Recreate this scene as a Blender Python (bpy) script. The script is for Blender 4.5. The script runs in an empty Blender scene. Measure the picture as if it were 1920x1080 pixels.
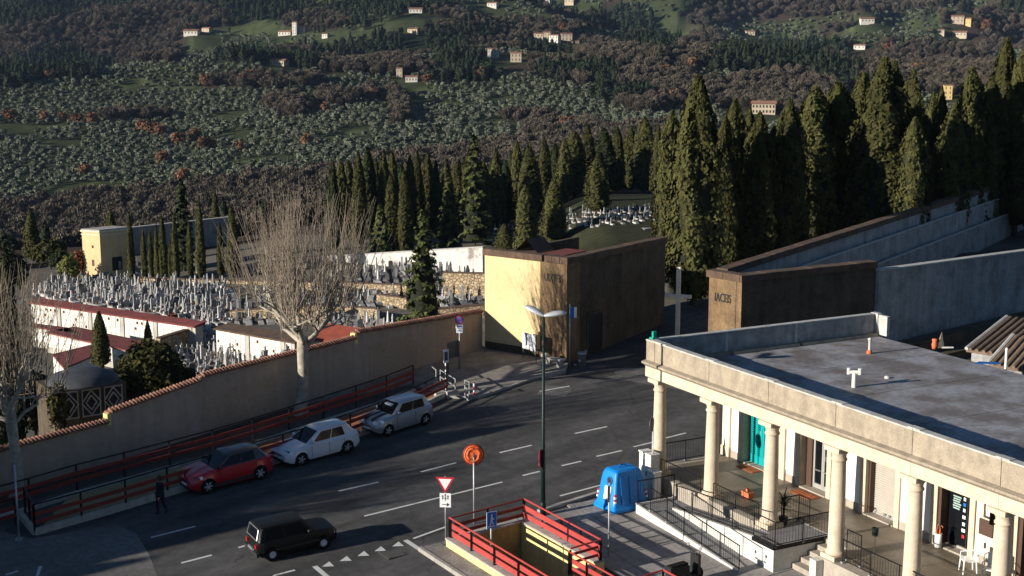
import bpy, bmesh, math, random
import numpy as np
from mathutils import Vector, Matrix
from mathutils.geometry import tessellate_polygon

random.seed(7)
rng = np.random.default_rng(7)
R = math.radians
S = bpy.context.scene
COL = S.collection

# ------------------------------------------------------------------ camera, sky, sun, exposure
CAMZ = 18.5
PITCH = R(10.02)
FPX = 2660.0
cam_d = bpy.data.cameras.new('camera')
cam_d.sensor_width = 36.0
cam_d.lens = 36.0 * FPX / 1920.0
cam_d.clip_start = 0.5
cam_d.clip_end = 20000
cam = bpy.data.objects.new('camera', cam_d)
cam.location = (0, 0, CAMZ)
cam.rotation_euler = (R(90) - PITCH, 0, 0)
COL.objects.link(cam)
S.camera = cam

SUN_AZ = 66.0      # heading the light travels to, clockwise from +Y
SUN_EL = 14.5
world = bpy.data.worlds.new('World')
S.world = world
world.use_nodes = True
wn = world.node_tree
sky = wn.nodes.new('ShaderNodeTexSky')
sky.sky_type = 'NISHITA'
sky.sun_disc = False
sky.sun_elevation = R(SUN_EL)
sky.sun_rotation = R(SUN_AZ + 180)
sky.air_density = 1.0
sky.ozone_density = 4.0
sky.dust_density = 0.0
wn.links.new(sky.outputs['Color'], wn.nodes['Background'].inputs['Color'])
wn.nodes['Background'].inputs['Strength'].default_value = 0.05

sun_d = bpy.data.lights.new('sun', 'SUN')
sun_d.energy = 5.0
sun_d.angle = R(0.5)
sun_d.color = (1.0, 0.92, 0.8)
sun = bpy.data.objects.new('sun', sun_d)
sd = Vector((math.sin(R(SUN_AZ)) * math.cos(R(SUN_EL)), math.cos(R(SUN_AZ)) * math.cos(R(SUN_EL)), -math.sin(R(SUN_EL))))
sun.rotation_euler = sd.to_track_quat('-Z', 'Y').to_euler()
sun.location = (-60, -30, 60)
COL.objects.link(sun)

S.view_settings.view_transform = 'Standard'
S.view_settings.look = 'None'
S.view_settings.gamma = 1.0
S.view_settings.exposure = 0.76
S.view_settings.use_curve_mapping = False
S.render.engine = 'CYCLES'
S.cycles.max_bounces = 5
S.cycles.diffuse_bounces = 2
S.cycles.glossy_bounces = 2
S.cycles.transparent_max_bounces = 6

# ------------------------------------------------------------------ surveying helpers
def ray(x, y):
    u = (x - 960) / FPX; v = (540 - y) / FPX
    return np.array([u, math.cos(PITCH) + v * math.sin(PITCH), -math.sin(PITCH) + v * math.cos(PITCH)])
GX, GY, GY0 = .03, .045, 55.0
def plane_z(x, y): return GX * x + GY * (y - GY0)
def at(x, y, z):
    r = ray(x, y); t = (z - CAMZ) / r[2]
    return np.array([t * r[0], t * r[1], z])
def road(x, y, dz=0.0):
    r = ray(x, y); t = (CAMZ + GY * GY0 - dz) / (GX * r[0] + GY * r[1] - r[2])
    return np.array([t * r[0], t * r[1], CAMZ + t * r[2]])
def far(x, y, D):
    r = ray(x, y); return np.array([0, 0, CAMZ]) + r * D / r[1]
def proj(p):
    p = np.asarray(p, float)
    z = p[..., 2] - CAMZ
    d = p[..., 1] * math.cos(PITCH) - z * math.sin(PITCH)
    up = p[..., 1] * math.sin(PITCH) + z * math.cos(PITCH)
    return 960 + FPX * p[..., 0] / d, 540 - FPX * up / d
def zat(q, y):
    # height over the ground point q at which the picture row is y
    lo, hi = -80.0, 120.0
    for _ in range(50):
        m = (lo + hi) / 2
        if proj(np.array([q[0], q[1], m]))[1] > y: lo = m
        else: hi = m
    return lo

# ------------------------------------------------------------------ mesh helpers
class MB:
    def __init__(s): s.v = []; s.f = []; s.m = []; s.cur = 0
    def poly(s, pts):
        n = len(s.v); s.v += [tuple(float(c) for c in p) for p in pts]
        s.f.append(tuple(range(n, n + len(pts)))); s.m.append(s.cur); return s
    def box(s, x0, x1, y0, y1, z0, z1, M=None):
        n = len(s.v)
        P = [(x0,y0,z0),(x1,y0,z0),(x1,y1,z0),(x0,y1,z0),(x0,y0,z1),(x1,y0,z1),(x1,y1,z1),(x0,y1,z1)]
        if M is not None: P = [tuple(M @ Vector(p)) for p in P]
        s.v += P
        for q in ((0,3,2,1),(4,5,6,7),(0,1,5,4),(1,2,6,5),(2,3,7,6),(3,0,4,7)):
            s.f.append(tuple(n + i for i in q)); s.m.append(s.cur)
        return s
    def prism(s, poly, z0, z1):
        # poly counter-clockwise list of (x,y); z0,z1 numbers or functions of (x,y)
        f0 = z0 if callable(z0) else (lambda x, y: z0)
        f1 = z1 if callable(z1) else (lambda x, y: z1)
        n = len(s.v); k = len(poly)
        s.v += [(float(x), float(y), float(f0(x, y))) for x, y in poly] + [(float(x), float(y), float(f1(x, y))) for x, y in poly]
        s.f.append(tuple(n + k + i for i in range(k))); s.f.append(tuple(n + i for i in reversed(range(k))))
        for i in range(k):
            j = (i + 1) % k; s.f.append((n + i, n + j, n + k + j, n + k + i))
        s.m += [s.cur] * (k + 2)
        return s
    def beam(s, a, b, w, h, up=(0, 0, 1)):
        # box of width w (sideways) and height h (along up) running from a to b, centred on the line
        a = Vector(a); b = Vector(b); d = (b - a); u = Vector(up)
        side = d.cross(u)
        if side.length < 1e-6: side = Vector((1, 0, 0))
        side.normalize(); u2 = side.cross(d).normalized()
        n = len(s.v)
        for p in (a, b):
            for (i, j) in ((-1,-1),(1,-1),(1,1),(-1,1)):
                s.v.append(tuple(p + side * (i * w / 2) + u2 * (j * h / 2)))
        for q in ((0,3,2,1),(4,5,6,7),(0,1,5,4),(1,2,6,5),(2,3,7,6),(3,0,4,7)):
            s.f.append(tuple(n + i for i in q)); s.m.append(s.cur)
        return s
    def tube(s, pts, rad, n=8, cap=True):
        pts = [Vector(p) for p in pts]
        if not hasattr(rad, '__len__'): rad = [rad] * len(pts)
        base = len(s.v); prev = None
        for i, p in enumerate(pts):
            d = (pts[min(i + 1, len(pts) - 1)] - pts[max(i - 1, 0)])
            if d.length < 1e-9: d = Vector((0, 0, 1))
            d.normalize()
            if prev is None:
                a = Vector((1, 0, 0)) if abs(d.x) < .8 else Vector((0, 1, 0))
                u = d.cross(a).normalized()
            else:
                u = (prev - d * prev.dot(d)).normalized()
            prev = u; w = d.cross(u)
            for k in range(n):
                t = 2 * math.pi * k / n
                s.v.append(tuple(p + (u * math.cos(t) + w * math.sin(t)) * rad[i]))
        for i in range(len(pts) - 1):
            for k in range(n):
                a = base + i * n + k; b = base + i * n + (k + 1) % n
                s.f.append((a, b, b + n, a + n)); s.m.append(s.cur)
        if cap and n > 2:
            s.f.append(tuple(base + k for k in reversed(range(n)))); s.m.append(s.cur)
            e = base + (len(pts) - 1) * n
            s.f.append(tuple(e + k for k in range(n))); s.m.append(s.cur)
        return s
    def lathe(s, prof, n=16, c=(0, 0, 0), M=None, cap=True):
        base = len(s.v)
        for (r, z) in prof:
            for k in range(n):
                t = 2 * math.pi * k / n
                p = Vector((c[0] + r * math.cos(t), c[1] + r * math.sin(t), c[2] + z))
                s.v.append(tuple(M @ p) if M is not None else tuple(p))
        for i in range(len(prof) - 1):
            for k in range(n):
                a = base + i * n + k; b = base + i * n + (k + 1) % n
                s.f.append((a, b, b + n, a + n)); s.m.append(s.cur)
        if not cap: return s
        s.f.append(tuple(base + k for k in reversed(range(n)))); s.m.append(s.cur)
        e = base + (len(prof) - 1) * n
        s.f.append(tuple(e + k for k in range(n))); s.m.append(s.cur)
        return s
    def tris(s, V, F):
        n = len(s.v); s.v += [tuple(p) for p in V]
        s.f += [tuple(int(n + i) for i in f) for f in F]; s.m += [s.cur] * len(F); return s
    def mesh(s, name, mats, smooth=False):
        me = bpy.data.meshes.new(name)
        me.from_pydata(s.v, [], s.f)
        if not isinstance(mats, (list, tuple)): mats = [mats]
        for m in mats: me.materials.append(m)
        if len(mats) > 1: me.polygons.foreach_set('material_index', s.m)
        if smooth: me.polygons.foreach_set('use_smooth', [True] * len(me.polygons))
        me.update()
        return me
    def build(s, name, mats, parent=None, smooth=False):
        return link(name, s.mesh(name, mats, smooth), parent)

def link(name, me, parent=None, loc=(0, 0, 0), rz=0.0, sc=None):
    o = bpy.data.objects.new(name, me); COL.objects.link(o)
    if parent is not None: o.parent = parent
    o.location = tuple(float(c) for c in loc); o.rotation_euler = (0, 0, rz)
    if sc is not None: o.scale = sc if hasattr(sc, '__len__') else (sc, sc, sc)
    return o
def tag(o, label=None, cat=None, group=None, kind=None):
    if label: o['label'] = label
    if cat: o['category'] = cat
    if group: o['group'] = group
    if kind: o['kind'] = kind
    return o
def thing(name, label, cat, loc=(0, 0, 0), rz=0.0, group=None, sc=None):
    o = link(name, None, None, loc, rz, sc)
    o.empty_display_size = .3
    return tag(o, label, cat, group)
def struct(o): o['kind'] = 'structure'; return o
def arr_mesh(name, V, F, mat, smooth=False):
    # fast mesh from numpy arrays, all faces with the same corner count
    V = np.asarray(V, np.float32); F = np.asarray(F, np.int32)
    me = bpy.data.meshes.new(name); k = F.shape[1]
    me.vertices.add(len(V)); me.vertices.foreach_set('co', V.ravel())
    me.loops.add(F.size); me.loops.foreach_set('vertex_index', F.ravel())
    me.polygons.add(len(F)); me.polygons.foreach_set('loop_start', np.arange(0, F.size, k, dtype=np.int32))
    try: me.polygons.foreach_set('loop_total', np.full(len(F), k, np.int32))
    except Exception: pass
    if smooth: me.polygons.foreach_set('use_smooth', np.ones(len(F), bool))
    if mat is not None:
        for m in (mat if isinstance(mat, (list, tuple)) else [mat]): me.materials.append(m)
    me.update(calc_edges=True); me.validate()
    return me

# ------------------------------------------------------------------ materials
def mat(name, col, rough=.85, var=.25, scale=2.0, col2=None, fine=.12, bump=0.0, bscale=30.0, metal=0.0, spec=.3,
        coat=0.0, rand=0.0, streak=0.0, local=False, thresh=None):
    m = bpy.data.materials.new(name); m.use_nodes = True
    nt = m.node_tree; N = nt.nodes; L = nt.links
    b = N['Principled BSDF']
    b.inputs['Roughness'].default_value = rough; b.inputs['Metallic'].default_value = metal
    b.inputs['Specular IOR Level'].default_value = spec
    if coat: b.inputs['Coat Weight'].default_value = coat; b.inputs['Coat Roughness'].default_value = .05
    if local:
        tc = N.new('ShaderNodeTexCoord'); vec = tc.outputs['Object']
    else:
        g = N.new('ShaderNodeNewGeometry'); vec = g.outputs['Position']
    n1 = N.new('ShaderNodeTexNoise'); n1.inputs['Scale'].default_value = scale; n1.inputs['Detail'].default_value = 6
    n1.inputs['Roughness'].default_value = .62
    L.new(vec, n1.inputs['Vector'])
    c2 = col2 if col2 is not None else tuple(c * (1 - var) for c in col)
    c1 = col if col2 is not None else tuple(min(1, c * (1 + var)) for c in col)
    rp = N.new('ShaderNodeValToRGB')
    lo, hi = thresh if thresh else (.3, .7)
    rp.color_ramp.elements[0].position = lo; rp.color_ramp.elements[1].position = hi
    rp.color_ramp.elements[0].color = (*c2, 1); rp.color_ramp.elements[1].color = (*c1, 1)
    L.new(n1.outputs['Fac'], rp.inputs['Fac'])
    out = rp.outputs['Color']
    def mul(out, fac_out, a0, a1, amount=1.0):
        mr = N.new('ShaderNodeMapRange'); mr.inputs['From Min'].default_value = .25; mr.inputs['From Max'].default_value = .75
        mr.inputs['To Min'].default_value = a0; mr.inputs['To Max'].default_value = a1
        L.new(fac_out, mr.inputs['Value'])
        mx = N.new('ShaderNodeVectorMath'); mx.operation = 'SCALE'
        L.new(out, mx.inputs[0]); L.new(mr.outputs['Result'], mx.inputs['Scale'])
        return mx.outputs['Vector']
    if fine:
        n2 = N.new('ShaderNodeTexNoise'); n2.inputs['Scale'].default_value = scale * 9; n2.inputs['Detail'].default_value = 3
        L.new(vec, n2.inputs['Vector']); out = mul(out, n2.outputs['Fac'], 1 - fine, 1 + fine)
    if streak:
        mp = N.new('ShaderNodeMapping'); mp.inputs['Scale'].default_value = (2.2, 2.2, .16)
        L.new(vec, mp.inputs['Vector'])
        n3 = N.new('ShaderNodeTexNoise'); n3.inputs['Scale'].default_value = 1.3; n3.inputs['Detail'].default_value = 5
        L.new(mp.outputs['Vector'], n3.inputs['Vector']); out = mul(out, n3.outputs['Fac'], 1 - streak, 1 + streak * .6)
    if rand:
        oi = N.new('ShaderNodeObjectInfo')
        mr = N.new('ShaderNodeMapRange'); mr.inputs['To Min'].default_value = 1 - rand; mr.inputs['To Max'].default_value = 1 + rand
        L.new(oi.outputs['Random'], mr.inputs['Value'])
        mx = N.new('ShaderNodeVectorMath'); mx.operation = 'SCALE'
        L.new(out, mx.inputs[0]); L.new(mr.outputs['Result'], mx.inputs['Scale']); out = mx.outputs['Vector']
    L.new(out, b.inputs['Base Color'])
    if bump:
        nb = N.new('ShaderNodeTexNoise'); nb.inputs['Scale'].default_value = bscale; nb.inputs['Detail'].default_value = 4
        L.new(vec, nb.inputs['Vector'])
        bp = N.new('ShaderNodeBump'); bp.inputs['Strength'].default_value = bump; bp.inputs['Distance'].default_value = .03
        L.new(nb.outputs['Fac'], bp.inputs['Height']); L.new(bp.outputs['Normal'], b.inputs['Normal'])
    return m
def plain(name, col, rough=.5, metal=0.0, spec=.4, coat=0.0, rand=0.0):
    return mat(name, col, rough, var=.06, scale=4, fine=.05, metal=metal, spec=spec, coat=coat, rand=rand)
def glass(name, col=(.006, .007, .009), rough=.08):
    m = bpy.data.materials.new(name); m.use_nodes = True
    b = m.node_tree.nodes['Principled BSDF']
    b.inputs['Base Color'].default_value = (*col, 1); b.inputs['Roughness'].default_value = rough
    b.inputs['Specular IOR Level'].default_value = .25
    return m
def stone_mat(name, c1, c2, cm, scale):
    # rubble masonry: voronoi stones with darker joints
    m = bpy.data.materials.new(name); m.use_nodes = True
    nt = m.node_tree; N = nt.nodes; L = nt.links; b = N['Principled BSDF']; b.inputs['Roughness'].default_value = .95
    b.inputs['Specular IOR Level'].default_value = .1
    g = N.new('ShaderNodeNewGeometry')
    mp = N.new('ShaderNodeMapping'); mp.inputs['Scale'].default_value = (1, 1, 1.5); L.new(g.outputs['Position'], mp.inputs['Vector'])
    v = N.new('ShaderNodeTexVoronoi'); v.inputs['Scale'].default_value = scale; L.new(mp.outputs['Vector'], v.inputs['Vector'])
    v2 = N.new('ShaderNodeTexVoronoi'); v2.feature = 'DISTANCE_TO_EDGE'; v2.inputs['Scale'].default_value = scale; L.new(mp.outputs['Vector'], v2.inputs['Vector'])
    sp = N.new('ShaderNodeSeparateColor'); L.new(v.outputs['Color'], sp.inputs['Color'])
    mx = N.new('ShaderNodeMix'); mx.data_type = 'RGBA'; mx.inputs['A'].default_value = (*c1, 1); mx.inputs['B'].default_value = (*c2, 1)
    L.new(sp.outputs['Red'], mx.inputs['Factor'])
    mr = N.new('ShaderNodeMapRange'); mr.inputs['From Max'].default_value = .12; L.new(v2.outputs['Distance'], mr.inputs['Value'])
    m2 = N.new('ShaderNodeMix'); m2.data_type = 'RGBA'; m2.inputs['A'].default_value = (*cm, 1)
    L.new(mr.outputs['Result'], m2.inputs['Factor']); L.new(mx.outputs['Result'], m2.inputs['B']); L.new(m2.outputs['Result'], b.inputs['Base Color'])
    bp = N.new('ShaderNodeBump'); bp.inputs['Strength'].default_value = .8; bp.inputs['Distance'].default_value = .06
    L.new(mr.outputs['Result'], bp.inputs['Height']); L.new(bp.outputs['Normal'], b.inputs['Normal'])
    return m

M = {}
M['asphalt'] = mat('asphalt', (.052, .05, .05), .9, .3, .35, fine=.25, bump=.25, bscale=60, spec=.25)
def road_mat(name, col, az_deg):
    m = mat(name, col, .85, .28, .3, fine=.25, bump=.25, bscale=60, spec=.25); nt = m.node_tree; N = nt.nodes; L = nt.links; b = N['Principled BSDF']
    src = b.inputs['Base Color'].links[0].from_socket; g = N.new('ShaderNodeNewGeometry')
    rt = N.new('ShaderNodeMapping'); rt.inputs['Rotation'].default_value = (0, 0, R(az_deg)); L.new(g.outputs['Position'], rt.inputs['Vector'])
    sc = N.new('ShaderNodeMapping'); sc.inputs['Scale'].default_value = (.05, .75, 1); L.new(rt.outputs['Vector'], sc.inputs['Vector'])
    n = N.new('ShaderNodeTexNoise'); n.inputs['Scale'].default_value = 1.0; n.inputs['Detail'].default_value = 3; L.new(sc.outputs['Vector'], n.inputs['Vector'])
    mr = N.new('ShaderNodeMapRange'); mr.inputs['From Min'].default_value = .35; mr.inputs['From Max'].default_value = .65; mr.inputs['To Min'].default_value = .72; mr.inputs['To Max'].default_value = 1.3; L.new(n.outputs['Fac'], mr.inputs['Value'])
    v = N.new('ShaderNodeTexVoronoi'); v.feature = 'DISTANCE_TO_EDGE'; v.inputs['Scale'].default_value = .16
    wv = N.new('ShaderNodeTexNoise'); wv.inputs['Scale'].default_value = .9; wv.inputs['Detail'].default_value = 4; L.new(g.outputs['Position'], wv.inputs['Vector'])
    ad = N.new('ShaderNodeVectorMath'); ad.operation = 'MULTIPLY_ADD'; ad.inputs[1].default_value = (1.6, 1.6, 0); L.new(wv.outputs['Color'], ad.inputs[0]); L.new(g.outputs['Position'], ad.inputs[2]); L.new(ad.outputs['Vector'], v.inputs['Vector'])
    cr = N.new('ShaderNodeMapRange'); cr.inputs['From Max'].default_value = .006; cr.inputs['To Min'].default_value = .55; L.new(v.outputs['Distance'], cr.inputs['Value'])
    mu = N.new('ShaderNodeMath'); mu.operation = 'MULTIPLY'; L.new(mr.outputs['Result'], mu.inputs[0]); L.new(cr.outputs['Result'], mu.inputs[1])
    mx = N.new('ShaderNodeVectorMath'); mx.operation = 'SCALE'; L.new(src, mx.inputs[0]); L.new(mu.outputs['Value'], mx.inputs['Scale']); L.new(mx.outputs['Vector'], b.inputs['Base Color'])
    return m
M['asphalt'] = road_mat('asphalt', (.068, .066, .066), -42)
M['asphalt_pale'] = mat('asphalt_pale', (.13, .125, .12), .9, .22, .5, fine=.25, bump=.2, bscale=60, spec=.2)
M['paving'] = mat('paving', (.24, .225, .215), .9, .3, .8, fine=.2, bump=.2, rand=.12)
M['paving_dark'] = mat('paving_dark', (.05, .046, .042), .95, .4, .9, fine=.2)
M['road_paint'] = mat('road_paint', (.55, .55, .53), .8, .3, 3, col2=(.25, .25, .24), thresh=(.25, .45))
M['kerb'] = mat('kerb', (.3, .285, .26), .9, .2, 1.5, bump=.2)
M['concrete'] = mat('concrete', (.36, .34, .31), .9, .2, 1.2, bump=.2, streak=.2)
M['travertine'] = mat('travertine', (.55, .46, .345), .85, .14, 2.2, fine=.12, bump=.25, bscale=22)
M['parapet'] = mat('parapet', (.385, .325, .245), .92, .3, 2.4, col2=(.25, .21, .16), fine=.2, bump=.3, bscale=25, streak=.18)
M['parapet_in'] = mat('parapet_in', (.3, .29, .28), .92, .35, 1.6, fine=.2, bump=.3, bscale=25, streak=.25)
M['coping'] = mat('coping', (.44, .43, .4), .9, .25, 3, bump=.2)
M['roof_felt'] = mat('roof_felt', (.3, .3, .315), .65, .3, .55, col2=(.16, .14, .13), fine=.22, thresh=(.42, .6), bump=.15, bscale=40)
M['stucco_white'] = mat('stucco_white', (.78, .76, .72), .9, .05, 1.0, fine=.04)
M['stucco_cream'] = mat('stucco_cream', (.72, .66, .47), .9, .08, 1.0)
M['terrace_floor'] = mat('terrace_floor', (.155, .13, .098), .5, .35, .9, fine=.15, spec=.45)
M['step_stone'] = mat('step_stone', (.34, .3, .25), .9, .2, 2)
M['white_wall'] = mat('white_wall', (.6, .58, .53), .9, .12, 1.2, streak=.12)
M['deck'] = mat('deck', (.2, .2, .205), .8, .2, 2)
M['iron'] = plain('iron', (.014, .014, .016), .5, .6)
M['iron_grey'] = plain('iron_grey', (.09, .095, .1), .45, .6)
M['steel'] = plain('steel', (.45, .45, .46), .4, .8)
M['galv'] = mat('galv', (.36, .37, .38), .5, .2, 5, metal=.5)
M['teal'] = plain('teal', (.0, .3, .3), .45)
M['glass'] = glass('glass')
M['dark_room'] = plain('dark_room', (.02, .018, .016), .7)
M['brown_frame'] = plain('brown_frame', (.075, .04, .028), .6)
M['alu'] = plain('alu', (.42, .41, .39), .4, .3)
M['shutter'] = plain('shutter', (.42, .39, .34), .5, .2)
M['mat_red'] = mat('mat_red', (.28, .09, .035), .95, .3, 6)
M['yellow_wall'] = mat('yellow_wall', (.66, .49, .265), .92, .12, .45, fine=.06, streak=.1)
M['pier_stone'] = mat('pier_stone', (.23, .15, .08), .95, .35, .8, col2=(.12, .08, .045), fine=.25, streak=.3, bump=.4, bscale=18)
M['dark_shade_stone'] = mat('dark_shade_stone', (.085, .066, .045), .95, .35, .8, fine=.25, streak=.3, bump=.4, bscale=18)  # pier stone darkened: shade of sides turned from the sun put into colour
M['cap_stone'] = mat('cap_stone', (.1, .065, .045), .95, .35, 1.6, fine=.25, bump=.4, bscale=18)
M['grey_render'] = mat('grey_render', (.3, .3, .3), .95, .35, .7, col2=(.17, .165, .165), fine=.2, streak=.25, bump=.3, bscale=14, thresh=(.3, .55))
M['ledge'] = mat('ledge', (.3, .3, .3), .95, .3, 1.0, streak=.25)
M['wall_render'] = mat('wall_render', (.38, .305, .24), .93, .15, .3, fine=.08, streak=.14)
M['tile'] = mat('tile', (.23, .115, .08), .9, .3, 3, rand=.3, bump=.2)
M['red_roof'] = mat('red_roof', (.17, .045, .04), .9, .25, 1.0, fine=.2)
M['red_roof_lit'] = mat('red_roof_lit', (.26, .06, .035), .9, .25, 1.0)  # brighter copy of the roof red, sunlight put into its colour
M['rail_red'] = mat('rail_red', (.36, .05, .045), .55, .15, 2, fine=.1)
M['rail_brown'] = mat('rail_brown', (.2, .035, .025), .7, .2, 2)
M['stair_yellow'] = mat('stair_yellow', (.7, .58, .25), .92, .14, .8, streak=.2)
M['stair_shaded'] = mat('stair_shaded', (.36, .24, .1), .92, .14, .8, streak=.2)  # stair yellow darkened, shade of the inner walls put into the colour
M['path_red'] = mat('path_red', (.26, .105, .05), .9, .25, .5)
M['path_shaded'] = mat('path_shaded', (.24, .195, .1), .9, .25, .5)  # same path surface, its tint in shade put into the colour
M['soil'] = mat('soil', (.11, .08, .055), 1, .4, 1)
M['gravel'] = mat('gravel', (.2, .185, .17), 1, .35, 1.2, fine=.3)
M['marble'] = mat('marble', (.5, .49, .47), .7, .3, .6, col2=(.2, .195, .19), fine=.15, rand=.35)
M['granite'] = mat('granite', (.12, .12, .125), .6, .3, .8, rand=.4)
M['niche_white'] = mat('niche_white', (.68, .655, .6), .75, .12, .8, rand=.14)
M['niche_frame'] = mat('niche_frame', (.4, .375, .33), .9, .2, 1)
M['rubble'] = stone_mat('rubble', (.5, .4, .26), (.3, .225, .14), (.13, .1, .07), 2.4)
M['white_render'] = mat('white_render', (.62, .6, .56), .95, .3, .3, col2=(.26, .23, .2), thresh=(.42, .5), streak=.2)
M['blue_plastic'] = plain('blue_plastic', (.003, .2, .6), .45, spec=.4)
M['blue_dark'] = plain('blue_dark', (.004, .11, .36), .5)
M['black'] = plain('black', (.01, .01, .011), .6)
M['rubber'] = plain('rubber', (.012, .012, .012), .85, spec=.1)
M['white_plastic'] = plain('white_plastic', (.78, .78, .76), .45)
M['white_box'] = mat('white_box', (.62, .61, .57), .6, .1, 2)
M['orange'] = mat('orange', (.72, .14, .04), .6, .15, 6)
M['sign_red'] = plain('sign_red', (.45, .02, .03), .5)
M['sign_blue'] = plain('sign_blue', (.01, .13, .5), .5)
M['sign_white'] = plain('sign_white', (.72, .73, .75), .5)
M['green_dark'] = plain('green_dark', (.006, .02, .018), .5, .3)
M['lamp_grey'] = plain('lamp_grey', (.5, .52, .54), .4, .3)
M['terracotta'] = mat('terracotta', (.5, .14, .06), .85, .2, 6)
M['marble_cross'] = mat('marble_cross', (.66, .58, .48), .85, .12, 1.5)
M['green_light'] = plain('green_light', (.01, .32, .2), .4)
M['cloth'] = mat('cloth', (.014, .014, .018), .95, .3, 8)
M['skin'] = plain('skin', (.38, .22, .15), .6)
M['hair'] = plain('hair', (.03, .02, .014), .8)
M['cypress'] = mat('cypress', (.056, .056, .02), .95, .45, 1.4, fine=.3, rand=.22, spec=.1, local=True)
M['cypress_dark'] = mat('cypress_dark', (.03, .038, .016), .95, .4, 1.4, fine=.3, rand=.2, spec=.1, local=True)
M['conifer'] = mat('conifer', (.06, .07, .024), .95, .4, 1.0, fine=.3, rand=.15, spec=.1, local=True)
M['core'] = plain('core', (.014, .016, .008), 1)  # dark surface inside crowns, added to block light
M['yew'] = mat('yew', (.045, .045, .014), .9, .5, 1.2, fine=.3, spec=.1)
M['leaf_green'] = mat('leaf_green', (.13, .14, .03), .85, .4, 1.6, fine=.3)
M['ivy'] = mat('ivy', (.2, .06, .025), .9, .4, 1.6)
M['palm'] = mat('palm', (.06, .075, .03), .7, .3, 4)
M['bark'] = mat('bark', (.46, .41, .34), .95, .3, 3.2, col2=(.2, .18, .14), fine=.25, bump=.4, bscale=12)
M['bark_dark'] = mat('bark_dark', (.07, .055, .042), .95, .3, 1.6)
M['shoot'] = mat('shoot', (.25, .205, .155), .9, .25, 1.0, spec=.2)
M['olive'] = mat('olive', (.13, .145, .1), .95, .3, .5, rand=.3, spec=.1, local=True)
M['bare'] = mat('bare', (.1, .084, .064), 1, .3, .3, rand=.35, spec=.05, local=True)
M['oak_orange'] = mat('oak_orange', (.17, .085, .045), 1, .35, .5, rand=.3, spec=.05, local=True)
M['evergreen'] = mat('evergreen', (.026, .036, .02), 1, .35, .5, rand=.3, spec=.05, local=True)
M['house_cream'] = mat('house_cream', (.46, .38, .28), .9, .1, .3, rand=.2)
M['house_white'] = mat('house_white', (.56, .53, .47), .9, .08, .3)
M['house_roof'] = mat('house_roof', (.24, .12, .08), .9, .2, .5, rand=.2)
# ------------------------------------------------------------------ terrain
def _hash(ix, iy, s):
    h = (ix.astype(np.int64) * 374761393 + iy.astype(np.int64) * 668265263 + s * 974634777) & 0x7fffffff
    h = ((h ^ (h >> 13)) * 1274126177) & 0x7fffffff
    return ((h ^ (h >> 16)) & 0xffff) / 65535.0
def vnoise(x, y, s=0):
    x = np.asarray(x, float); y = np.asarray(y, float)
    ix = np.floor(x); iy = np.floor(y); fx = x - ix; fy = y - iy
    fx = fx * fx * fx * (fx * (fx * 6 - 15) + 10); fy = fy * fy * fy * (fy * (fy * 6 - 15) + 10)
    a = _hash(ix, iy, s); b = _hash(ix + 1, iy, s); c = _hash(ix, iy + 1, s); d = _hash(ix + 1, iy + 1, s)
    return (a + (b - a) * fx) * (1 - fy) + (c + (d - c) * fx) * fy - .5
def fbm(x, y, s=0, o=4):
    t = 0; a = 1.0
    for i in range(o):
        t = t + a * vnoise(x * 2 ** i + 17.3 * i, y * 2 ** i - 9.1 * i, s + i); a *= .5
    return t
def sstep(a, b, x):
    t = np.clip((x - a) / (b - a), 0, 1); return t * t * (3 - 2 * t)

WA = np.array([-21.23, 57.65]); WB = np.array([-1.67, 78.86])          # cemetery boundary wall, foot line
WD = (WB - WA) / np.linalg.norm(WB - WA); WN = np.array([-WD[1], WD[0]])  # WN points into the cemetery
GC = np.array([2.99, 75.33]); GD = np.array([.602, .799]); GN = np.array([-.799, .602])   # gatehouse corner, depth, left
PO = np.array([-2.45, 50.3]); PE1 = np.array([.54, -.842]); PE2 = np.array([.842, .54])   # underpass stair axes

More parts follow.
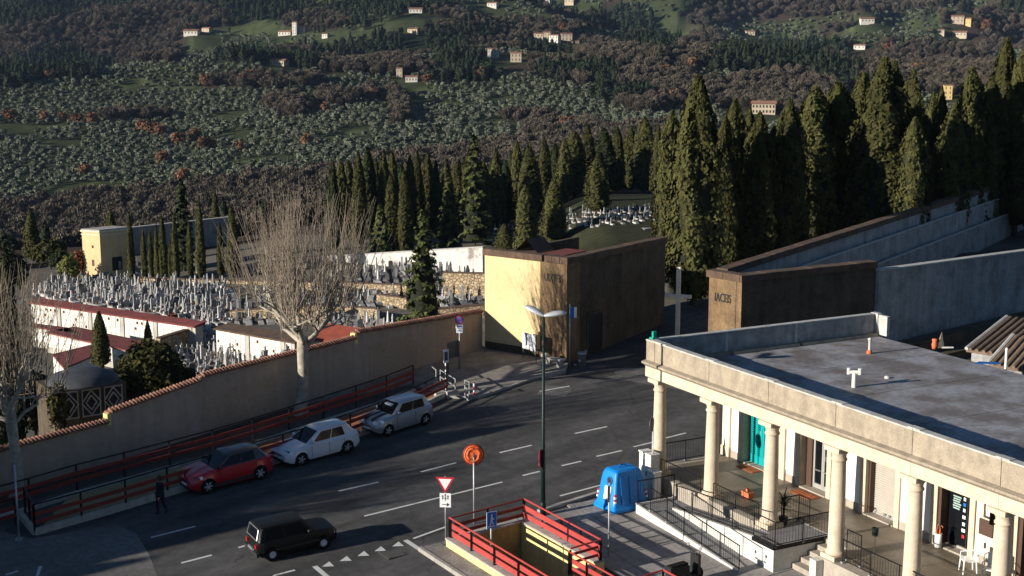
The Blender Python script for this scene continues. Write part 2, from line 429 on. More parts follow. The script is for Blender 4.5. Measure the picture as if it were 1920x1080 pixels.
def wall_d(x, y): return (x - WA[0]) * WN[0] + (y - WA[1]) * WN[1]
def gate_d(x, y): return (x - GC[0]) * GN[0] + (y - GC[1]) * GN[1] - 5.7
def low_mask(x, y): return sstep(.5, 42, np.minimum(wall_d(x, y), 1.5 * gate_d(x, y)))
def terrain_z(x, y):
    x = np.asarray(x, float); y = np.asarray(y, float)
    r = np.hypot(x, y)
    P = GX * x + GY * (np.clip(y, 10, 100) - GY0)
    P = np.clip(P, -2.5, 4.0)
    low = -11.2 + 5.2 * sstep(-2, 12, x - .02 * (y - 150)) + 2.0 * sstep(140, 178, y) * sstep(-48, -26, x)
    low = low - 3.4 * sstep(195, 250, r) * sstep(-6, 14, x)
    near = P + (low - P) * low_mask(x, y)
    r0 = 192 + 62 * sstep(-5, 25, x)
    t = sstep(r0, 470, r)
    floor = -45 - 19 * sstep(-.09, -.34, x / np.maximum(r, 1))
    z = near * (1 - t) + floor * t
    z = z + (-14 - floor) / 440 * np.clip(r - 560, 0, 440) + .066 * np.clip(r - 1000, 0, None)
    # spurs and side valleys, growing with distance
    a = sstep(600, 1600, r)
    w = fbm(x / 430 + .35 * y / 430, y / 560, 3, 4)
    ridge = (.5 - np.abs(fbm(x / 380 + 4.2, y / 560 + 1.7, 11, 4))) * 2
    z = z + a * (88 * w + 62 * (ridge - .7)) * np.clip(r / 1900, .4, 1.35)
    sp = .3 - np.abs(vnoise(x / 230 + .55 * y / 230 + .8 * vnoise(x / 300, y / 300, 77), y / 820, 71)) - .5 * np.abs(vnoise(x / 120 + .3 * y / 120, y / 420, 73))
    z = z + sstep(1080, 1500, r) * 105 * sp * np.clip(r / 1900, .6, 1.4)
    z = z + sstep(480, 620, r) * 5 * fbm(x / 120, y / 120, 5, 3)
    # olive hill crest and the dip behind it
    z = z + 12 * np.exp(-((r - 1010) / 80) ** 2) - 14 * np.exp(-((r - 1170) / 80) ** 2)
    z = np.where(r > 3600, z + (300 - z) * sstep(3600, 7000, r) * .4, z)
    return z

az = np.concatenate([np.arange(-180, -34, 4.0), np.arange(-34, 34, .17), np.arange(34, 180, 4.0)])
rr = [4.0]
while rr[-1] < 4600: rr.append(rr[-1] * (1.013 if rr[-1] > 30 else 1.12) if rr[-1] < 3500 else rr[-1] * 1.06)
rr = np.array(rr)
A, Rr = np.meshgrid(np.radians(az), rr)
TX = Rr * np.sin(A); TY = Rr * np.cos(A)
TZ = terrain_z(TX, TY)
# under the street, the forecourt and the shops the ground lies below the paving; below the stair pit it is dug out
d_in = np.minimum(wall_d(TX, TY), 1e9)
street = (wall_d(TX, TY) < 1.2) & (TY < 125) & (TX > -95) & (TX < 75) | ((gate_d(TX, TY) < 0) & (TY < 90) & (TY > 60) & (TX > 0) & (TX < 40))
TZ = np.where(street, TZ - .45, TZ)
pe1 = (TX - PO[0]) * PE1[0] + (TY - PO[1]) * PE1[1]; pe2 = (TX - PO[0]) * PE2[0] + (TY - PO[1]) * PE2[1]
pit = (pe1 > -1.5) & (pe1 < 14) & (pe2 > -1.2) & (pe2 < 4.6)
TZ = np.where(pit, -6.0, TZ)
na = len(az); nr = len(rr)
idx = np.arange(nr * na).reshape(nr, na)
q = np.stack([idx[:-1, :], np.roll(idx, -1, 1)[:-1, :], np.roll(idx, -1, 1)[1:, :], idx[1:, :]], -1).reshape(-1, 4)
TV = np.stack([TX, TY, TZ], -1).reshape(-1, 3)

# ---- land cover: what grows where (0 olives, 1 bare wood, 2 evergreen wood and stand-in for hill shade, 3 field, 4 cemetery ground, 5 lawn)
# each patch is a spot of the valley as surveyed in the photograph: column, row, half width, half height, class
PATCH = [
 (400,12,210,26,2),(60,35,90,40,2),(170,78,160,38,1),(110,128,120,26,2),(255,104,90,22,1),(330,30,90,18,1),(350,140,170,22,0),(310,62,140,20,1),  # the wide evergreen patch at the top stands in for a shaded hillside
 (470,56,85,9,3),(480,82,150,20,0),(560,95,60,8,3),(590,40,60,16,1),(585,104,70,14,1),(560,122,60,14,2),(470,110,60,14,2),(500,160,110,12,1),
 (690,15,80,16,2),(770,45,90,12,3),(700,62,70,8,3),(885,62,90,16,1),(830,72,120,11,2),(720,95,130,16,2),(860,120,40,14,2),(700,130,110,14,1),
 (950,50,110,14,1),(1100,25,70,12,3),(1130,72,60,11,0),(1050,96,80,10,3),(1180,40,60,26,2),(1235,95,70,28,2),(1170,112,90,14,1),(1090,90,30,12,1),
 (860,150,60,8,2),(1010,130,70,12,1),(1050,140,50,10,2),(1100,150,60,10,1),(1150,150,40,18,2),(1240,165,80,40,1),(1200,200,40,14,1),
 (1330,22,60,26,2),(1420,30,130,26,1),(1600,10,160,14,1),(1500,62,170,26,0),(1440,112,170,26,2),(1560,148,130,24,2),(1400,180,160,26,1),(1700,110,160,26,1),(1720,60,160,22,0),(1850,45,80,20,1),(1660,75,90,10,0),(1760,150,140,30,1),(1580,55,40,8,1),  # the evergreen patch low in the middle stands in for a hill shadow
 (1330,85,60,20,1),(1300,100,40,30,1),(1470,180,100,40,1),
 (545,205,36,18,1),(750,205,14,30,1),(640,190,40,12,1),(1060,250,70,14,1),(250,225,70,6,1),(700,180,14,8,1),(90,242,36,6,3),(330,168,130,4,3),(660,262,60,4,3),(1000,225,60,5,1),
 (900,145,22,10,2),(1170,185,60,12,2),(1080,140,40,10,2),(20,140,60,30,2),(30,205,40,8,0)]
def cover(x, y, z):
    X, Y = proj(np.stack([x, y, z], -1))
    r = np.hypot(x, y)
    c = np.zeros(np.shape(x), int)
    n = fbm(x / 210, y / 210, 21, 3); n2 = fbm(x / 90, y / 90, 31, 3)
    c = np.where((r > 1060) & (n > .1), 1, c)
    c = np.where((r > 1060) & (n2 < -.22), 2, c)
    c = np.where((r > 1060) & (n < -.34), 3, c)
    jx = 26 * n2; jy = 7 * n
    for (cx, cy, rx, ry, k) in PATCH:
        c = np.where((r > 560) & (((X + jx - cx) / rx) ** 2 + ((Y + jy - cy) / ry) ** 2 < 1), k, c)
    # the bare wood along the valley floor
    c = np.where((r > 205) & (r <= 560 + 40 * n) & (wall_d(x, y) > 4), 1, c)
    
    c = np.where((r > 240) & (r < 760) & (X < 1250) & (Y > 402 - .13 * X + 14 * n2 + 10 * n), 1, c)
    c = np.where(r <= 205, 4, c)
    c = np.where((r <= 222) & (x > 2) & (y > 150), 5, c)
    return c
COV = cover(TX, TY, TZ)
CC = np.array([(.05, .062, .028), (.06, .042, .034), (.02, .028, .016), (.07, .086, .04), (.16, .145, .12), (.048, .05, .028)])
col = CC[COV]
band = np.sin(TZ * 2 * math.pi / 3.2 + 2 * fbm(TX / 60, TY / 60, 41, 2))
lift = np.where((COV == 0) & (band > .86)[...], 1.9, 1.0)[..., None]
col = col * lift
col = np.where((street & (TY < 70))[..., None], np.array([.05, .05, .05]), col)
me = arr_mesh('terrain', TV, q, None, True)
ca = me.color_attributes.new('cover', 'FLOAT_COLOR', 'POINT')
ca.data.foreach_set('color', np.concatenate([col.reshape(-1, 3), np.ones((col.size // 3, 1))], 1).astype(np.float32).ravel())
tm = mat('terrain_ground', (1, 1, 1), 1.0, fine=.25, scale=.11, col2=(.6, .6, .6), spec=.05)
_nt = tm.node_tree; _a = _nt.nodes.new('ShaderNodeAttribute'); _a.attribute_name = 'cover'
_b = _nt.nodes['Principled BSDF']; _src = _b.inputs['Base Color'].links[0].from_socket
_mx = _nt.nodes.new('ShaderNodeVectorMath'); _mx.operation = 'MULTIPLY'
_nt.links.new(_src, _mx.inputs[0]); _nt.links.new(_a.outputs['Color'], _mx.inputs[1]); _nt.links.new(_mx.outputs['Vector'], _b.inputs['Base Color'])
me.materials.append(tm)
struct(link('terrain', me))
def gz(x, y): return float(terrain_z(np.array([x]), np.array([y]))[0])
def ground_at(px, D):
    # point of the terrain in column px at forward distance D
    x = (px - 960) / FPX * (D * math.cos(PITCH) + 0)   # first guess
    for _ in range(4):
        z = gz(x, D); d = D * math.cos(PITCH) - (z - CAMZ) * math.sin(PITCH); x = (px - 960) / FPX * d
    return np.array([x, D, gz(x, D)])
def on_hill(px, py, D0=560, D1=4200):
    # first point of the terrain met by the line of sight beyond D0
    D = np.geomspace(D0, D1, 700); r = ray(px, py)
    P = np.stack([r[0] / r[1] * D, D, CAMZ + r[2] / r[1] * D], -1)
    h = P[:, 2] - terrain_z(P[:, 0], P[:, 1])
    k = np.argmax(h < 0) if (h < 0).any() else len(D) - 1
    p = P[k].copy(); p[2] = gz(p[0], p[1]); return p
# ------------------------------------------------------------------ vegetation meshes
def leaf_tris(P, N, size, jit, g, tall=1.0):
    # one small triangle per point, roughly facing N
    n = len(P); size = size * (.6 + .8 * g.random(n))[:, None]
    N = N + jit * g.normal(size=(n, 3)); N /= np.linalg.norm(N, axis=1, keepdims=True) + 1e-9
    a = np.cross(N, g.normal(size=(n, 3))); a /= np.linalg.norm(a, axis=1, keepdims=True) + 1e-9
    b = np.cross(N, a)
    V = np.stack([P + a * size, P - a * size * .5 + b * size * .85, P - a * size * .5 - b * size * .85], 1)
    if tall != 1.0:
        c = V.mean(1, keepdims=True); V[..., 2] = c[..., 2] + (V[..., 2] - c[..., 2]) * tall
    return V.reshape(-1, 3), np.arange(3 * n).reshape(-1, 3)
def cypress_mesh(name, h, r, n, seed, leaf, m, taper=1.0, ragged=.16):
    g = np.random.default_rng(seed)
    t = g.random(n) ** .9; ang = g.random(n) * 2 * math.pi
    def prof(t):
        return np.clip(np.minimum((t / .12 + .25), 1.0), 0, 1) * np.clip(1 - np.clip((t - .2) / .8, 0, 1) ** (2.3 * taper), .04, 1) ** .8
    k = 3 + seed % 3
    lob = 1 + ragged * np.sin(ang * k + 5 * t + seed) + ragged * 1.6 * vnoise(ang * 2.2 + seed, t * 11, seed) + ragged * 1.4 * vnoise(ang * 5 + seed, t * 26, seed + 3)
    rad = r * prof(t) * lob * (.82 + .2 * g.random(n))
    z = .5 + t * (h - .5)
    P = np.stack([rad * np.cos(ang), rad * np.sin(ang), z], -1)
    N = np.stack([np.cos(ang), np.sin(ang), .55 + 0 * t], -1)
    V, F = leaf_tris(P, N, leaf, .45, g, 1.5)
    # dark inner mass, added to block light through the crown
    kk = 10; zz = np.linspace(.02, .97, 14)
    core = []; a = np.arange(kk) * 2 * math.pi / kk
    for q_ in zz:
        rc = r * prof(np.array([q_]))[0] * .8 * (1 + .12 * np.sin(a * k + 5 * q_ + seed))
        core.append(np.stack([rc * np.cos(a), rc * np.sin(a), np.full(kk, .5 + q_ * (h - .5))], -1))
    CV = np.concatenate(core); ci = []
    for i in range(len(zz) - 1):
        for j in range(kk):
            p0 = i * kk + j; p1 = i * kk + (j + 1) % kk
            ci += [(p0, p1, p1 + kk), (p0, p1 + kk, p0 + kk)]
    nV = len(V)
    me = arr_mesh(name, np.concatenate([V, CV]), np.concatenate([F, np.array(ci) + nV]), [m, M['core']])
    me.polygons.foreach_set('material_index', np.concatenate([np.zeros(len(F), np.int32), np.ones(len(ci), np.int32)]))
    return me
def blob_mesh(name, lobes, n, leaf, m, seed, jit=.5, core=True, flat=1.0):
    # foliage spread through a few overlapping ellipsoids: lobes = (x,y,z,rx,ry,rz)
    g = np.random.default_rng(seed); VV = []; FF = []; MI = []; off = 0
    vol = np.array([l[3] * l[4] + l[4] * l[5] + l[3] * l[5] for l in lobes]); cnt = np.maximum(6, (n * vol / vol.sum()).astype(int))
    for l, c in zip(lobes, cnt):
        d = g.normal(size=(c, 3)); d /= np.linalg.norm(d, axis=1, keepdims=True)
        rr_ = (.72 + .36 * g.random(c) ** .7)[:, None] * (1 + .5 * vnoise(d[:, 0] * 2.2 + l[0] + seed, d[:, 1] * 2.2 + d[:, 2] * 2, seed))[:, None]
        P = np.array(l[:3]) + d * rr_ * np.array(l[3:])
        V, F = leaf_tris(P, d + np.array([0, 0, .25]), leaf, jit, g, flat)
        VV.append(V); FF.append(F + off); off += len(V); MI.append(np.zeros(len(F), np.int32))
        if core:
            a = np.arange(8) * math.pi / 4; ring = []
            for u in (-.95, -.5, 0, .5, .95):
                cc = math.sqrt(max(0, 1 - u * u)) * .72
                ring.append(np.stack([l[0] + l[3] * cc * np.cos(a), l[1] + l[4] * cc * np.sin(a), np.full(8, l[2] + l[5] * u * .72)], -1))
            CV = np.concatenate(ring); f = []
            for i in range(4):
                for j in range(8):
                    p0 = i * 8 + j; p1 = i * 8 + (j + 1) % 8; f += [(p0, p1, p1 + 8), (p0, p1 + 8, p0 + 8)]
            VV.append(CV); FF.append(np.array(f) + off); off += len(CV); MI.append(np.ones(len(f), np.int32))
    me = arr_mesh(name, np.concatenate(VV), np.concatenate(FF), [m, M['core']])
    me.polygons.foreach_set('material_index', np.concatenate(MI)); return me
def bare_mesh(name, h, r, n, seed, m):
    # leafless crown: many thin upright twigs fanning out of a short stem
    g = np.random.default_rng(seed)
    ang = g.random(n) * 2 * math.pi; q_ = g.random(n) ** .5; lean = q_ * r
    b = np.stack([lean * .35 * np.cos(ang), lean * .35 * np.sin(ang), h * (.12 + .35 * g.random(n))], -1)
    top = np.stack([lean * np.cos(ang), lean * np.sin(ang), h * (.55 + .45 * (1 - q_ ** 2) * (.7 + .3 * g.random(n))) ], -1)
    w = g.normal(size=(n, 3)); w[:, 2] *= .2; w /= np.linalg.norm(w, axis=1, keepdims=True); w *= (h * .02 * (.5 + g.random(n)))[:, None]
    V = np.stack([b - w * .4, b + w * .4, top + w, top - w], 1).reshape(-1, 3)
    return arr_mesh(name, V, np.arange(4 * n).reshape(-1, 4), m)

def trunk_mesh(name, h, r, m, n=7):
    mb = MB(); mb.tube([(0, 0, -.6), (0, 0, h * .5), (.03, .02, h)], [r * 1.2, r, r * .75], n); return mb.mesh(name, m, True)

def scatter(name, label, pts, sc, rot, vi, variants):
    # one object: the given meshes set out on the given points (only for growth nobody could count)
    me = bpy.data.meshes.new(name); me.vertices.add(len(pts)); me.vertices.foreach_set('co', np.asarray(pts, np.float32).ravel())
    for nm, ty, d in (('sc', 'FLOAT', sc), ('rt', 'FLOAT', rot)):
        a_ = me.attributes.new(nm, ty, 'POINT'); a_.data.foreach_set('value', np.asarray(d, np.float32))
    a_ = me.attributes.new('vi', 'INT', 'POINT'); a_.data.foreach_set('value', np.asarray(vi, np.int32))
    o = link(name, me); tag(o, label, None, None, 'stuff')
    coll = bpy.data.collections.new(name + '_source')
    for i, v in enumerate(variants):
        vo = bpy.data.objects.new('%s_source_%02d' % (name, i), v); coll.objects.link(vo)
    ng = bpy.data.node_groups.new(name, 'GeometryNodeTree')
    ng.interface.new_socket('Geometry', in_out='INPUT', socket_type='NodeSocketGeometry')
    ng.interface.new_socket('Geometry', in_out='OUTPUT', socket_type='NodeSocketGeometry')
    N = ng.nodes; L = ng.links
    gi = N.new('NodeGroupInput'); go = N.new('NodeGroupOutput')
    ip = N.new('GeometryNodeInstanceOnPoints'); ci = N.new('GeometryNodeCollectionInfo')
    ci.inputs['Collection'].default_value = coll; ci.inputs['Separate Children'].default_value = True; ci.inputs['Reset Children'].default_value = True
    def attr(nm, ty):
        a = N.new('GeometryNodeInputNamedAttribute'); a.data_type = ty; a.inputs['Name'].default_value = nm; return a.outputs['Attribute']
    cx = N.new('ShaderNodeCombineXYZ'); L.new(attr('rt', 'FLOAT'), cx.inputs['Z'])
    m2p = N.new('GeometryNodeMeshToPoints')
    L.new(gi.outputs[0], m2p.inputs['Mesh']); L.new(m2p.outputs['Points'], ip.inputs['Points'])
    L.new(ci.outputs[0], ip.inputs['Instance']); ip.inputs['Pick Instance'].default_value = True
    L.new(attr('vi', 'INT'), ip.inputs['Instance Index']); L.new(cx.outputs[0], ip.inputs['Rotation']); L.new(attr('sc', 'FLOAT'), ip.inputs['Scale'])
    L.new(ip.outputs['Instances'], go.inputs[0])
    md = o.modifiers.new('scatter', 'NODES'); md.node_group = ng
    return o

# ---- growth on the hills
OLIVE = [blob_mesh('olive_%d' % i, [(0, 0, 2.0, 1.9, 1.8, 1.35), (.9, .5, 2.5, 1.2, 1.2, 1.1), (-.9, -.3, 2.3, 1.25, 1.1, 1.2), (.1, -.9, 2.7, 1.0, 1.1, .9)], 170, .5, M['olive'], 50 + i) for i in range(4)]
BARE = [bare_mesh('bare_%d' % i, 7.5, 3.6, 330, 70 + i, M['bare']) for i in range(4)]
OAK = [blob_mesh('oak_%d' % i, [(0, 0, 4, 3, 2.8, 2.8), (1.6, .6, 5.2, 2, 2, 2), (-1.5, -.4, 5, 2, 1.9, 2.1)], 300, .62, M['oak_orange'], 80 + i, .8) for i in range(3)]
EVER = [blob_mesh('ever_%d' % i, [(0, 0, 4, 2.6, 2.6, 3.4), (.9, .6, 6.4, 1.7, 1.7, 2.4), (-.9, -.5, 5.4, 1.7, 1.8, 2.4)], 220, .65, M['evergreen'], 90 + i) for i in range(3)] + \
       [cypress_mesh('ever_cyp', 12, 1.5, 260, 5, .5, M['evergreen'])]

HOUSES = [  # column, row of the foot, width in columns, storeys, kind, what it looks like
 (123, 36, 22, 1, 'c', 'cream farmhouse high at the far left on the hill'), (360, 66, 28, 1, 'w', 'long pale farmhouse at the left end of the green field'), (388, 60, 16, 1, 'c', 'small house right beside the long pale farmhouse'),
 (536, 66, 26, 1, 'w', 'white church house left of the bell tower'), (554, 66, 9, 4, 'w', 'tall white bell tower on the hill'), (567, 62, 16, 2, 'c', 'cream house right of the bell tower'), (611, 71, 12, 1, 'w', 'small white house at the right of the church hill'), (524, 122, 32, 1, 'c', 'long tan farmhouse among dark trees at left centre'),
 (780, 24, 26, 1, 'w', 'pale villa at top centre left of the field'), (862, 24, 14, 2, 'c', 'cream house above the green field at top'), (893, 34, 18, 1, 'w', 'low white house at the right of the top field'), (924, 14, 20, 1, 'w', 'white house at the top edge centre'), (776, 62, 22, 1, 'c', 'low cream barn below the top field'),
 (1010, 76, 18, 2, 'c', 'left house of the tan hamlet'), (1026, 74, 14, 2, 'c', 'second house from the left in the tan hamlet'), (1040, 80, 20, 2, 'w', 'tallest pale house in the middle of the hamlet'), (1062, 76, 22, 2, 'c', 'long house in the right half of the hamlet'), (1078, 84, 16, 1, 'c', 'lowest house at the right end of the hamlet'),
 (925, 108, 20, 2, 'g', 'grey tan house below the hamlet in trees'), (968, 117, 22, 2, 'c', 'cream house in trees below the hamlet'), (749, 146, 12, 2, 'c', 'small cream house left of the white modern house'), (772, 154, 24, 1, 'w', 'white modern house above the olive slope'), (1025, 12, 18, 1, 'w', 'white house near the top right of centre'), (1068, 6, 18, 1, 'c', 'cream house at the top edge right of centre'),
 (1406, 66, 18, 1, 'c', 'tan house at the foot of the dark wooded hill'), (1625, 46, 26, 1, 'w', 'row of low white houses on the right hillside'), (1612, 92, 22, 1, 'w', 'white villa in the right hillside olive field'), (1540, 114, 20, 1, 'y', 'low yellow house at the edge of the dark wood'), (1576, 122, 18, 2, 'y', 'yellow two storey house in the dark wood'),
 (1795, 46, 22, 2, 'c', 'bright cream villa at upper right'), (1816, 45, 10, 2, 'y', 'small yellow house right of the cream villa'), (1800, 70, 26, 1, 'c', 'long tan house below the cream villa'), (1765, 66, 12, 1, 'c', 'small tan house left below the cream villa'), (1850, 32, 24, 1, 'w', 'low white house at the far upper right'), (1432, 213, 46, 2, 'c', 'large villa with tan roof between the cypress tops'), (1776, 186, 16, 3, 'y', 'tall yellow house between the right cypresses')]
HPOS = [on_hill(h_[0], h_[1]) for h_ in HOUSES]
def clear_of_houses(P):
    keep = np.ones(len(P), bool)
    for h_, p_ in zip(HOUSES, HPOS):
        D = np.hypot(p_[0], p_[1]); w = h_[2] * D / FPX * 1.15; u = p_[:2] / D
        dx = P[:, 0] - p_[0]; dy = P[:, 1] - p_[1]; al = -(dx * u[0] + dy * u[1]); ac = np.abs(dx * u[1] - dy * u[0])
        keep &= ~((ac < w * .62 + 3) & (al > -w * .5) & (al < 26 + w * 1.6))
    return keep
pts = [[], [], []]
def put(k, P, s, v):
    ok = clear_of_houses(P); P = P[ok]; s = s[ok]; v = v[ok]
    pts[k].append(np.concatenate([P, s[:, None], (rng.random(len(P)) * 6.28)[:, None], v[:, None]], 1))
# valley floor wood
n = 11000
rad = np.sqrt(rng.random(n) * (590 ** 2 - 265 ** 2) + 265 ** 2); aa = np.radians(rng.uniform(-24, 24, n))
x = rad * np.sin(aa); y = rad * np.cos(aa); z = terrain_z(x, y); c = cover(x, y, z)
k = (c == 1) & (rad > 275 + 50 * sstep(-5, 25, x))
P = np.stack([x, y, z], -1)[k]; put(1, P, .5 + .35 * rng.random(k.sum()), rng.integers(0, 4, k.sum()))
k2 = k & (rng.random(n) < .05); P = np.stack([x, y, z], -1)[k2]; put(2, P, .55 + .35 * rng.random(k2.sum()), rng.integers(0, 4, k2.sum()))
# olive hill, in loose rows along the contours
xs = np.arange(-480, 480, 5.5); ys = np.arange(500, 1130, 5.5)
X, Y = np.meshgrid(xs, ys); X = X + rng.uniform(-2.2, 2.2, X.shape); Y = Y + rng.uniform(-1.6, 1.6, Y.shape)
x = X.ravel(); y = Y.ravel(); k = np.abs(x / y) < .42; x = x[k]; y = y[k]; z = terrain_z(x, y); c = cover(x, y, z)
gap = fbm(x / 40, y / 40, 61, 2)
k = (c == 0) & (gap > -.33); olive_near = np.stack([x, y, z], -1)[k]
k = c == 1
for _ in range(2):
    P = np.stack([x, y, z], -1)[k] + np.concatenate([rng.uniform(-3, 3, (k.sum(), 2)), np.zeros((k.sum(), 1))], 1); put(1, P, .7 + .5 * rng.random(k.sum()), rng.integers(0, 4, k.sum()))
k = c == 2; P = np.stack([x, y, z], -1)[k]; put(2, P, .75 + .5 * rng.random(k.sum()), rng.integers(0, 4, k.sum()))
# the farther slopes: spacing and crown group size grow slowly with distance
xx = []; yy = []; ss = []
r_ = 1130.0
while r_ < 3300:
    st = r_ * .0048; a_ = np.arange(-.4, .4, .0048); a_ = a_ + rng.uniform(-.0023, .0023, len(a_))
    q_ = r_ + rng.uniform(-.5, .5, len(a_)) * st; xx.append(q_ * np.sin(a_)); yy.append(q_ * np.cos(a_)); ss.append(np.full(len(a_), st)); r_ += st * 1.05
x = np.concatenate(xx); y = np.concatenate(yy); st = np.concatenate(ss); z = terrain_z(x, y); c = cover(x, y, z)
P0 = np.stack([x, y, z], -1); u = rng.random(len(x))
k = (c == 0) & (u < .8); put(0, P0[k], st[k] / 7.6 * (.75 + .5 * rng.random(k.sum())), rng.integers(0, 4, k.sum()))
k = (c == 1); put(1, P0[k], st[k] / 7.0 * (.75 + .6 * rng.random(k.sum())), rng.integers(0, 4, k.sum()))
k = (c == 2) | ((c == 1) & (u < .12)) | ((c == 3) & (u < .04)); put(2, P0[k], st[k] / 7.0 * (.7 + .6 * rng.random(k.sum())), rng.integers(0, 4, k.sum()))
# the 300 nearest olives are trees of their own, the rest of the grove is one mass
oX, oY = proj(olive_near); inside = (oX > 0) & (oX < 1250) & (oY > 150) & (oY < 450)
order = np.argsort(np.where(inside, np.hypot(olive_near[:, 0], olive_near[:, 1]), 1e9))
own = order[:290]; rest = order[290:]
for i_, q_ in enumerate(own):
    o = link('olive_tree', OLIVE[i_ % 4], None, olive_near[q_], rng.random() * 6.28, (.66 + .42 * rng.random()))
    tag(o, 'small round grey-green olive tree low on the terraced slope across the valley', 'olive tree', 'olive trees low on the far slope')
put(0, olive_near[rest], .6 + .48 * rng.random(len(rest)), rng.integers(0, 4, len(rest)))
for k_, (nm, lb, vs) in enumerate((('olive_grove', 'grey-green olive groves covering the slopes across the valley', OLIVE),
                                  ('bare_woods', 'leafless purple-brown woods filling the valley and hillside gullies', BARE),
                                  ('evergreen_woods', 'dark evergreen woods in the folds of the far hills, partly standing in for shade', EVER))):
    D = np.concatenate(pts[k_]); scatter(nm, lb, D[:, :3], D[:, 3], D[:, 4], D[:, 5].astype(int), vs)
# ------------------------------------------------------------------ street surfaces
def pl(x, y, dz=0.0): return (float(x), float(y), plane_z(x, y) + dz)
def pe(a, b, dz=0.0):
    p = PO + PE1 * a + PE2 * b; return (float(p[0]), float(p[1]), plane_z(p[0], p[1]) + dz)
def flat_sheet(name, outer, hole, dz, m):
    o3 = [Vector((p[0], p[1], 0)) for p in outer]; loops = [o3]
    if hole: loops.append([Vector((p[0], p[1], 0)) for p in hole])
    tri = tessellate_polygon(loops)
    allp = [p for l in loops for p in l]
    mb = MB(); mb.v = [pl(p.x, p.y, dz) for p in allp]
    for t in tri:
        a, b, c = (allp[i] for i in t)
        up = (b.x - a.x) * (c.y - a.y) - (b.y - a.y) * (c.x - a.x)
        mb.f.append(tuple(t) if up > 0 else tuple(reversed(t))); mb.m.append(0)
    return mb.mesh(name, m)
wl = lambda t, d=0.0: WA + WD * t + WN * d                  # point at distance t along the cemetery wall
HOLE = [pe(a, b)[:2] for a, b in ((.25, .25), (.25, 3.2), (5.1, 3.2), (5.1, 2.0), (10.6, 2.0), (10.6, .25))]
outer = [wl(-62, -.05), wl(29.2, -.05), GC + GN * 5.6 - GD * .1, GC + GD * 30 + np.array([1.2, -.8]), (40, 104), (75, 92), (75, 5), (-30, 5)]
asph = struct(link('asphalt_road', flat_sheet('asphalt_road', outer, HOLE, 0, M['asphalt'])))

def stripe(name, p, q_, w, dz=.008, ends=None):
    # painted line of width w from p to q on the road
    p = np.array(p[:2]); q_ = np.array(q_[:2]); d = (q_ - p) / np.linalg.norm(q_ - p); s = np.array([-d[1], d[0]]) * w / 2
    mb = MB(); mb.poly([pl(*(p - s), dz), pl(*(q_ - s), dz), pl(*(q_ + s), dz), pl(*(p + s), dz)])
    return mb.build(name, M['road_paint'], asph)
for a, b in (((635, 921), (710, 904)), ((789, 885), (855, 868)), ((937, 849), (997, 835)), ((1078, 813), (1138, 800)), ((1053, 873.5), (1090, 865)), ((1118, 856), (1166, 845)),
             ((1188, 838), (1234, 827)), ((1246, 822), (1286, 812)), ((340, 1056), (397, 1041)), ((447, 1027), (476, 1019)), ((980, 892), (1012, 884))):
    stripe('lane_dash', road(*a), road(*b), .13)
for a, b in (((683, 968), (942, 904)), ((1050, 930), (1126, 910)), ((1126, 910), (1222, 884)), ((283, 1008), (367, 987)), ((775, 1010), (836, 988)), ((512, 1080), (553, 1069)), ((70, 1080), (76, 1062)), ((10, 1078), (34, 1071)), ((1068, 724), (1012, 734))):
    stripe('lane_line', road(*a), road(*b), .12)
stripe('stop_line', road(760, 1013), road(866, 1082), .2)
stripe('stop_line', road(590, 1062), road(616, 1084), .2)
for x, y in ((615, 1059.9), (648, 1049.5), (681, 1040), (713, 1031), (746, 1022)):
    c = road(x, y)[:2]; u = np.array([.8, .6]); v = np.array([.6, -.8])
    mb = MB(); mb.poly([pl(*(c - u * .24 - v * .02), .008), pl(*(c + u * .12 + v * .24), .008), pl(*(c + u * .2 - v * .26), .008)]); mb.build('give_way_triangle', M['road_paint'], asph)
# lighter apron at the bottom left, sunlit patch put into its colour, lighter patches by the gate, dark trench repairs
def patch(name, px, m, dz=.004):
    return struct(link(name, flat_sheet(name, [road(*p)[:2] for p in px], None, dz, m)))
patch('lit_asphalt_apron', [(-60, 1100), (-60, 980), (60, 1010), (150, 995), (215, 984), (255, 1000), (280, 1040), (302, 1100)], M['asphalt_pale'])
patch('light_asphalt_patch', [(1007, 739), (1060, 744), (1076, 727), (1022, 722)], M['asphalt_pale'], .005)
patch('light_asphalt_patch', [(1130, 706), (1224, 722), (1300, 735), (1330, 700), (1240, 690), (1170, 690)], M['asphalt_pale'], .005)
patch('asphalt_repair', [(1105, 705), (1150, 697), (1156, 703), (1110, 712)], M['paving_dark'], .009)
patch('asphalt_repair', [(560, 1010), (690, 965), (700, 968), (575, 1013)], M['paving_dark'], .005)
def cover_plate(px, py, w, label):
    c = road(px, py); t = thing('manhole_cover', label, 'manhole cover', pl(c[0], c[1], .004), math.atan2(PE1[1], PE1[0]))
    mb = MB(); mb.box(-w, w, -w, w, -.05, .012); mb.build('frame', M['paving_dark'], t)
    mb = MB()
    for k in range(6): mb.box(-w * .85, w * .85, -w * .85 + k * w * .29, -w * .85 + k * w * .29 + w * .2, .012, .02)
    mb.build('lid', M['asphalt'], t)
cover_plate(738, 1038, .42, 'square dark manhole cover in the road before the stop line')
cover_plate(1075, 945, .3, 'small square manhole cover in the road edge beside the lamp post')

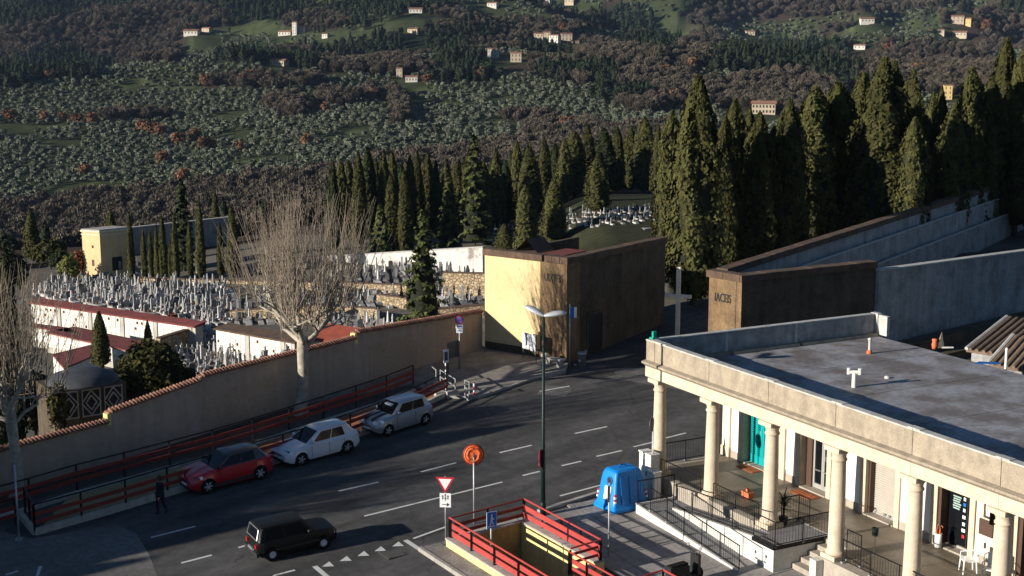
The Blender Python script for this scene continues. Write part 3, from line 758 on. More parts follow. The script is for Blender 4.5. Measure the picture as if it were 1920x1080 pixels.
# ---- pavement before the gatehouse (raised, worn earth and asphalt)
gp_px = [(640, 742), (760, 702), (905, 656), (1012, 657), (1062, 684), (1058, 700), (1000, 712), (930, 736), (893, 748), (842, 746), (812, 735), (770, 724)]
poly = [road(*p)[:2] for p in gp_px]
poly[2] = GC + GN * 5.58 - GD * .02; poly[1] = wl(20.5, -.03); poly[0] = wl(15.3, -.03); poly[3] = GC + GN * 1.8 - GD * .02; poly[4] = GC + GN * .1 - GD * .03
mb = MB(); mb.prism([tuple(p) for p in reversed(poly)], lambda x, y: plane_z(x, y) - .1, lambda x, y: plane_z(x, y) + .1)
struct(mb.build('forecourt_pavement', M['gravel']))
mb = MB()
for a, b in zip([road(*p) for p in gp_px[4:9]], [road(*p) for p in gp_px[5:10]]):
    mb.beam(pl(a[0], a[1], .02), pl(b[0], b[1], .02), .16, .2)
struct(mb.build('forecourt_kerb', M['kerb']))

# ---- paving by the recycling bin: irregular cracked slabs, each its own piece
pav = struct(thing('shop_pavement', None, None))
pav['kind'] = 'structure'
sh = np.array([6.02, 55.99]); SU = np.array([math.sin(R(152.05)), math.cos(R(152.05))]); SV = np.array([-SU[1], SU[0]])
def ps(s, t): return sh + SU * s + SV * t
mb = MB()
edge0 = [road(1010, 962), road(1126, 926), road(1228, 893), road(1290, 872)]
kb = MB()
for a, b in zip(edge0[:-1], edge0[1:]): kb.beam(pl(a[0], a[1], .03), pl(b[0], b[1], .03), .2, .2)
kb.build('kerb', M['kerb'], pav)
rs = np.random.default_rng(3)
ss_ = np.arange(-1.6, 16.5, 1.55); tt_ = [-6.0, -5.1, -3.9, -2.6, -1.2, -.4]
def inside_pit(p):
    a = (np.array(p) - PO) @ PE1; b = (np.array(p) - PO) @ PE2
    return -.1 < b < 3.62 and a > -.3
el = [np.array(e[:2]) for e in edge0]
def street_side(p):
    for a, b in zip(el[:-1], el[1:]):
        d = b - a
        if (d[0] * (p[1] - a[1]) - d[1] * (p[0] - a[0])) / np.linalg.norm(d) > -.12 and -.3 <= (p - a) @ d / (d @ d) <= 1.05: return True
    return False
for i in range(len(ss_) - 1):
    for j in range(len(tt_) - 1):
        jt = rs.uniform(-.02, .02, 2); g_ = .014
        c4 = [(ss_[i] + g_, tt_[j] + g_), (ss_[i + 1] - g_, tt_[j] + g_), (ss_[i + 1] - g_, tt_[j + 1] - g_), (ss_[i] + g_, tt_[j + 1] - g_)]
        pts4 = [ps(*c) for c in c4]
        if any(inside_pit(p) or street_side(p) for p in pts4):
            # cut finer near the pit and the kerb
            n_ = 5
            mb = MB(); any_ = False
            for a_ in range(n_):
                for b_ in range(n_):
                    s0 = c4[0][0] + (c4[1][0] - c4[0][0]) * a_ / n_; s1 = c4[0][0] + (c4[1][0] - c4[0][0]) * (a_ + 1) / n_
                    t0 = c4[0][1] + (c4[2][1] - c4[0][1]) * b_ / n_; t1 = c4[0][1] + (c4[2][1] - c4[0][1]) * (b_ + 1) / n_
                    pp = [ps(s0, t0), ps(s1, t0), ps(s1, t1), ps(s0, t1)]
                    if any(inside_pit(p) or street_side(p) for p in pp): continue
                    mb.prism([tuple(p) for p in pp], lambda x, y: plane_z(x, y) - .05, lambda x, y: plane_z(x, y) + .05 + jt[0] * .3); any_ = True
            if any_: mb.build('paving_slab', M['paving'], pav)
            continue
        mb = MB(); mb.prism([tuple(p) for p in pts4], lambda x, y: plane_z(x, y) - .05, lambda x, y: plane_z(x, y) + .05 + jt[0] * .3)
        mb.build('paving_slab', M['paving'], pav)

# ---- cemetery boundary wall, stepped up the street, capped with clay tiles
wr = thing('boundary_wall', 'long rendered cemetery wall stepped up the street with tiled top', 'wall', (WA[0], WA[1], 0), math.atan2(WD[1], WD[0]))
segs = [(-46, -9, .2, .55), (-9, 3.3, .95, 1.42), (3.3, 9.8, 1.95, 2.62), (9.8, 19.6, 2.62, 3.28), (19.6, 28.83, 3.42, 3.34)]
# heights of the wall top at both ends of every step, read from the photograph
segs = [(-46, -14, -1.2, .9), (-14, 4.85, .9, 1.62), (4.85, 9.8, 2.02, 2.66), (9.8, 19.4, 2.8, 3.14), (19.4, 28.83, 3.42, 3.2)]
tl = MB(); tl.tube([(0, -.02, 0), (0, .5, .09)], [.06, .055], 8); tile_me = tl.mesh('roof_tile', M['tile'], True)
tr_ = MB(); tr_.tube([(0, 0, .09), (0, -.36, -.02)], [.062, .066], 8); tile_f = tr_.mesh('roof_tile', M['tile'], True)
for (t0, t1, z0, z1) in segs:
    mb = MB()
    n_ = max(1, int((t1 - t0) / 3.2)); 
    f = lambda t: z0 + (z1 - z0) * (t - t0) / (t1 - t0)
    mb.prism([(t0, -.0), (t1, -.0), (t1, .3), (t0, .3)], -3.0, lambda x, y: f(x))
    mb.build('wall_panel', M['wall_render'], wr)
    mb = MB(); mb.prism([(t0 - .03, -.06), (t1 - .01, -.06), (t1 - .01, .36), (t0 - .03, .36)], lambda x, y: f(x), lambda x, y: f(x) + .05); mb.build('coping', M['tile'], wr)
    if t0 > -20:
        t = t0 + .1
        while t < t1 - .05:
            o = link('roof_tile', tile_f, wr, (t, .15, f(t) + .07)); o.rotation_euler = (0, 0, rs.uniform(-.05, .05))
            t += .18
for t, z in ((4.85, 2.02), (19.4, 3.42)):
    mb = MB(); mb.box(t - .1, t + .1, -.02, .33, z - .55, z - .02); mb.build('step_pier', M['stair_yellow'], wr)
# painted mends on the wall, slightly proud of the render
for t0, t1, z1 in ((9.85, 14.2, 1.9), (20.3, 23.5, 2.6)):
    mb = MB(); mb.prism([(t0, -.012), (t1, -.012), (t1, .01), (t0, .01)], -.4, lambda x, y: z1 + .04 * (x - t0)); mb.build('render_mend', mat('mend', (.37, .285, .21), .93, .12, .6), wr)
# dark skirting strip along the foot
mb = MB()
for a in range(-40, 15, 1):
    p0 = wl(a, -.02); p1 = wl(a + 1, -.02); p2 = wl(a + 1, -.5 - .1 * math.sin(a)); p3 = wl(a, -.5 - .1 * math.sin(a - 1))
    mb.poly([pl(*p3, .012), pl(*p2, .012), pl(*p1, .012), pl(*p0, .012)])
struct(mb.build('dark_foot_strip', M['paving_dark']))

# ---- the footpath ramp with its two red railings
A_px = [(-60, 1040), (28, 1012)]
F = [road(*p)[:2] for p in ((66, 1003), (200, 965), (330, 925), (430, 896), (520, 868), (610, 840), (690, 812), (765, 778), (838, 742))]
C_ = [road(*p)[:2] for p in ((-40, 985), (60, 955), (130, 932), (260, 897), (400, 858), (480, 835), (560, 808), (640, 782), (710, 760), (775, 733))]
B_ = [road(*p)[:2] for p in ((-40, 972), (60, 944), (130, 922), (260, 888), (400, 850), (480, 826), (560, 800), (640, 773), (710, 750), (775, 724))]
def strip(name, L0, L1, dz, m, kind=True):
    n_ = 30
    def rs_(L):
        L = np.array(L); d = np.concatenate([[0], np.cumsum(np.linalg.norm(np.diff(L, axis=0), axis=1))]); u = np.linspace(0, d[-1], n_)
        return np.stack([np.interp(u, d, L[:, 0]), np.interp(u, d, L[:, 1])], -1)
    a = rs_(L0); b = rs_(L1); mb = MB()
    for i in range(n_ - 1): mb.poly([pl(*a[i], dz), pl(*a[i + 1], dz), pl(*b[i + 1], dz), pl(*b[i], dz)])
    o = mb.build(name, m); return struct(o) if kind else o
half = 4
strip('shaded_footpath', F[:half + 1], C_[2:6], .035, M['path_shaded'])
strip('red_footpath', F[half:], C_[5:], .035, M['path_red'])
lowwall = thing('kerb_wall', 'low pale kerb wall under the street side ramp railing', 'kerb wall')
for a, b in zip(F[:-1], F[1:]):
    mb = MB(); mb.beam(pl(*a, .1), pl(*b, .1), .18, .3); mb.build('wall_length', M['concrete'], lowwall)
midk = thing('path_kerb', 'pale kerb strip between the footpath and the upper walk', 'kerb')
for a, b in zip(C_[:-1], C_[1:]):
    mb = MB(); mb.beam(pl(*a, .06), pl(*b, .06), .3, .16); mb.build('kerb_stone', M['concrete'], midk)
def railing(name, label, line, base, gap, boards, top, mb_mat, top_mat, post_mat, bw=.16, ph=1.05, group=None, sides=1, bt=.035):
    # posts every 'gap' metres along the line with boards at the given heights
    t = thing(name, label, 'railing', group=group)
    P = [np.array(p[:2]) for p in line]; d = np.concatenate([[0], np.cumsum([np.linalg.norm(b - a) for a, b in zip(P[:-1], P[1:])])])
    def pt(u): return np.array([np.interp(u, d, [p[0] for p in P]), np.interp(u, d, [p[1] for p in P])])
    n_ = max(1, round(d[-1] / gap)); us = np.linspace(0, d[-1], n_ + 1)
    for u in us:
        p = pt(u); mb = MB(); mb.box(p[0] - .035, p[0] + .035, p[1] - .035, p[1] + .035, plane_z(*p) + base - .1, plane_z(*p) + base + ph); mb.build('post', post_mat, t)
    for u0, u1 in zip(us[:-1], us[1:]):
        a = pt(u0); b = pt(u1); dd = (b - a) / np.linalg.norm(b - a); nn = np.array([-dd[1], dd[0]]) * .05 * sides
        for h in boards:
            mb = MB(); mb.beam(pl(*(a - nn), base + h), pl(*(b - nn), base + h), bt, bw); mb.build('board', mb_mat, t)
        mb = MB(); mb.tube([pl(*a, base + top), pl(*b, base + top)], .035, 6); mb.build('handrail', top_mat, t)
    return t
railing('ramp_railing', 'red railing with black posts on the street side of the footpath', F, .25, 2.0, (.28, .6), .98, M['rail_brown'], M['iron'], M['iron'], ph=.98)
railing('ramp_railing', 'red railing along the upper walk under the cemetery wall', [b for b in B_], .1, 2.1, (.35, .65), 1.0, M['rail_brown'], M['iron'], M['iron'], ph=1.0)
e0 = F[0]; e1_ = road(66, 968)[:2]
railing('ramp_end_railing', 'short red railing closing the low end of the footpath', [F[0], road(48, 968)[:2]], .25, 1.2, (.28, .6), .98, M['rail_brown'], M['iron'], M['iron'], ph=.98)
railing('ramp_railing', 'red railing at the far left before the footpath opening', [road(-60, 1010)[:2], road(30, 985)[:2]], .1, 1.8, (.35, .65), 1.0, M['rail_brown'], M['iron'], M['iron'], ph=1.0)
mb = MB(); a = F[0]; b = road(40, 972)[:2]; mb.beam(pl(*a, .1), pl(*b, .1), .18, .3); mb.build('wall_length', M['concrete'], lowwall)

# ---- underpass stair
st = thing('underpass_stair', 'pedestrian underpass stairwell with yellow walls and grey coping', 'stairwell', (PO[0], PO[1], 0), math.atan2(PE1[1], PE1[0]))
# local x runs along the stair towards the viewer, local y across; in these axes the street plane is:
Xl = PE1; Yl = np.array([-PE1[1], PE1[0]])
def sz(a, b): p = PO + Xl * a + Yl * b; return plane_z(p[0], p[1])
assert abs(Yl @ PE2) > .99
ysg = 1.0 if Yl @ PE2 > 0 else -1.0
def wallp(name, x0, x1, y0, y1, zb, dz, m, cap=True, capm='concrete'):
    mb = MB(); mb.prism([(x0, y0), (x1, y0), (x1, y1), (x0, y1)], zb, lambda x, y: sz(x, y) + dz); mb.build(name, m, st)
    if cap:
        n_ = max(1, round(max(x1 - x0, y1 - y0) / 1.5))
        for k_ in range(n_):
            mb = MB()
            if x1 - x0 > y1 - y0:
                a = x0 + (x1 - x0) * k_ / n_ + .006; b = x0 + (x1 - x0) * (k_ + 1) / n_ - .006; q_ = [(a, y0 - .05), (b, y0 - .05), (b, y1 + .05), (a, y1 + .05)]
            else:
                a = y0 + (y1 - y0) * k_ / n_ + .006; b = y0 + (y1 - y0) * (k_ + 1) / n_ - .006; q_ = [(x0 - .05, a), (x1 + .05, a), (x1 + .05, b), (x0 - .05, b)]
            mb.prism(q_, lambda x, y: sz(x, y) + dz, lambda x, y: sz(x, y) + dz + .06); mb.build('coping_stone', M[capm], st)
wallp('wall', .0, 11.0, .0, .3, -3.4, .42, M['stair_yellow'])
wallp('wall', .0, .3, .304, 3.146, -3.4, .42, M['stair_shaded'])
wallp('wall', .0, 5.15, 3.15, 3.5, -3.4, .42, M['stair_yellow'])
wallp('wall', 4.95, 5.15, 2.2, 3.146, -3.4, .3, M['stair_shaded'])
wallp('wall', 4.95, 10.8, 2.0, 2.196, -3.4, .12, M['stair_shaded'])
mb = MB(); mb.box(.3, 5.2, .3, 3.15, -3.4, -2.95); mb.build('landing', M['paving_dark'], st)
for k in range(17):
    mb = MB(); x0 = 5.2 + k * .3; mb.box(x0, x0 + .31, .304, 1.996, -3.4, -2.95 + (k + 1) * .155); mb.build('step', M['step_stone'], st)
def lz(a, b, dz=0.0): p = PO + Xl * a + Yl * b; return (float(p[0]), float(p[1]))
railing('stair_railing', 'bright red railing along the left wall of the underpass stair', [lz(.05, .12), lz(11, .12)], .46, 1.55, (.18, .48), .78, M['rail_red'], M['rail_red'], M['iron'], bw=.2, ph=.76, sides=-1)
railing('stair_railing', 'dark red railing across the back of the underpass stair', [lz(.12, .15), lz(.12, 3.35)], .46, 1.6, (.18, .48), .78, M['rail_brown'], M['rail_brown'], M['iron'], bw=.13, ph=.78)
railing('stair_railing', 'bright red railing along the lamp post side of the underpass stair', [lz(.15, 3.38), lz(5.1, 3.38)], .46, 1.25, (.18, .48), .78, M['rail_red'], M['rail_red'], M['iron'], bw=.2, ph=.76, sides=1)
railing('stair_railing', 'red inner railing beside the descending steps', [lz(4.95, 2.1), lz(9.2, 2.1)], .16, 1.1, (.3, .6), .92, M['rail_red'], M['rail_red'], M['iron'], bw=.18, ph=.9, sides=-1)
railing('stair_railing', 'short red end railing closing the open corner of the pit', [lz(5.05, 3.36), lz(5.05, 2.1)], .36, 1.2, (.3, .6), .86, M['rail_red'], M['rail_red'], M['iron'], bw=.1, ph=.8)
railing('stair_railing', 'second red stair railing cut by the bottom of the frame', [lz(10.8, 2.7), lz(8.15, 2.7), lz(8.05, 3.65), lz(10.8, 3.65)], .05, 1.2, (.35, .65), 1.1, M['rail_red'], M['rail_red'], M['iron'], bw=.18, ph=1.05)
# kerb round the left of the stair and the worn strip beside it
mb = MB(); mb.prism([(-.5, -.75), (11, -.75), (11, -.005), (-.5, -.005)], lambda x, y: sz(x, y) - .1, lambda x, y: sz(x, y) + .14)
o = mb.build('stair_kerb', M['gravel']); o.location = (PO[0], PO[1], 0); o.rotation_euler = (0, 0, math.atan2(PE1[1], PE1[0])); struct(o)
mb = MB()
for k in range(9): mb.prism([(-.52 + k * 1.25, -.9), (.71 + k * 1.25, -.9), (.71 + k * 1.25, -.76), (-.52 + k * 1.25, -.76)], lambda x, y: sz(x, y) - .1, lambda x, y: sz(x, y) + .16)
o = mb.build('stair_kerb_stones', M['kerb']); o.location = (PO[0], PO[1], 0); o.rotation_euler = (0, 0, math.atan2(PE1[1], PE1[0])); struct(o)
mb = MB(); mb.prism([(-.5, 0.0), (-.005, 0.0), (-.005, 3.5), (-.5, 3.5)], lambda x, y: sz(x, y) - .1, lambda x, y: sz(x, y) + .12)
o = mb.build('stair_back_kerb', M['gravel']); o.location = (PO[0], PO[1], 0); o.rotation_euler = (0, 0, math.atan2(PE1[1], PE1[0])); struct(o)
# ------------------------------------------------------------------ arcade with shops
SHX, SHY = 6.02, 55.99
SRZ = math.atan2(SU[1], SU[0])
shop = thing('arcade_building', 'low travertine arcade of shops with round columns and flat roof', 'building', (SHX, SHY, 0), SRZ)
def sbox(name, m, x0, x1, y0, y1, z0, z1, parent=None):
    return MB().box(x0, x1, y0, y1, z0, z1).build(name, M[m] if isinstance(m, str) else m, parent or shop)
FZ = .9; S1 = 21.6
# terrace
mb = MB()
mb.box(-1.0, 7.28, -.42, 4.3, -1.6, FZ); mb.box(10.42, S1, -.42, 4.3, -1.6, FZ); mb.box(7.281, 10.419, 1.32, 4.3, -1.6, FZ)
ter = mb.build('terrace', M['step_stone'], shop)
# terrace floor: large polished slabs with thin joints
rs = np.random.default_rng(5)
fm = [mat('floor_slab_%d' % i, c, .5, .3, 1.4, fine=.15, spec=.4) for i, c in enumerate(((.15, .125, .093), (.135, .112, .084), (.165, .137, .1)))]
for i in range(13):
    for j in range(3):
        x0 = -.6 + i * 1.7; y0 = .02 + j * 1.3
        if x0 < 10.42 and x0 + 1.7 > 7.28 and y0 < 1.3: continue
        MB().box(x0 + .008, min(x0 + 1.692, S1 - .05), y0 + .008, y0 + 1.292, FZ - .02, FZ + .004).build('floor_slab', fm[rs.integers(3)], shop)
# steps between the ramp landing and the fourth column
for k in range(5):
    sbox('step', 'step_stone', 9.12, 10.41, -.46 + k * .35, 1.315 - .001 * k, -1.0, .02 + .18 * (k + 1) - .02 * k * .2 if k < 4 else FZ - .004)
# columns
def column_me():
    mb = MB(); mb.box(-.36, .36, -.36, .36, 0, .16); p = mb.mesh('plinth', M['travertine'])
    mb = MB(); mb.lathe([(.34, .16), (.36, .2), (.345, .27), (.3, .3), (.29, .34), (.285, .5), (.262, 2.2), (.235, 3.42), (.235, 3.46), (.275, 3.49), (.275, 3.54), (.24, 3.57), (.24, 3.68), (.3, 3.78), (.31, 3.82)], 20)
    s_ = mb.mesh('shaft', M['travertine'], True)
    mb = MB(); mb.box(-.37, .37, -.37, .37, 3.82, 3.98); c = mb.mesh('abacus', M['travertine'])
    return p, s_, c
cme = column_me()
for i in range(6):
    cr = link('column', cme[1], shop, (3.62 * i, 0, FZ))
    for nm, me_ in (('plinth', cme[0]), ('abacus', cme[2])): link(nm, me_, cr)
# entablature along the front and round the left end
joints = [-.72, -.1, .38, 3.62, 7.24, 10.86, 14.48, 18.1, S1]
for a, b in zip(joints[:-1], joints[1:]):
    sbox('architrave', 'travertine', a + .006, b - .006, -.27, .27, 4.88, 5.3)
    mb = MB(); mb.tris([(a + .004, y, z) for y, z in ((-.27, 5.3), (-.33, 5.36), (-.46, 5.44), (-.46, 5.52), (-.27, 5.56), (.2, 5.56), (.2, 5.3))] + [(b - .004, y, z) for y, z in ((-.27, 5.3), (-.33, 5.36), (-.46, 5.44), (-.46, 5.52), (-.27, 5.56), (.2, 5.56), (.2, 5.3))], [])
    for k in range(7): mb.f.append((k, k + 7, (k + 1) % 7 + 7, (k + 1) % 7)); mb.m.append(0)
    mb.f.append(tuple(range(7))); mb.f.append(tuple(range(13, 6, -1))); mb.m += [0, 0]
    mb.build('cornice', M['parapet'], shop)
    sbox('parapet_panel', 'parapet', a + .012, b - .012, -.24, -.06, 5.56, 6.36)
    sbox('parapet_lining', 'parapet_in', a + .03, b - .03, -.058, 0.0, 5.56, 6.34)
    sbox('coping_stone', 'coping', a + .012, b - .012, -.27, .03, 6.361, 6.41)
    if b < S1: sbox('joint_cap', 'coping', b - .22, b + .3, -.255, .015, 6.411, 6.435)
yj = [.04, 3.62, 7.3, 11.7]
for a, b in zip(yj[:-1], yj[1:]):
    sbox('architrave', 'travertine', -.62, -.1, a + .235, b - .006 if b < 11 else b, 4.88, 5.3)
    sbox('cornice', 'parapet', -.86, -.2, a + .17, b - .006, 5.302, 5.55)
    sbox('parapet_panel', 'parapet', -.7, -.52, a + .02, b - .03, 5.56, 6.36)
    sbox('parapet_lining', 'parapet_in', -.518, -.46, a + .02, b - .03, 5.56, 6.34)
    sbox('coping_stone', 'coping', -.73, -.43, a, b - .012, 6.361, 6.41)
sbox('parapet_end', 'coping', -.73, -.3, 11.7, 11.95, 5.5, 6.43)
sbox('parapet_stub', 'coping', -.3, .25, 11.76, 11.93, 5.5, 6.38)
for y in (3.6, 7.28):
    sbox('slot_light_strip', 'coping', -.5, -.44, y - .08, y + .06, 5.52, 6.36)  # pale strips stand in for sunlight coming through the parapet joints
# roof slab and its felt sheets
sbox('roof_slab', 'travertine', -.2, S1, .22, 11.66, 5.0, 5.4)
for i in range(11):
    a = -.42 + i * 2.0
    sbox('felt_sheet', 'roof_felt', a + .0, min(a + 1.985, S1), .03, 11.69, 5.4, 5.425 + .006 * (i % 2))
# back wall of the arcade, doors and pilasters
T = 4.0
def wallseg(a, b, m='stucco_white', z0=FZ, z1=4.95, t=T, name='wall'): return sbox(name, m, a, b, t, t + .25, z0, z1)
segs_w = [(-.5, .06), (2.6, 3.81), (5.86, 7.62), (9.62, 11.2), (13.3, 14.85), (17.0, 18.4), (20.6, S1)]
for a, b in segs_w: wallseg(a, b)
sbox('wall', 'stucco_cream', 13.303, 14.15, T - .02, T - .001, FZ + .3, 4.9)
doors = [(.45, 2.06), (4.2, 5.66), (7.95, 9.4), (11.6, 13.0), (15.2, 16.7), (18.8, 20.3)]
for a, b in doors:
    sbox('wall', 'stucco_white', a - .38, b + .3, T + .3, T + .42, 3.3, 4.95)
    sbox('door_surround', 'travertine', a - .36, a - .06, T - .08, T + .5, FZ, 4.9)
    sbox('door_surround', 'travertine', b + .04, b + .28, T - .08, T + .5, FZ, 4.9)
    sbox('lintel', 'travertine', a - .06, b + .04, T - .06, T + .5, 3.3, 4.9)
    sbox('sill', 'step_stone', a - .06, b + .04, T - .12, T + .6, FZ, FZ + .06)
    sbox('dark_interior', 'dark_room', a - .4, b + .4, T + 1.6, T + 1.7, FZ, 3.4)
for a in (-.98, 2.62, 6.9, 10.2, 14.3):
    pass
sbox('corner_pilaster', 'stucco_cream', -1.0, -.501, T - .1, T + .3, FZ, 4.95)
sbox('corner_pilaster_base', 'travertine', -1.04, -.47, T - .14, T + .3, FZ, 1.32)
sbox('side_wall', 'stucco_cream', -1.0, -.7, T + .301, 11.6, -1.0, 4.95)
sbox('pilaster', 'travertine', 2.62, 3.15, T - .09, T - .001, FZ, 4.95)
sbox('pilaster_base', 'travertine', 2.6, 3.2, T - .13, T - .0015, FZ, 1.35)
for a, b in ((-.5, .06), (3.2, 3.81), (5.9, 7.6), (9.7, 11.2), (13.3, 14.85)):
    sbox('skirting', 'step_stone', a, b, T - .03, T - .002, FZ, 1.2)
# teal grille doors
d = link('teal_door', MB().box(.5, 2.02, T + .34, T + .38, FZ + .07, 3.28).mesh('pane', M['glass']), shop)
for x0, x1 in ((.48, .58), (.86, .98), (1.2, 1.3), (1.31, 1.41), (1.62, 1.72), (1.95, 2.04)): MB().box(x0, x1, T + .24, T + .3, FZ + .06, 3.29).build('stile', M['teal'], d)
for z0, z1 in ((FZ + .06, FZ + .42), (3.19, 3.29)): MB().box(.5, 2.02, T + .235, T + .31, z0, z1).build('rail', M['teal'], d)
mb = MB()
for k in range(26):
    z = FZ + .44 + k * .085
    for x0, x1 in ((.58, .86), (.98, 1.2), (1.41, 1.62), (1.72, 1.95)):
        mb.beam((x0, T + .27, z), (x1, T + .27, z + .06), .03, .026); mb.beam((x0, T + .27, z + .06), (x1, T + .27, z), .03, .026)
tag(mb.build('grille', M['teal'], d), kind='stuff')
for x, z in ((1.08, 2.3), (1.08, 2.02), (1.82, 2.5), (1.82, 2.2), (1.8, 1.9)): MB().box(x - .1, x + .1, T + .325, T + .335, z - .07, z + .07).build('notice', M['sign_white'], d)
# glass double door
d = link('glass_door', MB().box(4.24, 5.62, T + .36, T + .39, FZ + .07, 3.28).mesh('pane', M['glass']), shop)
for x0, x1 in ((4.5, 4.6), (5.0, 5.08), (5.09, 5.17), (5.54, 5.63)): MB().box(x0, x1, T + .28, T + .36, FZ + .07, 3.28).build('frame', M['alu'], d)
for x0, x1 in ((4.6, 5.0), (5.17, 5.54)): MB().box(x0, x1, T + .29, T + .35, FZ + .07, FZ + .25).build('frame', M['alu'], d)
MB().box(4.2, 4.5, T + .2, T + .42, FZ + .06, 3.3).build('jamb', M['brown_frame'], d)
MB().box(4.64, 4.98, T + .2, T + .27, FZ + .82, FZ + .86).build('handle', M['steel'], d); MB().box(5.2, 5.45, T + .2, T + .27, FZ + .82, FZ + .86).build('handle', M['steel'], d)
MB().box(5.2, 5.28, T + .345, T + .355, FZ + 1.25, FZ + 1.45).build('notice', M['sign_white'], d)
# roller shutter, each slat its own
d = link('roller_shutter', MB().box(7.9, 9.44, T + .34, T + .4, FZ + .06, 3.3).mesh('backing', M['shutter']), shop)
sl = MB(); sl.tris([(7.98, 0, 0), (9.38, 0, 0), (9.38, -.035, .03), (7.98, -.035, .03), (7.98, 0, .082), (9.38, 0, .082)], [(0, 1, 2), (0, 2, 3), (3, 2, 5), (3, 5, 4)]); slm = sl.mesh('slat', M['shutter'])
for k in range(28): link('slat', slm, d, (0, T + .338, FZ + .08 + k * .085))
MB().box(7.84, 7.97, T + .1, T + .42, FZ + .06, 3.3).build('jamb', M['brown_frame'], d)
MB().box(7.98, 9.38, T + .28, T + .34, FZ + .06, FZ + .13).build('bottom_bar', M['alu'], d)
for x in (8.6, 8.85): MB().box(x - .05, x + .05, T + .25, T + .28, FZ + .09, FZ + .2).build('lock', M['steel'], d)
# dark shop window with brown frame and display
d = link('shop_window', MB().box(11.6, 13.0, T + .36, T + .39, FZ + .06, 3.28).mesh('pane', M['glass']), shop)
MB().box(11.5, 11.66, T + .0, T + .42, FZ + .06, 3.3).build('frame', M['brown_frame'], d); MB().box(11.66, 13.04, T + .05, T + .42, 3.08, 3.3).build('frame', M['brown_frame'], d)
MB().box(12.2, 13.0, T + .28, T + .36, FZ + .06, FZ + .14).build('frame', M['alu'], d); MB().box(12.55, 12.6, T + .33, T + .36, FZ + .14, 3.08).build('frame', M['black'], d)
pm = plain('print_pale', (.3, .42, .38), .6)
for k in range(6): MB().box(11.86 + .02 * (k % 2), 12.24 - .03 * (k % 3), T + .352, T + .358, 2.72 - k * .085, 2.77 - k * .085).build('print_line', pm, d)
for k, (z, w_, m_) in enumerate(((2.75, .05, 'sign_white'), (2.55, .06, 'sign_blue'), (2.35, .05, 'sign_white'), (2.1, .07, 'sign_white'), (1.85, .06, 'sign_white'), (1.62, .08, 'sign_white'), (1.4, .06, 'sign_red'))):
    MB().box(12.4 - w_, 12.4 + w_, T + .352, T + .358, z - .06, z + .06).build('sticker', M[m_], d)
for a, b in doors[4:]:
    d = link('shop_window', MB().box(a, b, T + .36, T + .39, FZ + .06, 3.28).mesh('pane', M['glass']), shop); MB().box(a - .08, a + .1, T, T + .42, FZ + .06, 3.3).build('frame', M['brown_frame'], d)

# things fixed to or standing in the arcade, in the arcade's axes
def shopthing(name, label, cat, s, t, z, rz=0.0, group=None):
    p = ps(s, t); return thing(name, label, cat, (p[0], p[1], z), SRZ + rz, group)
def sobj(o_mb, name, m, label, cat, s, t, z, group=None, smooth=False):
    p = ps(s, t); o = link(name, o_mb.mesh(name, M[m], smooth), None, (p[0], p[1], z), SRZ); return tag(o, label, cat, group)
t = shopthing('notice_case', 'dark framed notice case high on the cream shop wall', 'notice case', 13.95, T - .03, 2.6)
MB().box(-.22, .22, -.12, 0, 0, .75).build('case', M['brown_frame'], t); MB().box(-.1, .12, -.13, -.121, .1, .62).build('pane', M['sign_white'], t)
sobj(MB().box(-.3, .3, -.06, 0, 0, .55), 'wall_plaque', 'brown_frame', 'plain brown plaque on the cream wall below the notice case', 'plaque', 13.8, T - .025, 1.95)
sobj(MB().box(-.03, .03, -.05, 0, 0, .2), 'door_bell', 'iron_grey', 'small grey door bell low on the cream shop wall', 'door bell', 13.78, T - .025, 1.5)
t = shopthing('wall_lamp', 'black bracket lamp beside the sixth column', 'lamp', 14.5, T - .02, 2.9)
MB().tube([(0, 0, 0), (0, -.45, .02)], .02, 6).build('arm', M['iron'], t); MB().box(-.07, .07, -.6, -.42, -.25, .3).build('lantern', M['iron'], t)
for s, w, t0, lab in ((1.3, .55, 3.62, 'orange brown door mat before the teal grille door'), (5.0, .62, 3.45, 'orange brown door mat before the glass double door')):
    p = ps(s, t0); tt = thing('door_mat', lab, 'door mat', (p[0], p[1], FZ + .005), SRZ)
    MB().box(-w, w, -.28, .28, 0, .02).build('pile', M['mat_red'], tt)
    for k in range(3): MB().box(-w * .92, w * .92, -.2 + k * .16, -.14 + k * .16, .02, .03).build('ridge', M['mat_red'], tt)
t = shopthing('umbrella_stand', 'white umbrella stand holding furled umbrellas at shop window', 'umbrella stand', 11.86, T - .25, FZ + .06)
MB().lathe([(.12, 0), (.13, .5), (.11, .5), (.1, .1)], 12).build('bin', M['white_plastic'], t, True)
for k, (a, m_) in enumerate(((.1, 'orange'), (1.9, 'black'), (3.6, 'orange'), (4.9, 'black'))):
    u = tag(link('umbrella', MB().tube([(0, 0, .1), (.06 * math.cos(a), .06 * math.sin(a), .62)], [.02, .035], 6).mesh('canopy', M[m_])), ['furled orange umbrella leaning left in the white stand', 'furled black umbrella at the back of the white stand', 'furled orange umbrella with curved handle in the white stand', 'furled black umbrella at the front of the white stand'][k], 'umbrella')
    p = ps(11.86, T - .25); u.location = (p[0], p[1], FZ + .08); u.rotation_euler = (0, 0, SRZ)
    h = [(.06 * math.cos(a) + .06 * (1 - math.cos(q_)), .06 * math.sin(a), .62 + .1 + .06 * math.sin(q_)) for q_ in np.linspace(0, 3.1, 6)]
    hd = MB().tube([(.06 * math.cos(a), .06 * math.sin(a), .6)] + h, .014, 6).build('handle', M['terracotta' if k % 2 == 0 else 'black'], u)
t = shopthing('flower_pot', 'terracotta planter box on the terrace behind the railing', 'flower pot', 4.22, 1.3, FZ)
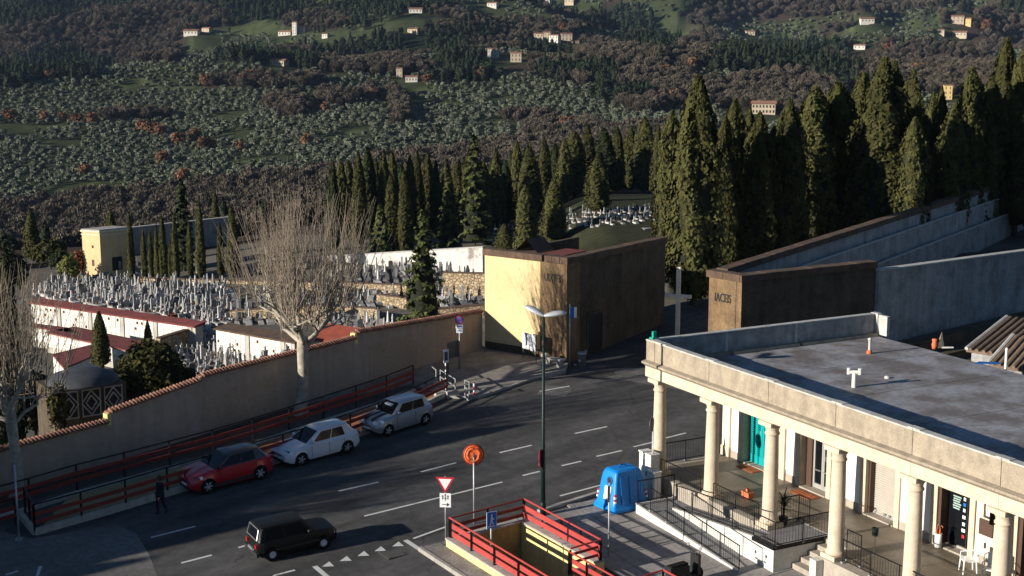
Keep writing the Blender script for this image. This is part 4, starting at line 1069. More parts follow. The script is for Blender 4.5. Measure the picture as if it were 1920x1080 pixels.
MB().prism([(-.22, -.12), (.22, -.12), (.22, .12), (-.22, .12)], 0, .18).build('pot', M['terracotta'], t); MB().box(-.24, .24, -.14, .14, .181, .23).build('rim', M['terracotta'], t)
MB().box(-.19, .19, -.1, .1, .2, .235).build('soil', M['soil'], t); MB().box(-.06, .06, -.05, .05, .236, .36).build('clay_lump', M['terracotta'], t)
# spiky potted plant by the third column
p = ps(7.35, .55); t = thing('potted_yucca', 'spiky dark yucca plant in a pot beside the third column', 'plant', (p[0], p[1], FZ))
MB().lathe([(.14, 0), (.19, .3), (.17, .3)], 12).build('pot', M['black'], t, True); MB().tube([(0, 0, .25), (.02, 0, .9)], [.05, .04], 6).build('stem', M['bark_dark'], t)
g = np.random.default_rng(4); mb = MB()
for k in range(70):
    a = g.random() * 6.28; e = g.uniform(-.5, 1.4); l = g.uniform(.35, .62); z0 = g.uniform(.55, .98)
    d_ = np.array([math.cos(a) * math.cos(e), math.sin(a) * math.cos(e), math.sin(e)]); s_ = np.array([-math.sin(a), math.cos(a), 0]) * .022
    b0 = np.array([0, 0, z0]); m_ = b0 + d_ * l * .6; e_ = b0 + d_ * l + np.array([0, 0, -.08])
    mb.tris([b0 - s_, b0 + s_, m_ + s_, m_ - s_, e_], [(0, 1, 2), (0, 2, 3), (3, 2, 4)])
mb.build('leaves', M['palm'], t)
# plastic chairs
def chair(s, t_, rz, label):
    t = shopthing('plastic_chair', label, 'chair', s, t_, FZ + .004, rz, 'white plastic chairs on the terrace'); m = M['white_plastic']
    MB().box(-.22, .22, -.22, .22, .42, .45).build('seat', m, t)
    for x, y in ((-.2, -.2), (.2, -.2), (-.2, .2), (.2, .2)): MB().tube([(x * 1.15, y * 1.15, 0), (x, y, .43)], [.022, .026], 6).build('leg', m, t)
    mb = MB()
    for k in range(6):
        a0 = -.22 + k * .0733; a1 = a0 + .0733; z = lambda a: .92 - 1.2 * a * a
        mb.box(a0, a1, .2 + .03, .235 + .03, .45, z((a0 + a1) / 2))
    mb.build('backrest', m, t)
    for x in (-.24, .24): MB().tube([(x, -.2, .43), (x, -.2, .64), (x, .22, .68)], .02, 6).build('armrest', m, t)
chair(14.0, 3.0, -.5, 'white plastic armchair on the terrace before the cream wall')
chair(14.95, 3.05, .4, 'white plastic armchair half behind the sixth column')
# post bin on terrace
t = shopthing('post_bin', 'small dark green litter bin on a post by the terrace railing', 'litter bin', 11.35, 1.3, FZ)
MB().tube([(0, 0, 0), (0, 0, .95)], .02, 6).build('post', M['iron_grey'], t); MB().lathe([(.1, .72), (.12, 1.0), (.1, 1.0), (.09, .75)], 12).build('bin', M['green_dark'], t)
# grey floodlight on the parapet corner
p = ps(-.62, .02); t = thing('corner_beacon', 'small green lamp box on the near corner of the roof parapet', 'lamp', (p[0], p[1], 6.41), SRZ)
MB().box(-.12, .12, -.1, .1, 0, .06).build('base', M['green_light'], t); MB().box(.02, .14, -.08, .08, .06, .32).build('box', M['green_light'], t); MB().box(-.13, -.1, -.05, .05, -.28, .06).build('bracket', M['green_light'], t)
# roof pipes
def roof_at(px, py, z=5.43): p = at(px, py, z); return p
p = roof_at(1630, 663); t = thing('vent_pipe', 'slim capped vent pipe with terracotta foot on the flat roof', 'vent pipe', (p[0], p[1], 5.43))
MB().lathe([(.13, 0), (.12, .1), (.07, .16)], 10).build('foot', M['terracotta'], t, True); MB().tube([(0, 0, .1), (0, 0, .58)], .055, 10).build('pipe', M['coping'], t); MB().lathe([(.08, .56), (.085, .64), (.03, .68)], 10).build('cap', M['coping'], t, True)
p = roof_at(1601, 726); t = thing('vent_pipe', 'white T shaped vent pipe on the flat roof', 'vent pipe', (p[0], p[1], 5.43))
MB().tube([(0, 0, 0), (0, 0, .58)], .09, 10).build('pipe', M['white_box'], t); MB().tube([(-.23, .05, .58), (.23, -.05, .58)], .08, 10).build('crossbar', M['white_box'], t)
for sx in (-1, 1): MB().tube([(sx * .2, -sx * .045, .5), (sx * .2, -sx * .045, .74)], .075, 10).build('arm_end', M['white_box'], t)
p = roof_at(1663, 709); sobj(MB().lathe([(.1, 0), (.09, .07), (.03, .09)], 10), 'roof_drain_cap', 'white_box', 'tiny white drain cap lying on the flat roof', 'drain cap', *((np.array(p[:2]) - sh) @ SU, (np.array(p[:2]) - sh) @ SV), 5.43)
p = roof_at(1752, 654); t = thing('chimney_pot', 'broken orange and buff clay chimney pot at the back roof edge', 'chimney pot', (p[0], p[1], 5.43))
MB().lathe([(.1, 0), (.13, .18), (.1, .3), (.12, .42), (.07, .44)], 10).build('pot', M['terracotta'], t, True)
mb = MB(); mb.tris([(.12, -.1, .05), (.42, 0, .05), (.3, .05, .75), (.15, .16, .1)], [(0, 1, 2), (1, 3, 2), (3, 0, 2), (0, 3, 1)]); mb.build('shard', M['parapet'], t)
MB().tube([(.3, -.05, .06), (.75, -.2, .1)], .04, 6).build('elbow_pipe', M['coping'], t)
p = at(1886, 683, 5.43); t = thing('roof_post', 'slim white pipe standing beyond the back roof edge', 'pipe', (p[0], p[1], 4.5)); MB().tube([(0, 0, 0), (0, 0, 1.55)], .06, 8).build('pipe', M['white_box'], t); MB().lathe([(.075, 1.55), (.03, 1.62)], 8).build('cap', M['white_box'], t)
mb = MB(); mb.prism([(-.5, -.14), (.45, -.2), (.62, .02), (-.2, .2)], 0, .03); p = roof_at(1848, 681); tag(link('felt_scrap', mb.mesh('felt_scrap', M['blue_dark']), None, (p[0], p[1], 5.432)), 'dark blue scrap of roofing felt lying on the roof', 'felt scrap')

# access ramp with iron railings
rp = thing('access_ramp', 'white walled access ramp doubling back up to the terrace', 'ramp', (SHX, SHY, 0), SRZ)
zr1 = lambda x, y: -.08 + (8.5 - x) / 5.7 * .5
zr2 = lambda x, y: .42 + (x - 2.8) / 5.1 * .46
R4 = lambda x0, x1, y0, y1: [(x0, y0), (x1, y0), (x1, y1), (x0, y1)]
mb = MB(); mb.prism(R4(2.8, 8.5, -2.2, -1.28), -1.0, zr1); mb.build('deck', M['deck'], rp)
mb = MB(); mb.prism(R4(1.9, 2.798, -2.2, -.46), -1.0, .42); mb.build('landing', M['deck'], rp)
mb = MB(); mb.prism(R4(2.802, 7.9, -1.16, -.46), -1.0, zr2); mb.build('deck', M['deck'], rp)
mb = MB(); mb.box(7.902, 9.1, -1.16, -.462, -1.0, .885); mb.box(7.29, 9.1, -.46, 1.31, -1.0, .885); mb.build('landing', M['deck'], rp)
mb = MB(); mb.prism(R4(1.86, 8.5, -2.3, -2.202), -1.0, lambda x, y: zr1(x, y) + .07 if x > 2.8 else .49); mb.build('wall', M['white_wall'], rp)
mb = MB(); mb.prism(R4(2.86, 7.9, -1.278, -1.162), -1.0, lambda x, y: zr2(x, y) + .05); mb.build('wall', M['white_wall'], rp)
mb = MB(); mb.box(7.902, 9.12, -1.278, -1.162, -1.0, .86); mb.build('wall', M['white_wall'], rp)
mb = MB(); mb.box(9.102, 9.119, -1.16, 1.3, -1.0, .87); mb.build('wall', M['white_wall'], rp)
mb = MB(); mb.box(1.82, 1.898, -2.2, -.47, -1.0, .5); mb.build('wall', M['white_wall'], rp)
mb = MB(); mb.beam((7.9, -1.29, .87), (9.13, -1.29, .87), .04, .14); mb.beam((9.13, -1.29, .87), (9.13, 1.3, .87), .04, .14); mb.build('edge_beam', M['iron'], rp)
def iron_rail(label, line, zf, h=.95, gap=1.25, bar=.13, mat_='iron'):
    # thin railing with close vertical bars, line in arcade axes, zf gives the foot height
    t = thing('iron_railing', label, 'railing', (SHX, SHY, 0), SRZ)
    for (a, b) in zip(line[:-1], line[1:]):
        a = np.array(a, float); b = np.array(b, float); L_ = np.linalg.norm(b - a); n_ = max(1, round(L_ / gap))
        for k in range(n_ + 1):
            p = a + (b - a) * k / n_; MB().tube([(p[0], p[1], zf(*p) - .03), (p[0], p[1], zf(*p) + h)], .02, 6).build('post', M[mat_], t)
            MB().box(p[0] - .05, p[0] + .05, p[1] - .05, p[1] + .05, zf(*p), zf(*p) + .06).build('foot', M['galv'], t)
        for hh in (.12, h): MB().tube([(a[0], a[1], zf(*a) + hh), (b[0], b[1], zf(*b) + hh)], .018 if hh < .5 else .024, 6).build('rail', M[mat_], t)
        n_ = max(2, round(L_ / bar))
        for k in range(1, n_):
            p = a + (b - a) * k / n_; MB().tube([(p[0], p[1], zf(*p) + .12), (p[0], p[1], zf(*p) + h)], .007, 3, False).build('bar', M[mat_], t)
    return t
iron_rail('thin iron railing along the outer side of the access ramp', [(8.45, -2.25), (2.8, -2.25)], lambda x, y: zr1(x, y) + .05)
iron_rail('thin iron railing at the turn of the access ramp', [(1.87, -2.25), (1.87, -.52)], lambda x, y: .47)
iron_rail('thin iron railing between the two flights of the ramp', [(2.86, -1.22), (7.9, -1.22)], lambda x, y: zr2(x, y) + .03)
iron_rail('iron railing round the top landing of the ramp', [(7.9, -1.22), (9.1, -1.22), (9.1, 1.25)], lambda x, y: .86)
iron_rail('low iron railing on the terrace edge between first and third column', [(.45, -.2), (3.2, -.2)], lambda x, y: FZ, .75)
iron_rail('low iron railing on the terrace edge beside the third column', [(4.05, -.2), (6.85, -.2)], lambda x, y: FZ, .75)
iron_rail('iron gate leaf folded back beside the third column', [(7.3, .5), (7.3, 1.3), (7.9, 1.3)], lambda x, y: FZ, 1.0)
iron_rail('black iron handrail panel beside the fourth column at the steps', [(11.25, .15), (11.95, .15)], lambda x, y: FZ, 1.1, .7)
iron_rail('iron railing on the terrace edge right of the fourth column', [(11.4, -.15), (14.1, -.15), (17.7, -.15)], lambda x, y: FZ, .85)
iron_rail('iron railing closing the open left end of the arcade', [(-.9, .5), (-.9, 3.4)], lambda x, y: FZ, .9)
# low stone bench walls on the terrace edge
for a, b in ((.5, 3.2), (4.0, 6.86)): sbox('edge_wall', 'step_stone', a, b, -.44, -.12, FZ, FZ + .14)
# platform foundation right of the steps
sbox('stair_cheek', 'white_wall', 10.42, 10.75, -.75, -.43, -1.0, .86)
for k in range(3): sbox('side_step', 'step_stone', -1.3 - k * .3, -1.001 - k * .3 if k else -1.001, 1.4, 3.6, -1.0, FZ - .2 * (k + 1))

# utility cabinets beside the first column
def cabinet(px, py, w, dpt, h, label, dz=.1):
    p = ps(px, py); t = thing('utility_cabinet', label, 'utility cabinet', pl(p[0], p[1], .05), SRZ, 'white utility cabinets by the first column')
    MB().box(-w / 2, w / 2, -dpt / 2, dpt / 2, 0, h).build('body', M['white_box'], t); MB().box(-w / 2 - .03, w / 2 + .03, -dpt / 2 - .03, dpt / 2 + .03, h, h + .05).build('lid', M['white_box'], t)
    MB().box(-w / 2 + .04, w / 2 - .04, -dpt / 2 - .012, -dpt / 2, .08, h - .08).build('door', M['white_box'], t); MB().box(w * .1, w * .18, -dpt / 2 - .03, -dpt / 2 - .012, h * .5, h * .6).build('handle', M['iron_grey'], t)
cabinet(.45, -.78, .85, .4, 1.75, 'taller white utility cabinet beside the first column')
cabinet(1.12, -.95, .42, .34, 1.2, 'lower white utility cabinet in front of the taller one')

# ------------------------------------------------------------------ gatehouse with inscription (left of the cemetery entrance)
GRZ = math.atan2(GD[1], GD[0])
gh = thing('gatehouse', 'cemetery gatehouse with yellow front wall and inscribed brown corner pier', 'building', (GC[0], GC[1], 0), GRZ)
GTOP = 6.85
MB().box(0.0, .3, 1.77, 5.66, -1, GTOP - .35).build('front_wall', M['yellow_wall'], gh)
MB().box(-.02, .3, 1.765, 5.64, -1, 1.55).build('plinth', M['dark_shade_stone'], gh)
MB().box(-.06, 1.2, 0.0, 1.765, -1, GTOP - .35).build('pier', M['pier_stone'], gh)
MB().box(1.201, 10.3, .06, .4, -1, GTOP - .35).build('side_wall', M['dark_shade_stone'], gh)
MB().box(.3, 9.0, 5.4, 5.66, -6, GTOP - .35).build('back_wall', M['dark_shade_stone'], gh)
for a, b in ((1.6, 3.4), (3.42, 5.7)): MB().box(-.16, .36, a, b, GTOP - .348, GTOP).build('coping_stone', M['cap_stone'], gh)
for k in range(3): MB().box(-.2, .5, .02 + k * .52 - .14, .52 + k * .52 - .155, GTOP - .348, GTOP + .01).build('coping_stone', M['cap_stone'], gh)
for k in range(5): MB().box(.52 + k * 1.95, 2.44 + k * 1.95, -.12, .5, GTOP - .348, GTOP - .02 + .012 * (k % 2)).build('coping_stone', M['cap_stone'], gh)
MB().box(.36, 9.0, .5, 5.4, GTOP - 1.3, GTOP - 1.15).build('roof', M['red_roof'], gh)
MB().box(.4, 3.6, 1.2, 2.6, GTOP - 1.149, GTOP - .15).build('roof_lantern', M['red_roof'], gh)
mb = MB(); mb.prism([(1.4, 3.0), (3.0, 3.0), (3.0, 4.6), (1.4, 4.6)], GTOP - 1.149, lambda x, y: GTOP + .5 - abs(y - 3.8) * .9); mb.tris([(1.4, 3.8, GTOP + .5), (3.0, 3.8, GTOP + .5), (3, 3, GTOP - .2), (1.4, 3, GTOP - .2), (3, 4.6, GTOP - .2), (1.4, 4.6, GTOP - .2)], [(3, 2, 1), (3, 1, 0), (0, 1, 4), (0, 4, 5)]); mb.build('roof_dormer', M['cap_stone'], gh)
d = link('door', MB().box(2.1, 3.5, .05, .058, .9, 3.35).mesh('door', M['black']), gh); MB().box(1.95, 2.1, .01, .059, .9, 3.5).build('door_jamb', M['dark_shade_stone'], d); MB().box(3.5, 3.65, .01, .059, .9, 3.5).build('door_jamb', M['dark_shade_stone'], d)
MB().box(2.1, 3.5, .0, .058, 3.36, 3.5).build('door_lintel', M['dark_shade_stone'], d)
def text_mesh(txt, size, m, depth=.03):
    cu = bpy.data.curves.new('lettering', 'FONT'); cu.body = txt; cu.size = size; cu.extrude = depth; cu.align_x = 'CENTER'; cu.resolution_u = 3
    o = bpy.data.objects.new('lettering', cu); COL.objects.link(o); bpy.context.view_layer.update()
    me = bpy.data.meshes.new_from_object(o.evaluated_get(bpy.context.evaluated_depsgraph_get())); bpy.data.objects.remove(o); bpy.data.curves.remove(cu)
    me.materials.clear(); me.materials.append(m); return me
def face_text(txt, size, m, parent, loc, rz, width=1.0, name='lettering', depth=.02):
    o = link(name, text_mesh(txt, size, m, depth), parent, loc); o.rotation_euler = (R(90), 0, rz); o.scale = (width, 1, 1); return o
face_text('UIXTEIS', .62, M['black'], gh, (-.07, .88, 5.45), R(-90), .58)
# ---- stone wing right of the entrance
PC = np.array([11.3, 68.7]); 
wg = thing('stone_wing', 'brown stone wall wing with inscribed pier right of the entrance', 'building', (PC[0], PC[1], 0), 0.0)
pierd = np.array([-.66, .75]); sided = np.array([.868, .496]); innd = np.array([.553, .833])
def wseg(name, a, b, th, z0, z1, m, parent, inward=1):
    a = np.array(a, float); b = np.array(b, float); d = (b - a) / np.linalg.norm(b - a); n_ = np.array([-d[1], d[0]]) * th * inward
    poly = [a, b, b + n_, a + n_]
    if inward < 0: poly = poly[::-1]
    mb = MB(); mb.prism([tuple(p) for p in poly], z0, z1); return mb.build(name, M[m] if isinstance(m, str) else m, parent)
WT = 7.0
p0 = np.array([0.0, 0.0]); p1 = pierd * 2.1; p2 = sided * 8.85
wseg('pier', p1, p0 + pierd * .36, .8, -1, WT - .33, 'pier_stone', wg); wseg('pier', p0 + pierd * .33, p0, .8, -1, WT - .33, 'pier_stone', wg)
wseg('side_wall', p0 + sided * .03 + np.array([.0, .0]), p2, .5, -1, WT - .33, 'dark_shade_stone', wg)
q0 = p1 + innd * .8; q1 = p1 + innd * 75
wseg('inner_wall', q0, q1, .5, -1, WT - .33, 'ledge', wg, -1)
for k in range(6):
    a = p0 + sided * (k * 1.5 - .12); b = p0 + sided * (k * 1.5 + 1.36); wseg('coping_stone', a + np.array([.06, -.12]), b + np.array([.06, -.12]), .7, WT - .33, WT + .01 * (k % 2), 'cap_stone', wg)
for k in range(2):
    a = p1 + pierd * .1 - pierd * (k * 1.08); b = a - pierd * 1.06; wseg('coping_stone', a + np.array([-.1, -.1]), b + np.array([-.1, -.1]), .6, WT - .33, WT + .012, 'cap_stone', wg)
for k in range(37):
    a = q0 + innd * (k * 2.0); b = q0 + innd * (k * 2.0 + 1.97); wseg('coping_stone', a, b, .62, WT - .33, WT + .012 * (k % 2), 'cap_stone', wg, -1)
# stepped ledges on the sheltered side of the inner wall
nn = np.array([innd[1], -innd[0]])
for k, (off, zt) in enumerate(((.52, 5.9), (1.0, 4.6))):
    wseg('wall_ledge', q0 + nn * off + innd * 1.0, q1 + nn * off, .42 if k < 2 else .7, -1, zt, 'grey_render' if k % 2 else 'ledge', wg, -1)
    wseg('ledge_edge', q0 + nn * (off + .34) + innd * 1.0, q1 + nn * (off + .34), .14, zt + .003, zt + .08, 'coping', wg, -1)
px_ang = math.atan2(-pierd[1], -pierd[0])
o = face_text('IACEIS', .62, M['black'], wg, (p1[0] * .55 - .02, p1[1] * .55 - .02, 5.55), px_ang, .62)
n_out = np.array([-pierd[1], pierd[0]]) ; 
o.location = (p1[0] * .56 - .015 * .75, p1[1] * .56 - .015 * .66, 5.5)
MB().box(0, 0, 0, 0, 0, 0)
# grey stained retaining wall behind the arcade
rw = thing('retaining_wall', 'tall grey stained retaining wall behind the arcade roof', 'wall')
a = np.array([19.15, 73.0]); b = np.array([33.0, 84.9]); c = np.array([50, 99.5])
ta = zat(a, 508); tb_ = ta - .45
wseg('wall_panel', a, b, .4, -1, lambda x, y: ta - .027 * math.hypot(x - a[0], y - a[1]), 'grey_render', rw); wseg('wall_panel', b, c, .4, -1, ta - .5, 'grey_render', rw)
wseg('coping', a + np.array([.03, -.05]), b + np.array([.03, -.05]), .5, lambda x, y: ta + .001 - .027 * math.hypot(x - a[0], y - a[1]), lambda x, y: ta + .07 - .027 * math.hypot(x - a[0], y - a[1]), 'coping', rw)
# yard strips between the arcade and the wall, and the shed roofs beyond its back edge
for k, (off, z_) in enumerate(((1.2, 2.6), (2.3, 2.0), (3.6, 1.6))):
    n2 = np.array([.652, -.758]); wseg('yard_step', a + n2 * off, c + n2 * off, .9, -1, z_, 'dark_shade_stone', rw, 1)
M['shed_tile'] = mat('shed_tile', (.17, .12, .085), .95, .35, 4, fine=.25)
def shed(px, py, z, sx, sy, label, rz, m='tile'):
    p = at(px, py, z); t = thing('shed', label, 'shed', (p[0], p[1], 0), rz)
    MB().box(-sx, sx, -sy, sy, .5, z).build('wall', M['grey_render'], t)
    mb = MB(); mb.tris([(-sx - .2, -sy - .2, z - .05), (sx + .2, -sy - .2, z - .05), (sx + .2, sy + .2, z + .9), (-sx - .2, sy + .2, z + .9), (-sx - .2, -sy - .2, z - .15), (sx + .2, -sy - .2, z - .15), (sx + .2, sy + .2, z + .8), (-sx - .2, sy + .2, z + .8)], [(0, 1, 2), (0, 2, 3), (4, 6, 5), (4, 7, 6), (0, 4, 5), (0, 5, 1), (1, 5, 6), (1, 6, 2), (2, 6, 7), (2, 7, 3), (3, 7, 4), (3, 4, 0)]); mb.build('roof', M['shed_tile'], t)
    for k in range(int(2 * sx / .35)):
        x = -sx + k * .35; mb = MB(); mb.tube([(x, -sy - .2, z), (x, sy + .2, z + .95)], .09, 6); mb.build('roof_tile_row', M['shed_tile'], t)
    MB().tube([(-sx - .2, -sy - .2, z + .02), (-sx - .2, sy + .2, z + .97)], .1, 6).build('verge', M['coping'], t)
shed(1950, 655, 3.0, 2.6, 2.2, 'brown tiled shed roof beyond the arcade at the right edge', SRZ + R(20))
shed(1990, 690, 3.0, 2.8, 1.2, 'lower brown tiled shed roof at the right edge', SRZ + R(20))
# marble cross at the entrance
p = road(1270, 636); t = thing('stone_cross', 'tall plain white stone cross at the cemetery entrance', 'cross', pl(p[0], p[1]), R(-20))
MB().box(-.115, .115, -.1, .1, 0, 4.2).build('shaft', M['marble_cross'], t)
hz = zat(p, 527) - plane_z(p[0], p[1]); az_ = zat(p, 555) - plane_z(p[0], p[1])
MB().box(-.116, .116, -.101, .101, 4.201, hz).build('head', M['marble_cross'], t)
for s_ in (-1, 1): MB().box(min(s_ * .117, s_ * .76), max(s_ * .117, s_ * .76), -.09, .09, az_ - .1, az_ + .1).build('arm', M['marble_cross'], t)
# ------------------------------------------------------------------ cemetery
def inpoly(X, Y, poly):
    c = np.zeros(np.shape(X), bool); n = len(poly)
    for i in range(n):
        x0, y0 = poly[i]; x1, y1 = poly[(i + 1) % n]
        if y0 == y1: continue
        k = ((y0 > Y) != (y1 > Y)) & (X < (x1 - x0) * (Y - y0) / (y1 - y0) + x0); c ^= k
    return c
# --- grave marker shapes
def grave_mesh(kind, seed):
    g = np.random.default_rng(seed); mb = MB()
    w = g.uniform(.32, .45); L_ = g.uniform(1.5, 1.9)
    # kerbed grave slab running back from the marker
    mb.cur = 0; mb.box(-w, w, -L_, 0, -.4, .22); mb.box(-w + .06, w - .06, -L_ + .06, -.1, .22, .27)
    if kind == 0:      # cross on a stepped block
        mb.box(-.3, .3, -.05, .25, .2, .5); mb.box(-.2, .2, 0, .2, .5, .7); mb.box(-.055, .055, .04, .15, .7, 1.75); mb.box(-.26, .26, .045, .145, 1.3, 1.42)
    elif kind == 1:    # upright headstone with rounded head
        h = g.uniform(.95, 1.3); mb.tris([(x, y, z) for y in (.02, .15) for x, z in ((-.32, .2), (.32, .2), (.32, h - .15), (.2, h), (-.2, h), (-.32, h - .15))], [(0, 1, 2, 3, 4, 5), (11, 10, 9, 8, 7, 6), (0, 6, 7, 1), (1, 7, 8, 2), (2, 8, 9, 3), (3, 9, 10, 4), (4, 10, 11, 5), (5, 11, 6, 0)])
    elif kind == 2:    # slender stele with cap
        h = g.uniform(1.3, 1.8); mb.box(-.22, .22, -.02, .24, .2, .42); mb.box(-.15, .15, .02, .2, .42, h); mb.box(-.19, .19, -.01, .23, h, h + .08); mb.box(-.05, .05, .06, .14, h + .08, h + .34)
    elif kind == 3:    # lamp column with statue
        mb.box(-.26, .26, -.02, .3, .2, .62); mb.lathe([(.13, .62), (.1, .95), (.13, 1.1), (.08, 1.28), (.1, 1.4), (.03, 1.52)], 7, (0, .14, 0))
    elif kind == 4:    # wide low stone with book tilt
        mb.tris([(-.42, -.02, .2), (.42, -.02, .2), (.42, .3, .2), (-.42, .3, .2), (-.42, .16, .82), (.42, .16, .82), (.42, .3, .82), (-.42, .3, .82)], [(0, 1, 5, 4), (1, 2, 6, 5), (2, 3, 7, 6), (3, 0, 4, 7), (4, 5, 6, 7)])
        mb.box(.2, .3, -.25, -.15, .27, .5)
    else:              # broken looking obelisk
        mb.box(-.24, .24, -.04, .28, .2, .46); mb.lathe([(.19, .46), (.1, 1.55), (.0, 1.75)], 4, (0, .12, 0))
    mb.cur = 1; x = g.uniform(-.2, .2); mb.box(x - .1, x + .1, -.4, -.22, .27, .27 + g.uniform(.12, .3))
    return mb
FLW = mat('grave_flowers', (.3, .05, .04), .9, .6, 5, col2=(.05, .09, .02), rand=.3)
GM = []
for i in range(12):
    kind = i % 6; GM.append((grave_mesh(kind, 200 + i).mesh('grave_marker', [M['marble'] if i not in (4, 7) else M['granite'], FLW]), kind))
zones = [  # outline in picture columns and rows of the ground, heading of the rows, what the field is
 ('block', [(58, 555), (100, 530), (165, 522), (260, 524), (430, 540), (436, 600), (420, 610), (380, 610), (300, 594), (180, 575), (70, 560)], 40, 1.05, 1.15, 'weathered marble grave marker in the dense field above the red roofed niche wall', 'grave markers above the niche wall'),
 ('block', [(300, 636), (375, 612), (402, 614), (402, 655), (550, 684), (600, 690), (500, 715), (410, 722), (330, 740), (320, 690)], 40, 1.05, 1.15, 'pale grave marker in the field between the boundary wall and niche walls', 'grave markers behind the boundary wall'),
 ('tier', [(436, 560), (700, 588), (745, 618), (700, 625), (590, 606), (440, 606)], 12, 1.1, 1.15, 'grave marker on the lowest terrace before the rubble stone wall', 'grave markers on the lowest terrace'),
 ('tier', [(470, 548), (740, 552), (745, 575), (640, 572), (470, 566)], 12, 1.1, 1.15, 'grave marker on the middle terrace between two rubble walls', 'grave markers on the middle terrace'),
 ('tier', [(600, 512), (745, 500), (905, 492), (905, 520), (745, 530), (610, 536)], 8, 1.1, 1.15, 'grave marker on the top terrace under the white wall', 'grave markers on the top terrace'),
 ('tier', [(800, 556), (905, 548), (905, 572), (830, 584)], 8, 1.1, 1.1, 'grave marker on the terrace beside the gatehouse wall', 'grave markers beside the gatehouse wall'),
 ('tier', [(1050, 432), (1130, 425), (1240, 412), (1240, 384), (1060, 400)], 20, 1.6, 1.4, 'distant pale grave marker beyond the lawn under the cypresses', 'grave markers beyond the lawn'),
 ('tier', [(925, 445), (1050, 425), (1050, 408), (925, 425)], 20, 2.4, 2.2, 'distant grave marker in the shade between cypress trunks', 'grave markers between cypress trunks'),
 ('tier', [(255, 505), (420, 510), (420, 520), (255, 514)], 20, 3.4, 1.6, 'grave marker on the path under the row of slim cypresses', 'grave markers by the slim cypresses')]
graves = []
for zi, (kd, poly, rot, sx, sy, lab, grp) in enumerate(zones):
    P2 = []
    X, Y = np.meshgrid(np.arange(-70, 40, sx), np.arange(85, 290, sy)); ca, sa = math.cos(R(rot)), math.sin(R(rot))
    x0, y0 = -20, 150; xr = x0 + (X - x0) * ca - (Y - y0) * sa; yr = y0 + (X - x0) * sa + (Y - y0) * ca
    x = xr.ravel() + rng.uniform(-.25, .25, xr.size); y = yr.ravel() + rng.uniform(-.2, .2, xr.size)
    z = terrain_z(x, y); U_, V_ = proj(np.stack([x, y, z], -1))
    k = inpoly(U_, V_, poly) & (rng.random(len(x)) > .08) & (wall_d(x, y) > 1.5)
    for q_ in np.nonzero(k)[0]: graves.append((x[q_], y[q_], z[q_], rot, zi))
graves.sort(key=lambda a: a[1]); NG = len(graves)
stuffG = MB()
own_idx = set(np.linspace(0, NG - 1, min(NG, 292)).astype(int)) if NG <= 292 else set(range(230)) | set(i for i in range(230, NG) if graves[i][4] in (2, 4, 5, 6) and False)
cnt_z = {}
own_list = []
for i, gr in enumerate(graves):
    q = cnt_z.get(gr[4], 0)
    lim = {0: 86, 1: 96, 2: 28, 3: 24, 4: 26, 5: 14, 6: 18, 7: 8, 8: 8}[gr[4]]
    if q < lim: own_list.append(i); cnt_z[gr[4]] = q + 1
own_idx = set(own_list)
pts_g = []
for i, (x, y, z, rot, zi) in enumerate(graves):
    v = int(rng.integers(0, len(GM))); hd = R(rot) + R(180) * (rng.random() < .04) + rng.uniform(-.05, .05)
    sc = rng.uniform(.68, .98) * (.62 if zi in (6, 7) else 1)
    if i in own_idx:
        o = link('grave_marker', GM[v][0], None, (x, y, z), hd, sc); tag(o, zones[zi][5], 'grave marker', zones[zi][6])
    else: pts_g.append((x, y, z, sc, hd, v))
D = np.array(pts_g); scatter('grave_field', 'closely set pale grave markers filling the rest of the cemetery', D[:, :3], D[:, 3], D[:, 4], D[:, 5].astype(int), [g_[0] for g_ in GM])

# --- niche walls (white burial niches under red roofs)
nm_ = [MB().box(-.3, .3, -.03, 0, -.27, .27).mesh('niche_panel', M['niche_white'])]
vase = MB().box(-.05, .05, -.14, -.03, -.2, .05).mesh('flower_vase', FLW)
def niche_wall(label, a, b, zt, rows, depth, roofm, roof_over=.5, dark=.25, cols=None, roof_rise=.25):
    a = np.array(a); b = np.array(b); L_ = np.linalg.norm(b - a); rz = math.atan2(b[1] - a[1], b[0] - a[0])
    t = thing('niche_wall', label, 'niche wall', (a[0], a[1], 0), rz)
    MB().box(0, L_, .0, depth, -18, zt).build('wall', M['niche_frame'], t)
    mb = MB(); mb.tris([(-.2, -roof_over, zt + .02), (L_ + .2, -roof_over, zt + .02), (L_ + .2, depth + .2, zt + roof_rise), (-.2, depth + .2, zt + roof_rise), (-.2, -roof_over, zt - .12), (L_ + .2, -roof_over, zt - .12), (L_ + .2, depth + .2, zt - .02), (-.2, depth + .2, zt - .02)], [(0, 1, 2, 3), (7, 6, 5, 4), (0, 4, 5, 1), (1, 5, 6, 2), (2, 6, 7, 3), (3, 7, 4, 0)])
    mb.build('roof', M[roofm], t)
    n_ = int(L_ / .66)
    for i in range(n_):
        if i % 7 == 6:
            MB().box(i * .66 + .12, i * .66 + .54, -.08, -.002, zt - rows * .6 - .3, zt - .13).build('pilaster', M['niche_frame'], t); continue
        for r_ in range(rows):
            link('niche_panel', nm_[0], t, (i * .66 + .33, -.002, zt - .45 - r_ * .6))
            if rng.random() < dark: o = link('flower_vase', vase, t, (i * .66 + .33 + rng.uniform(-.15, .15), -.004, zt - .45 - r_ * .6))
    return t
pA = at(58, 566, -8.6); pB = at(366, 611, -8.6)
niche_wall('long white niche wall under a red tiled roof edge', pB[:2] * 0 + pA[:2], pB[:2], -8.6, 4, 1.0, 'red_roof', .35, .22)
pA = at(405, 616, -8.4); pB = at(552, 642, -8.4)
niche_wall('cream niche wall with brown roof behind the bare plane tree', pA[:2], pB[:2], -8.4, 4, 1.6, 'cap_stone', .15, .2)
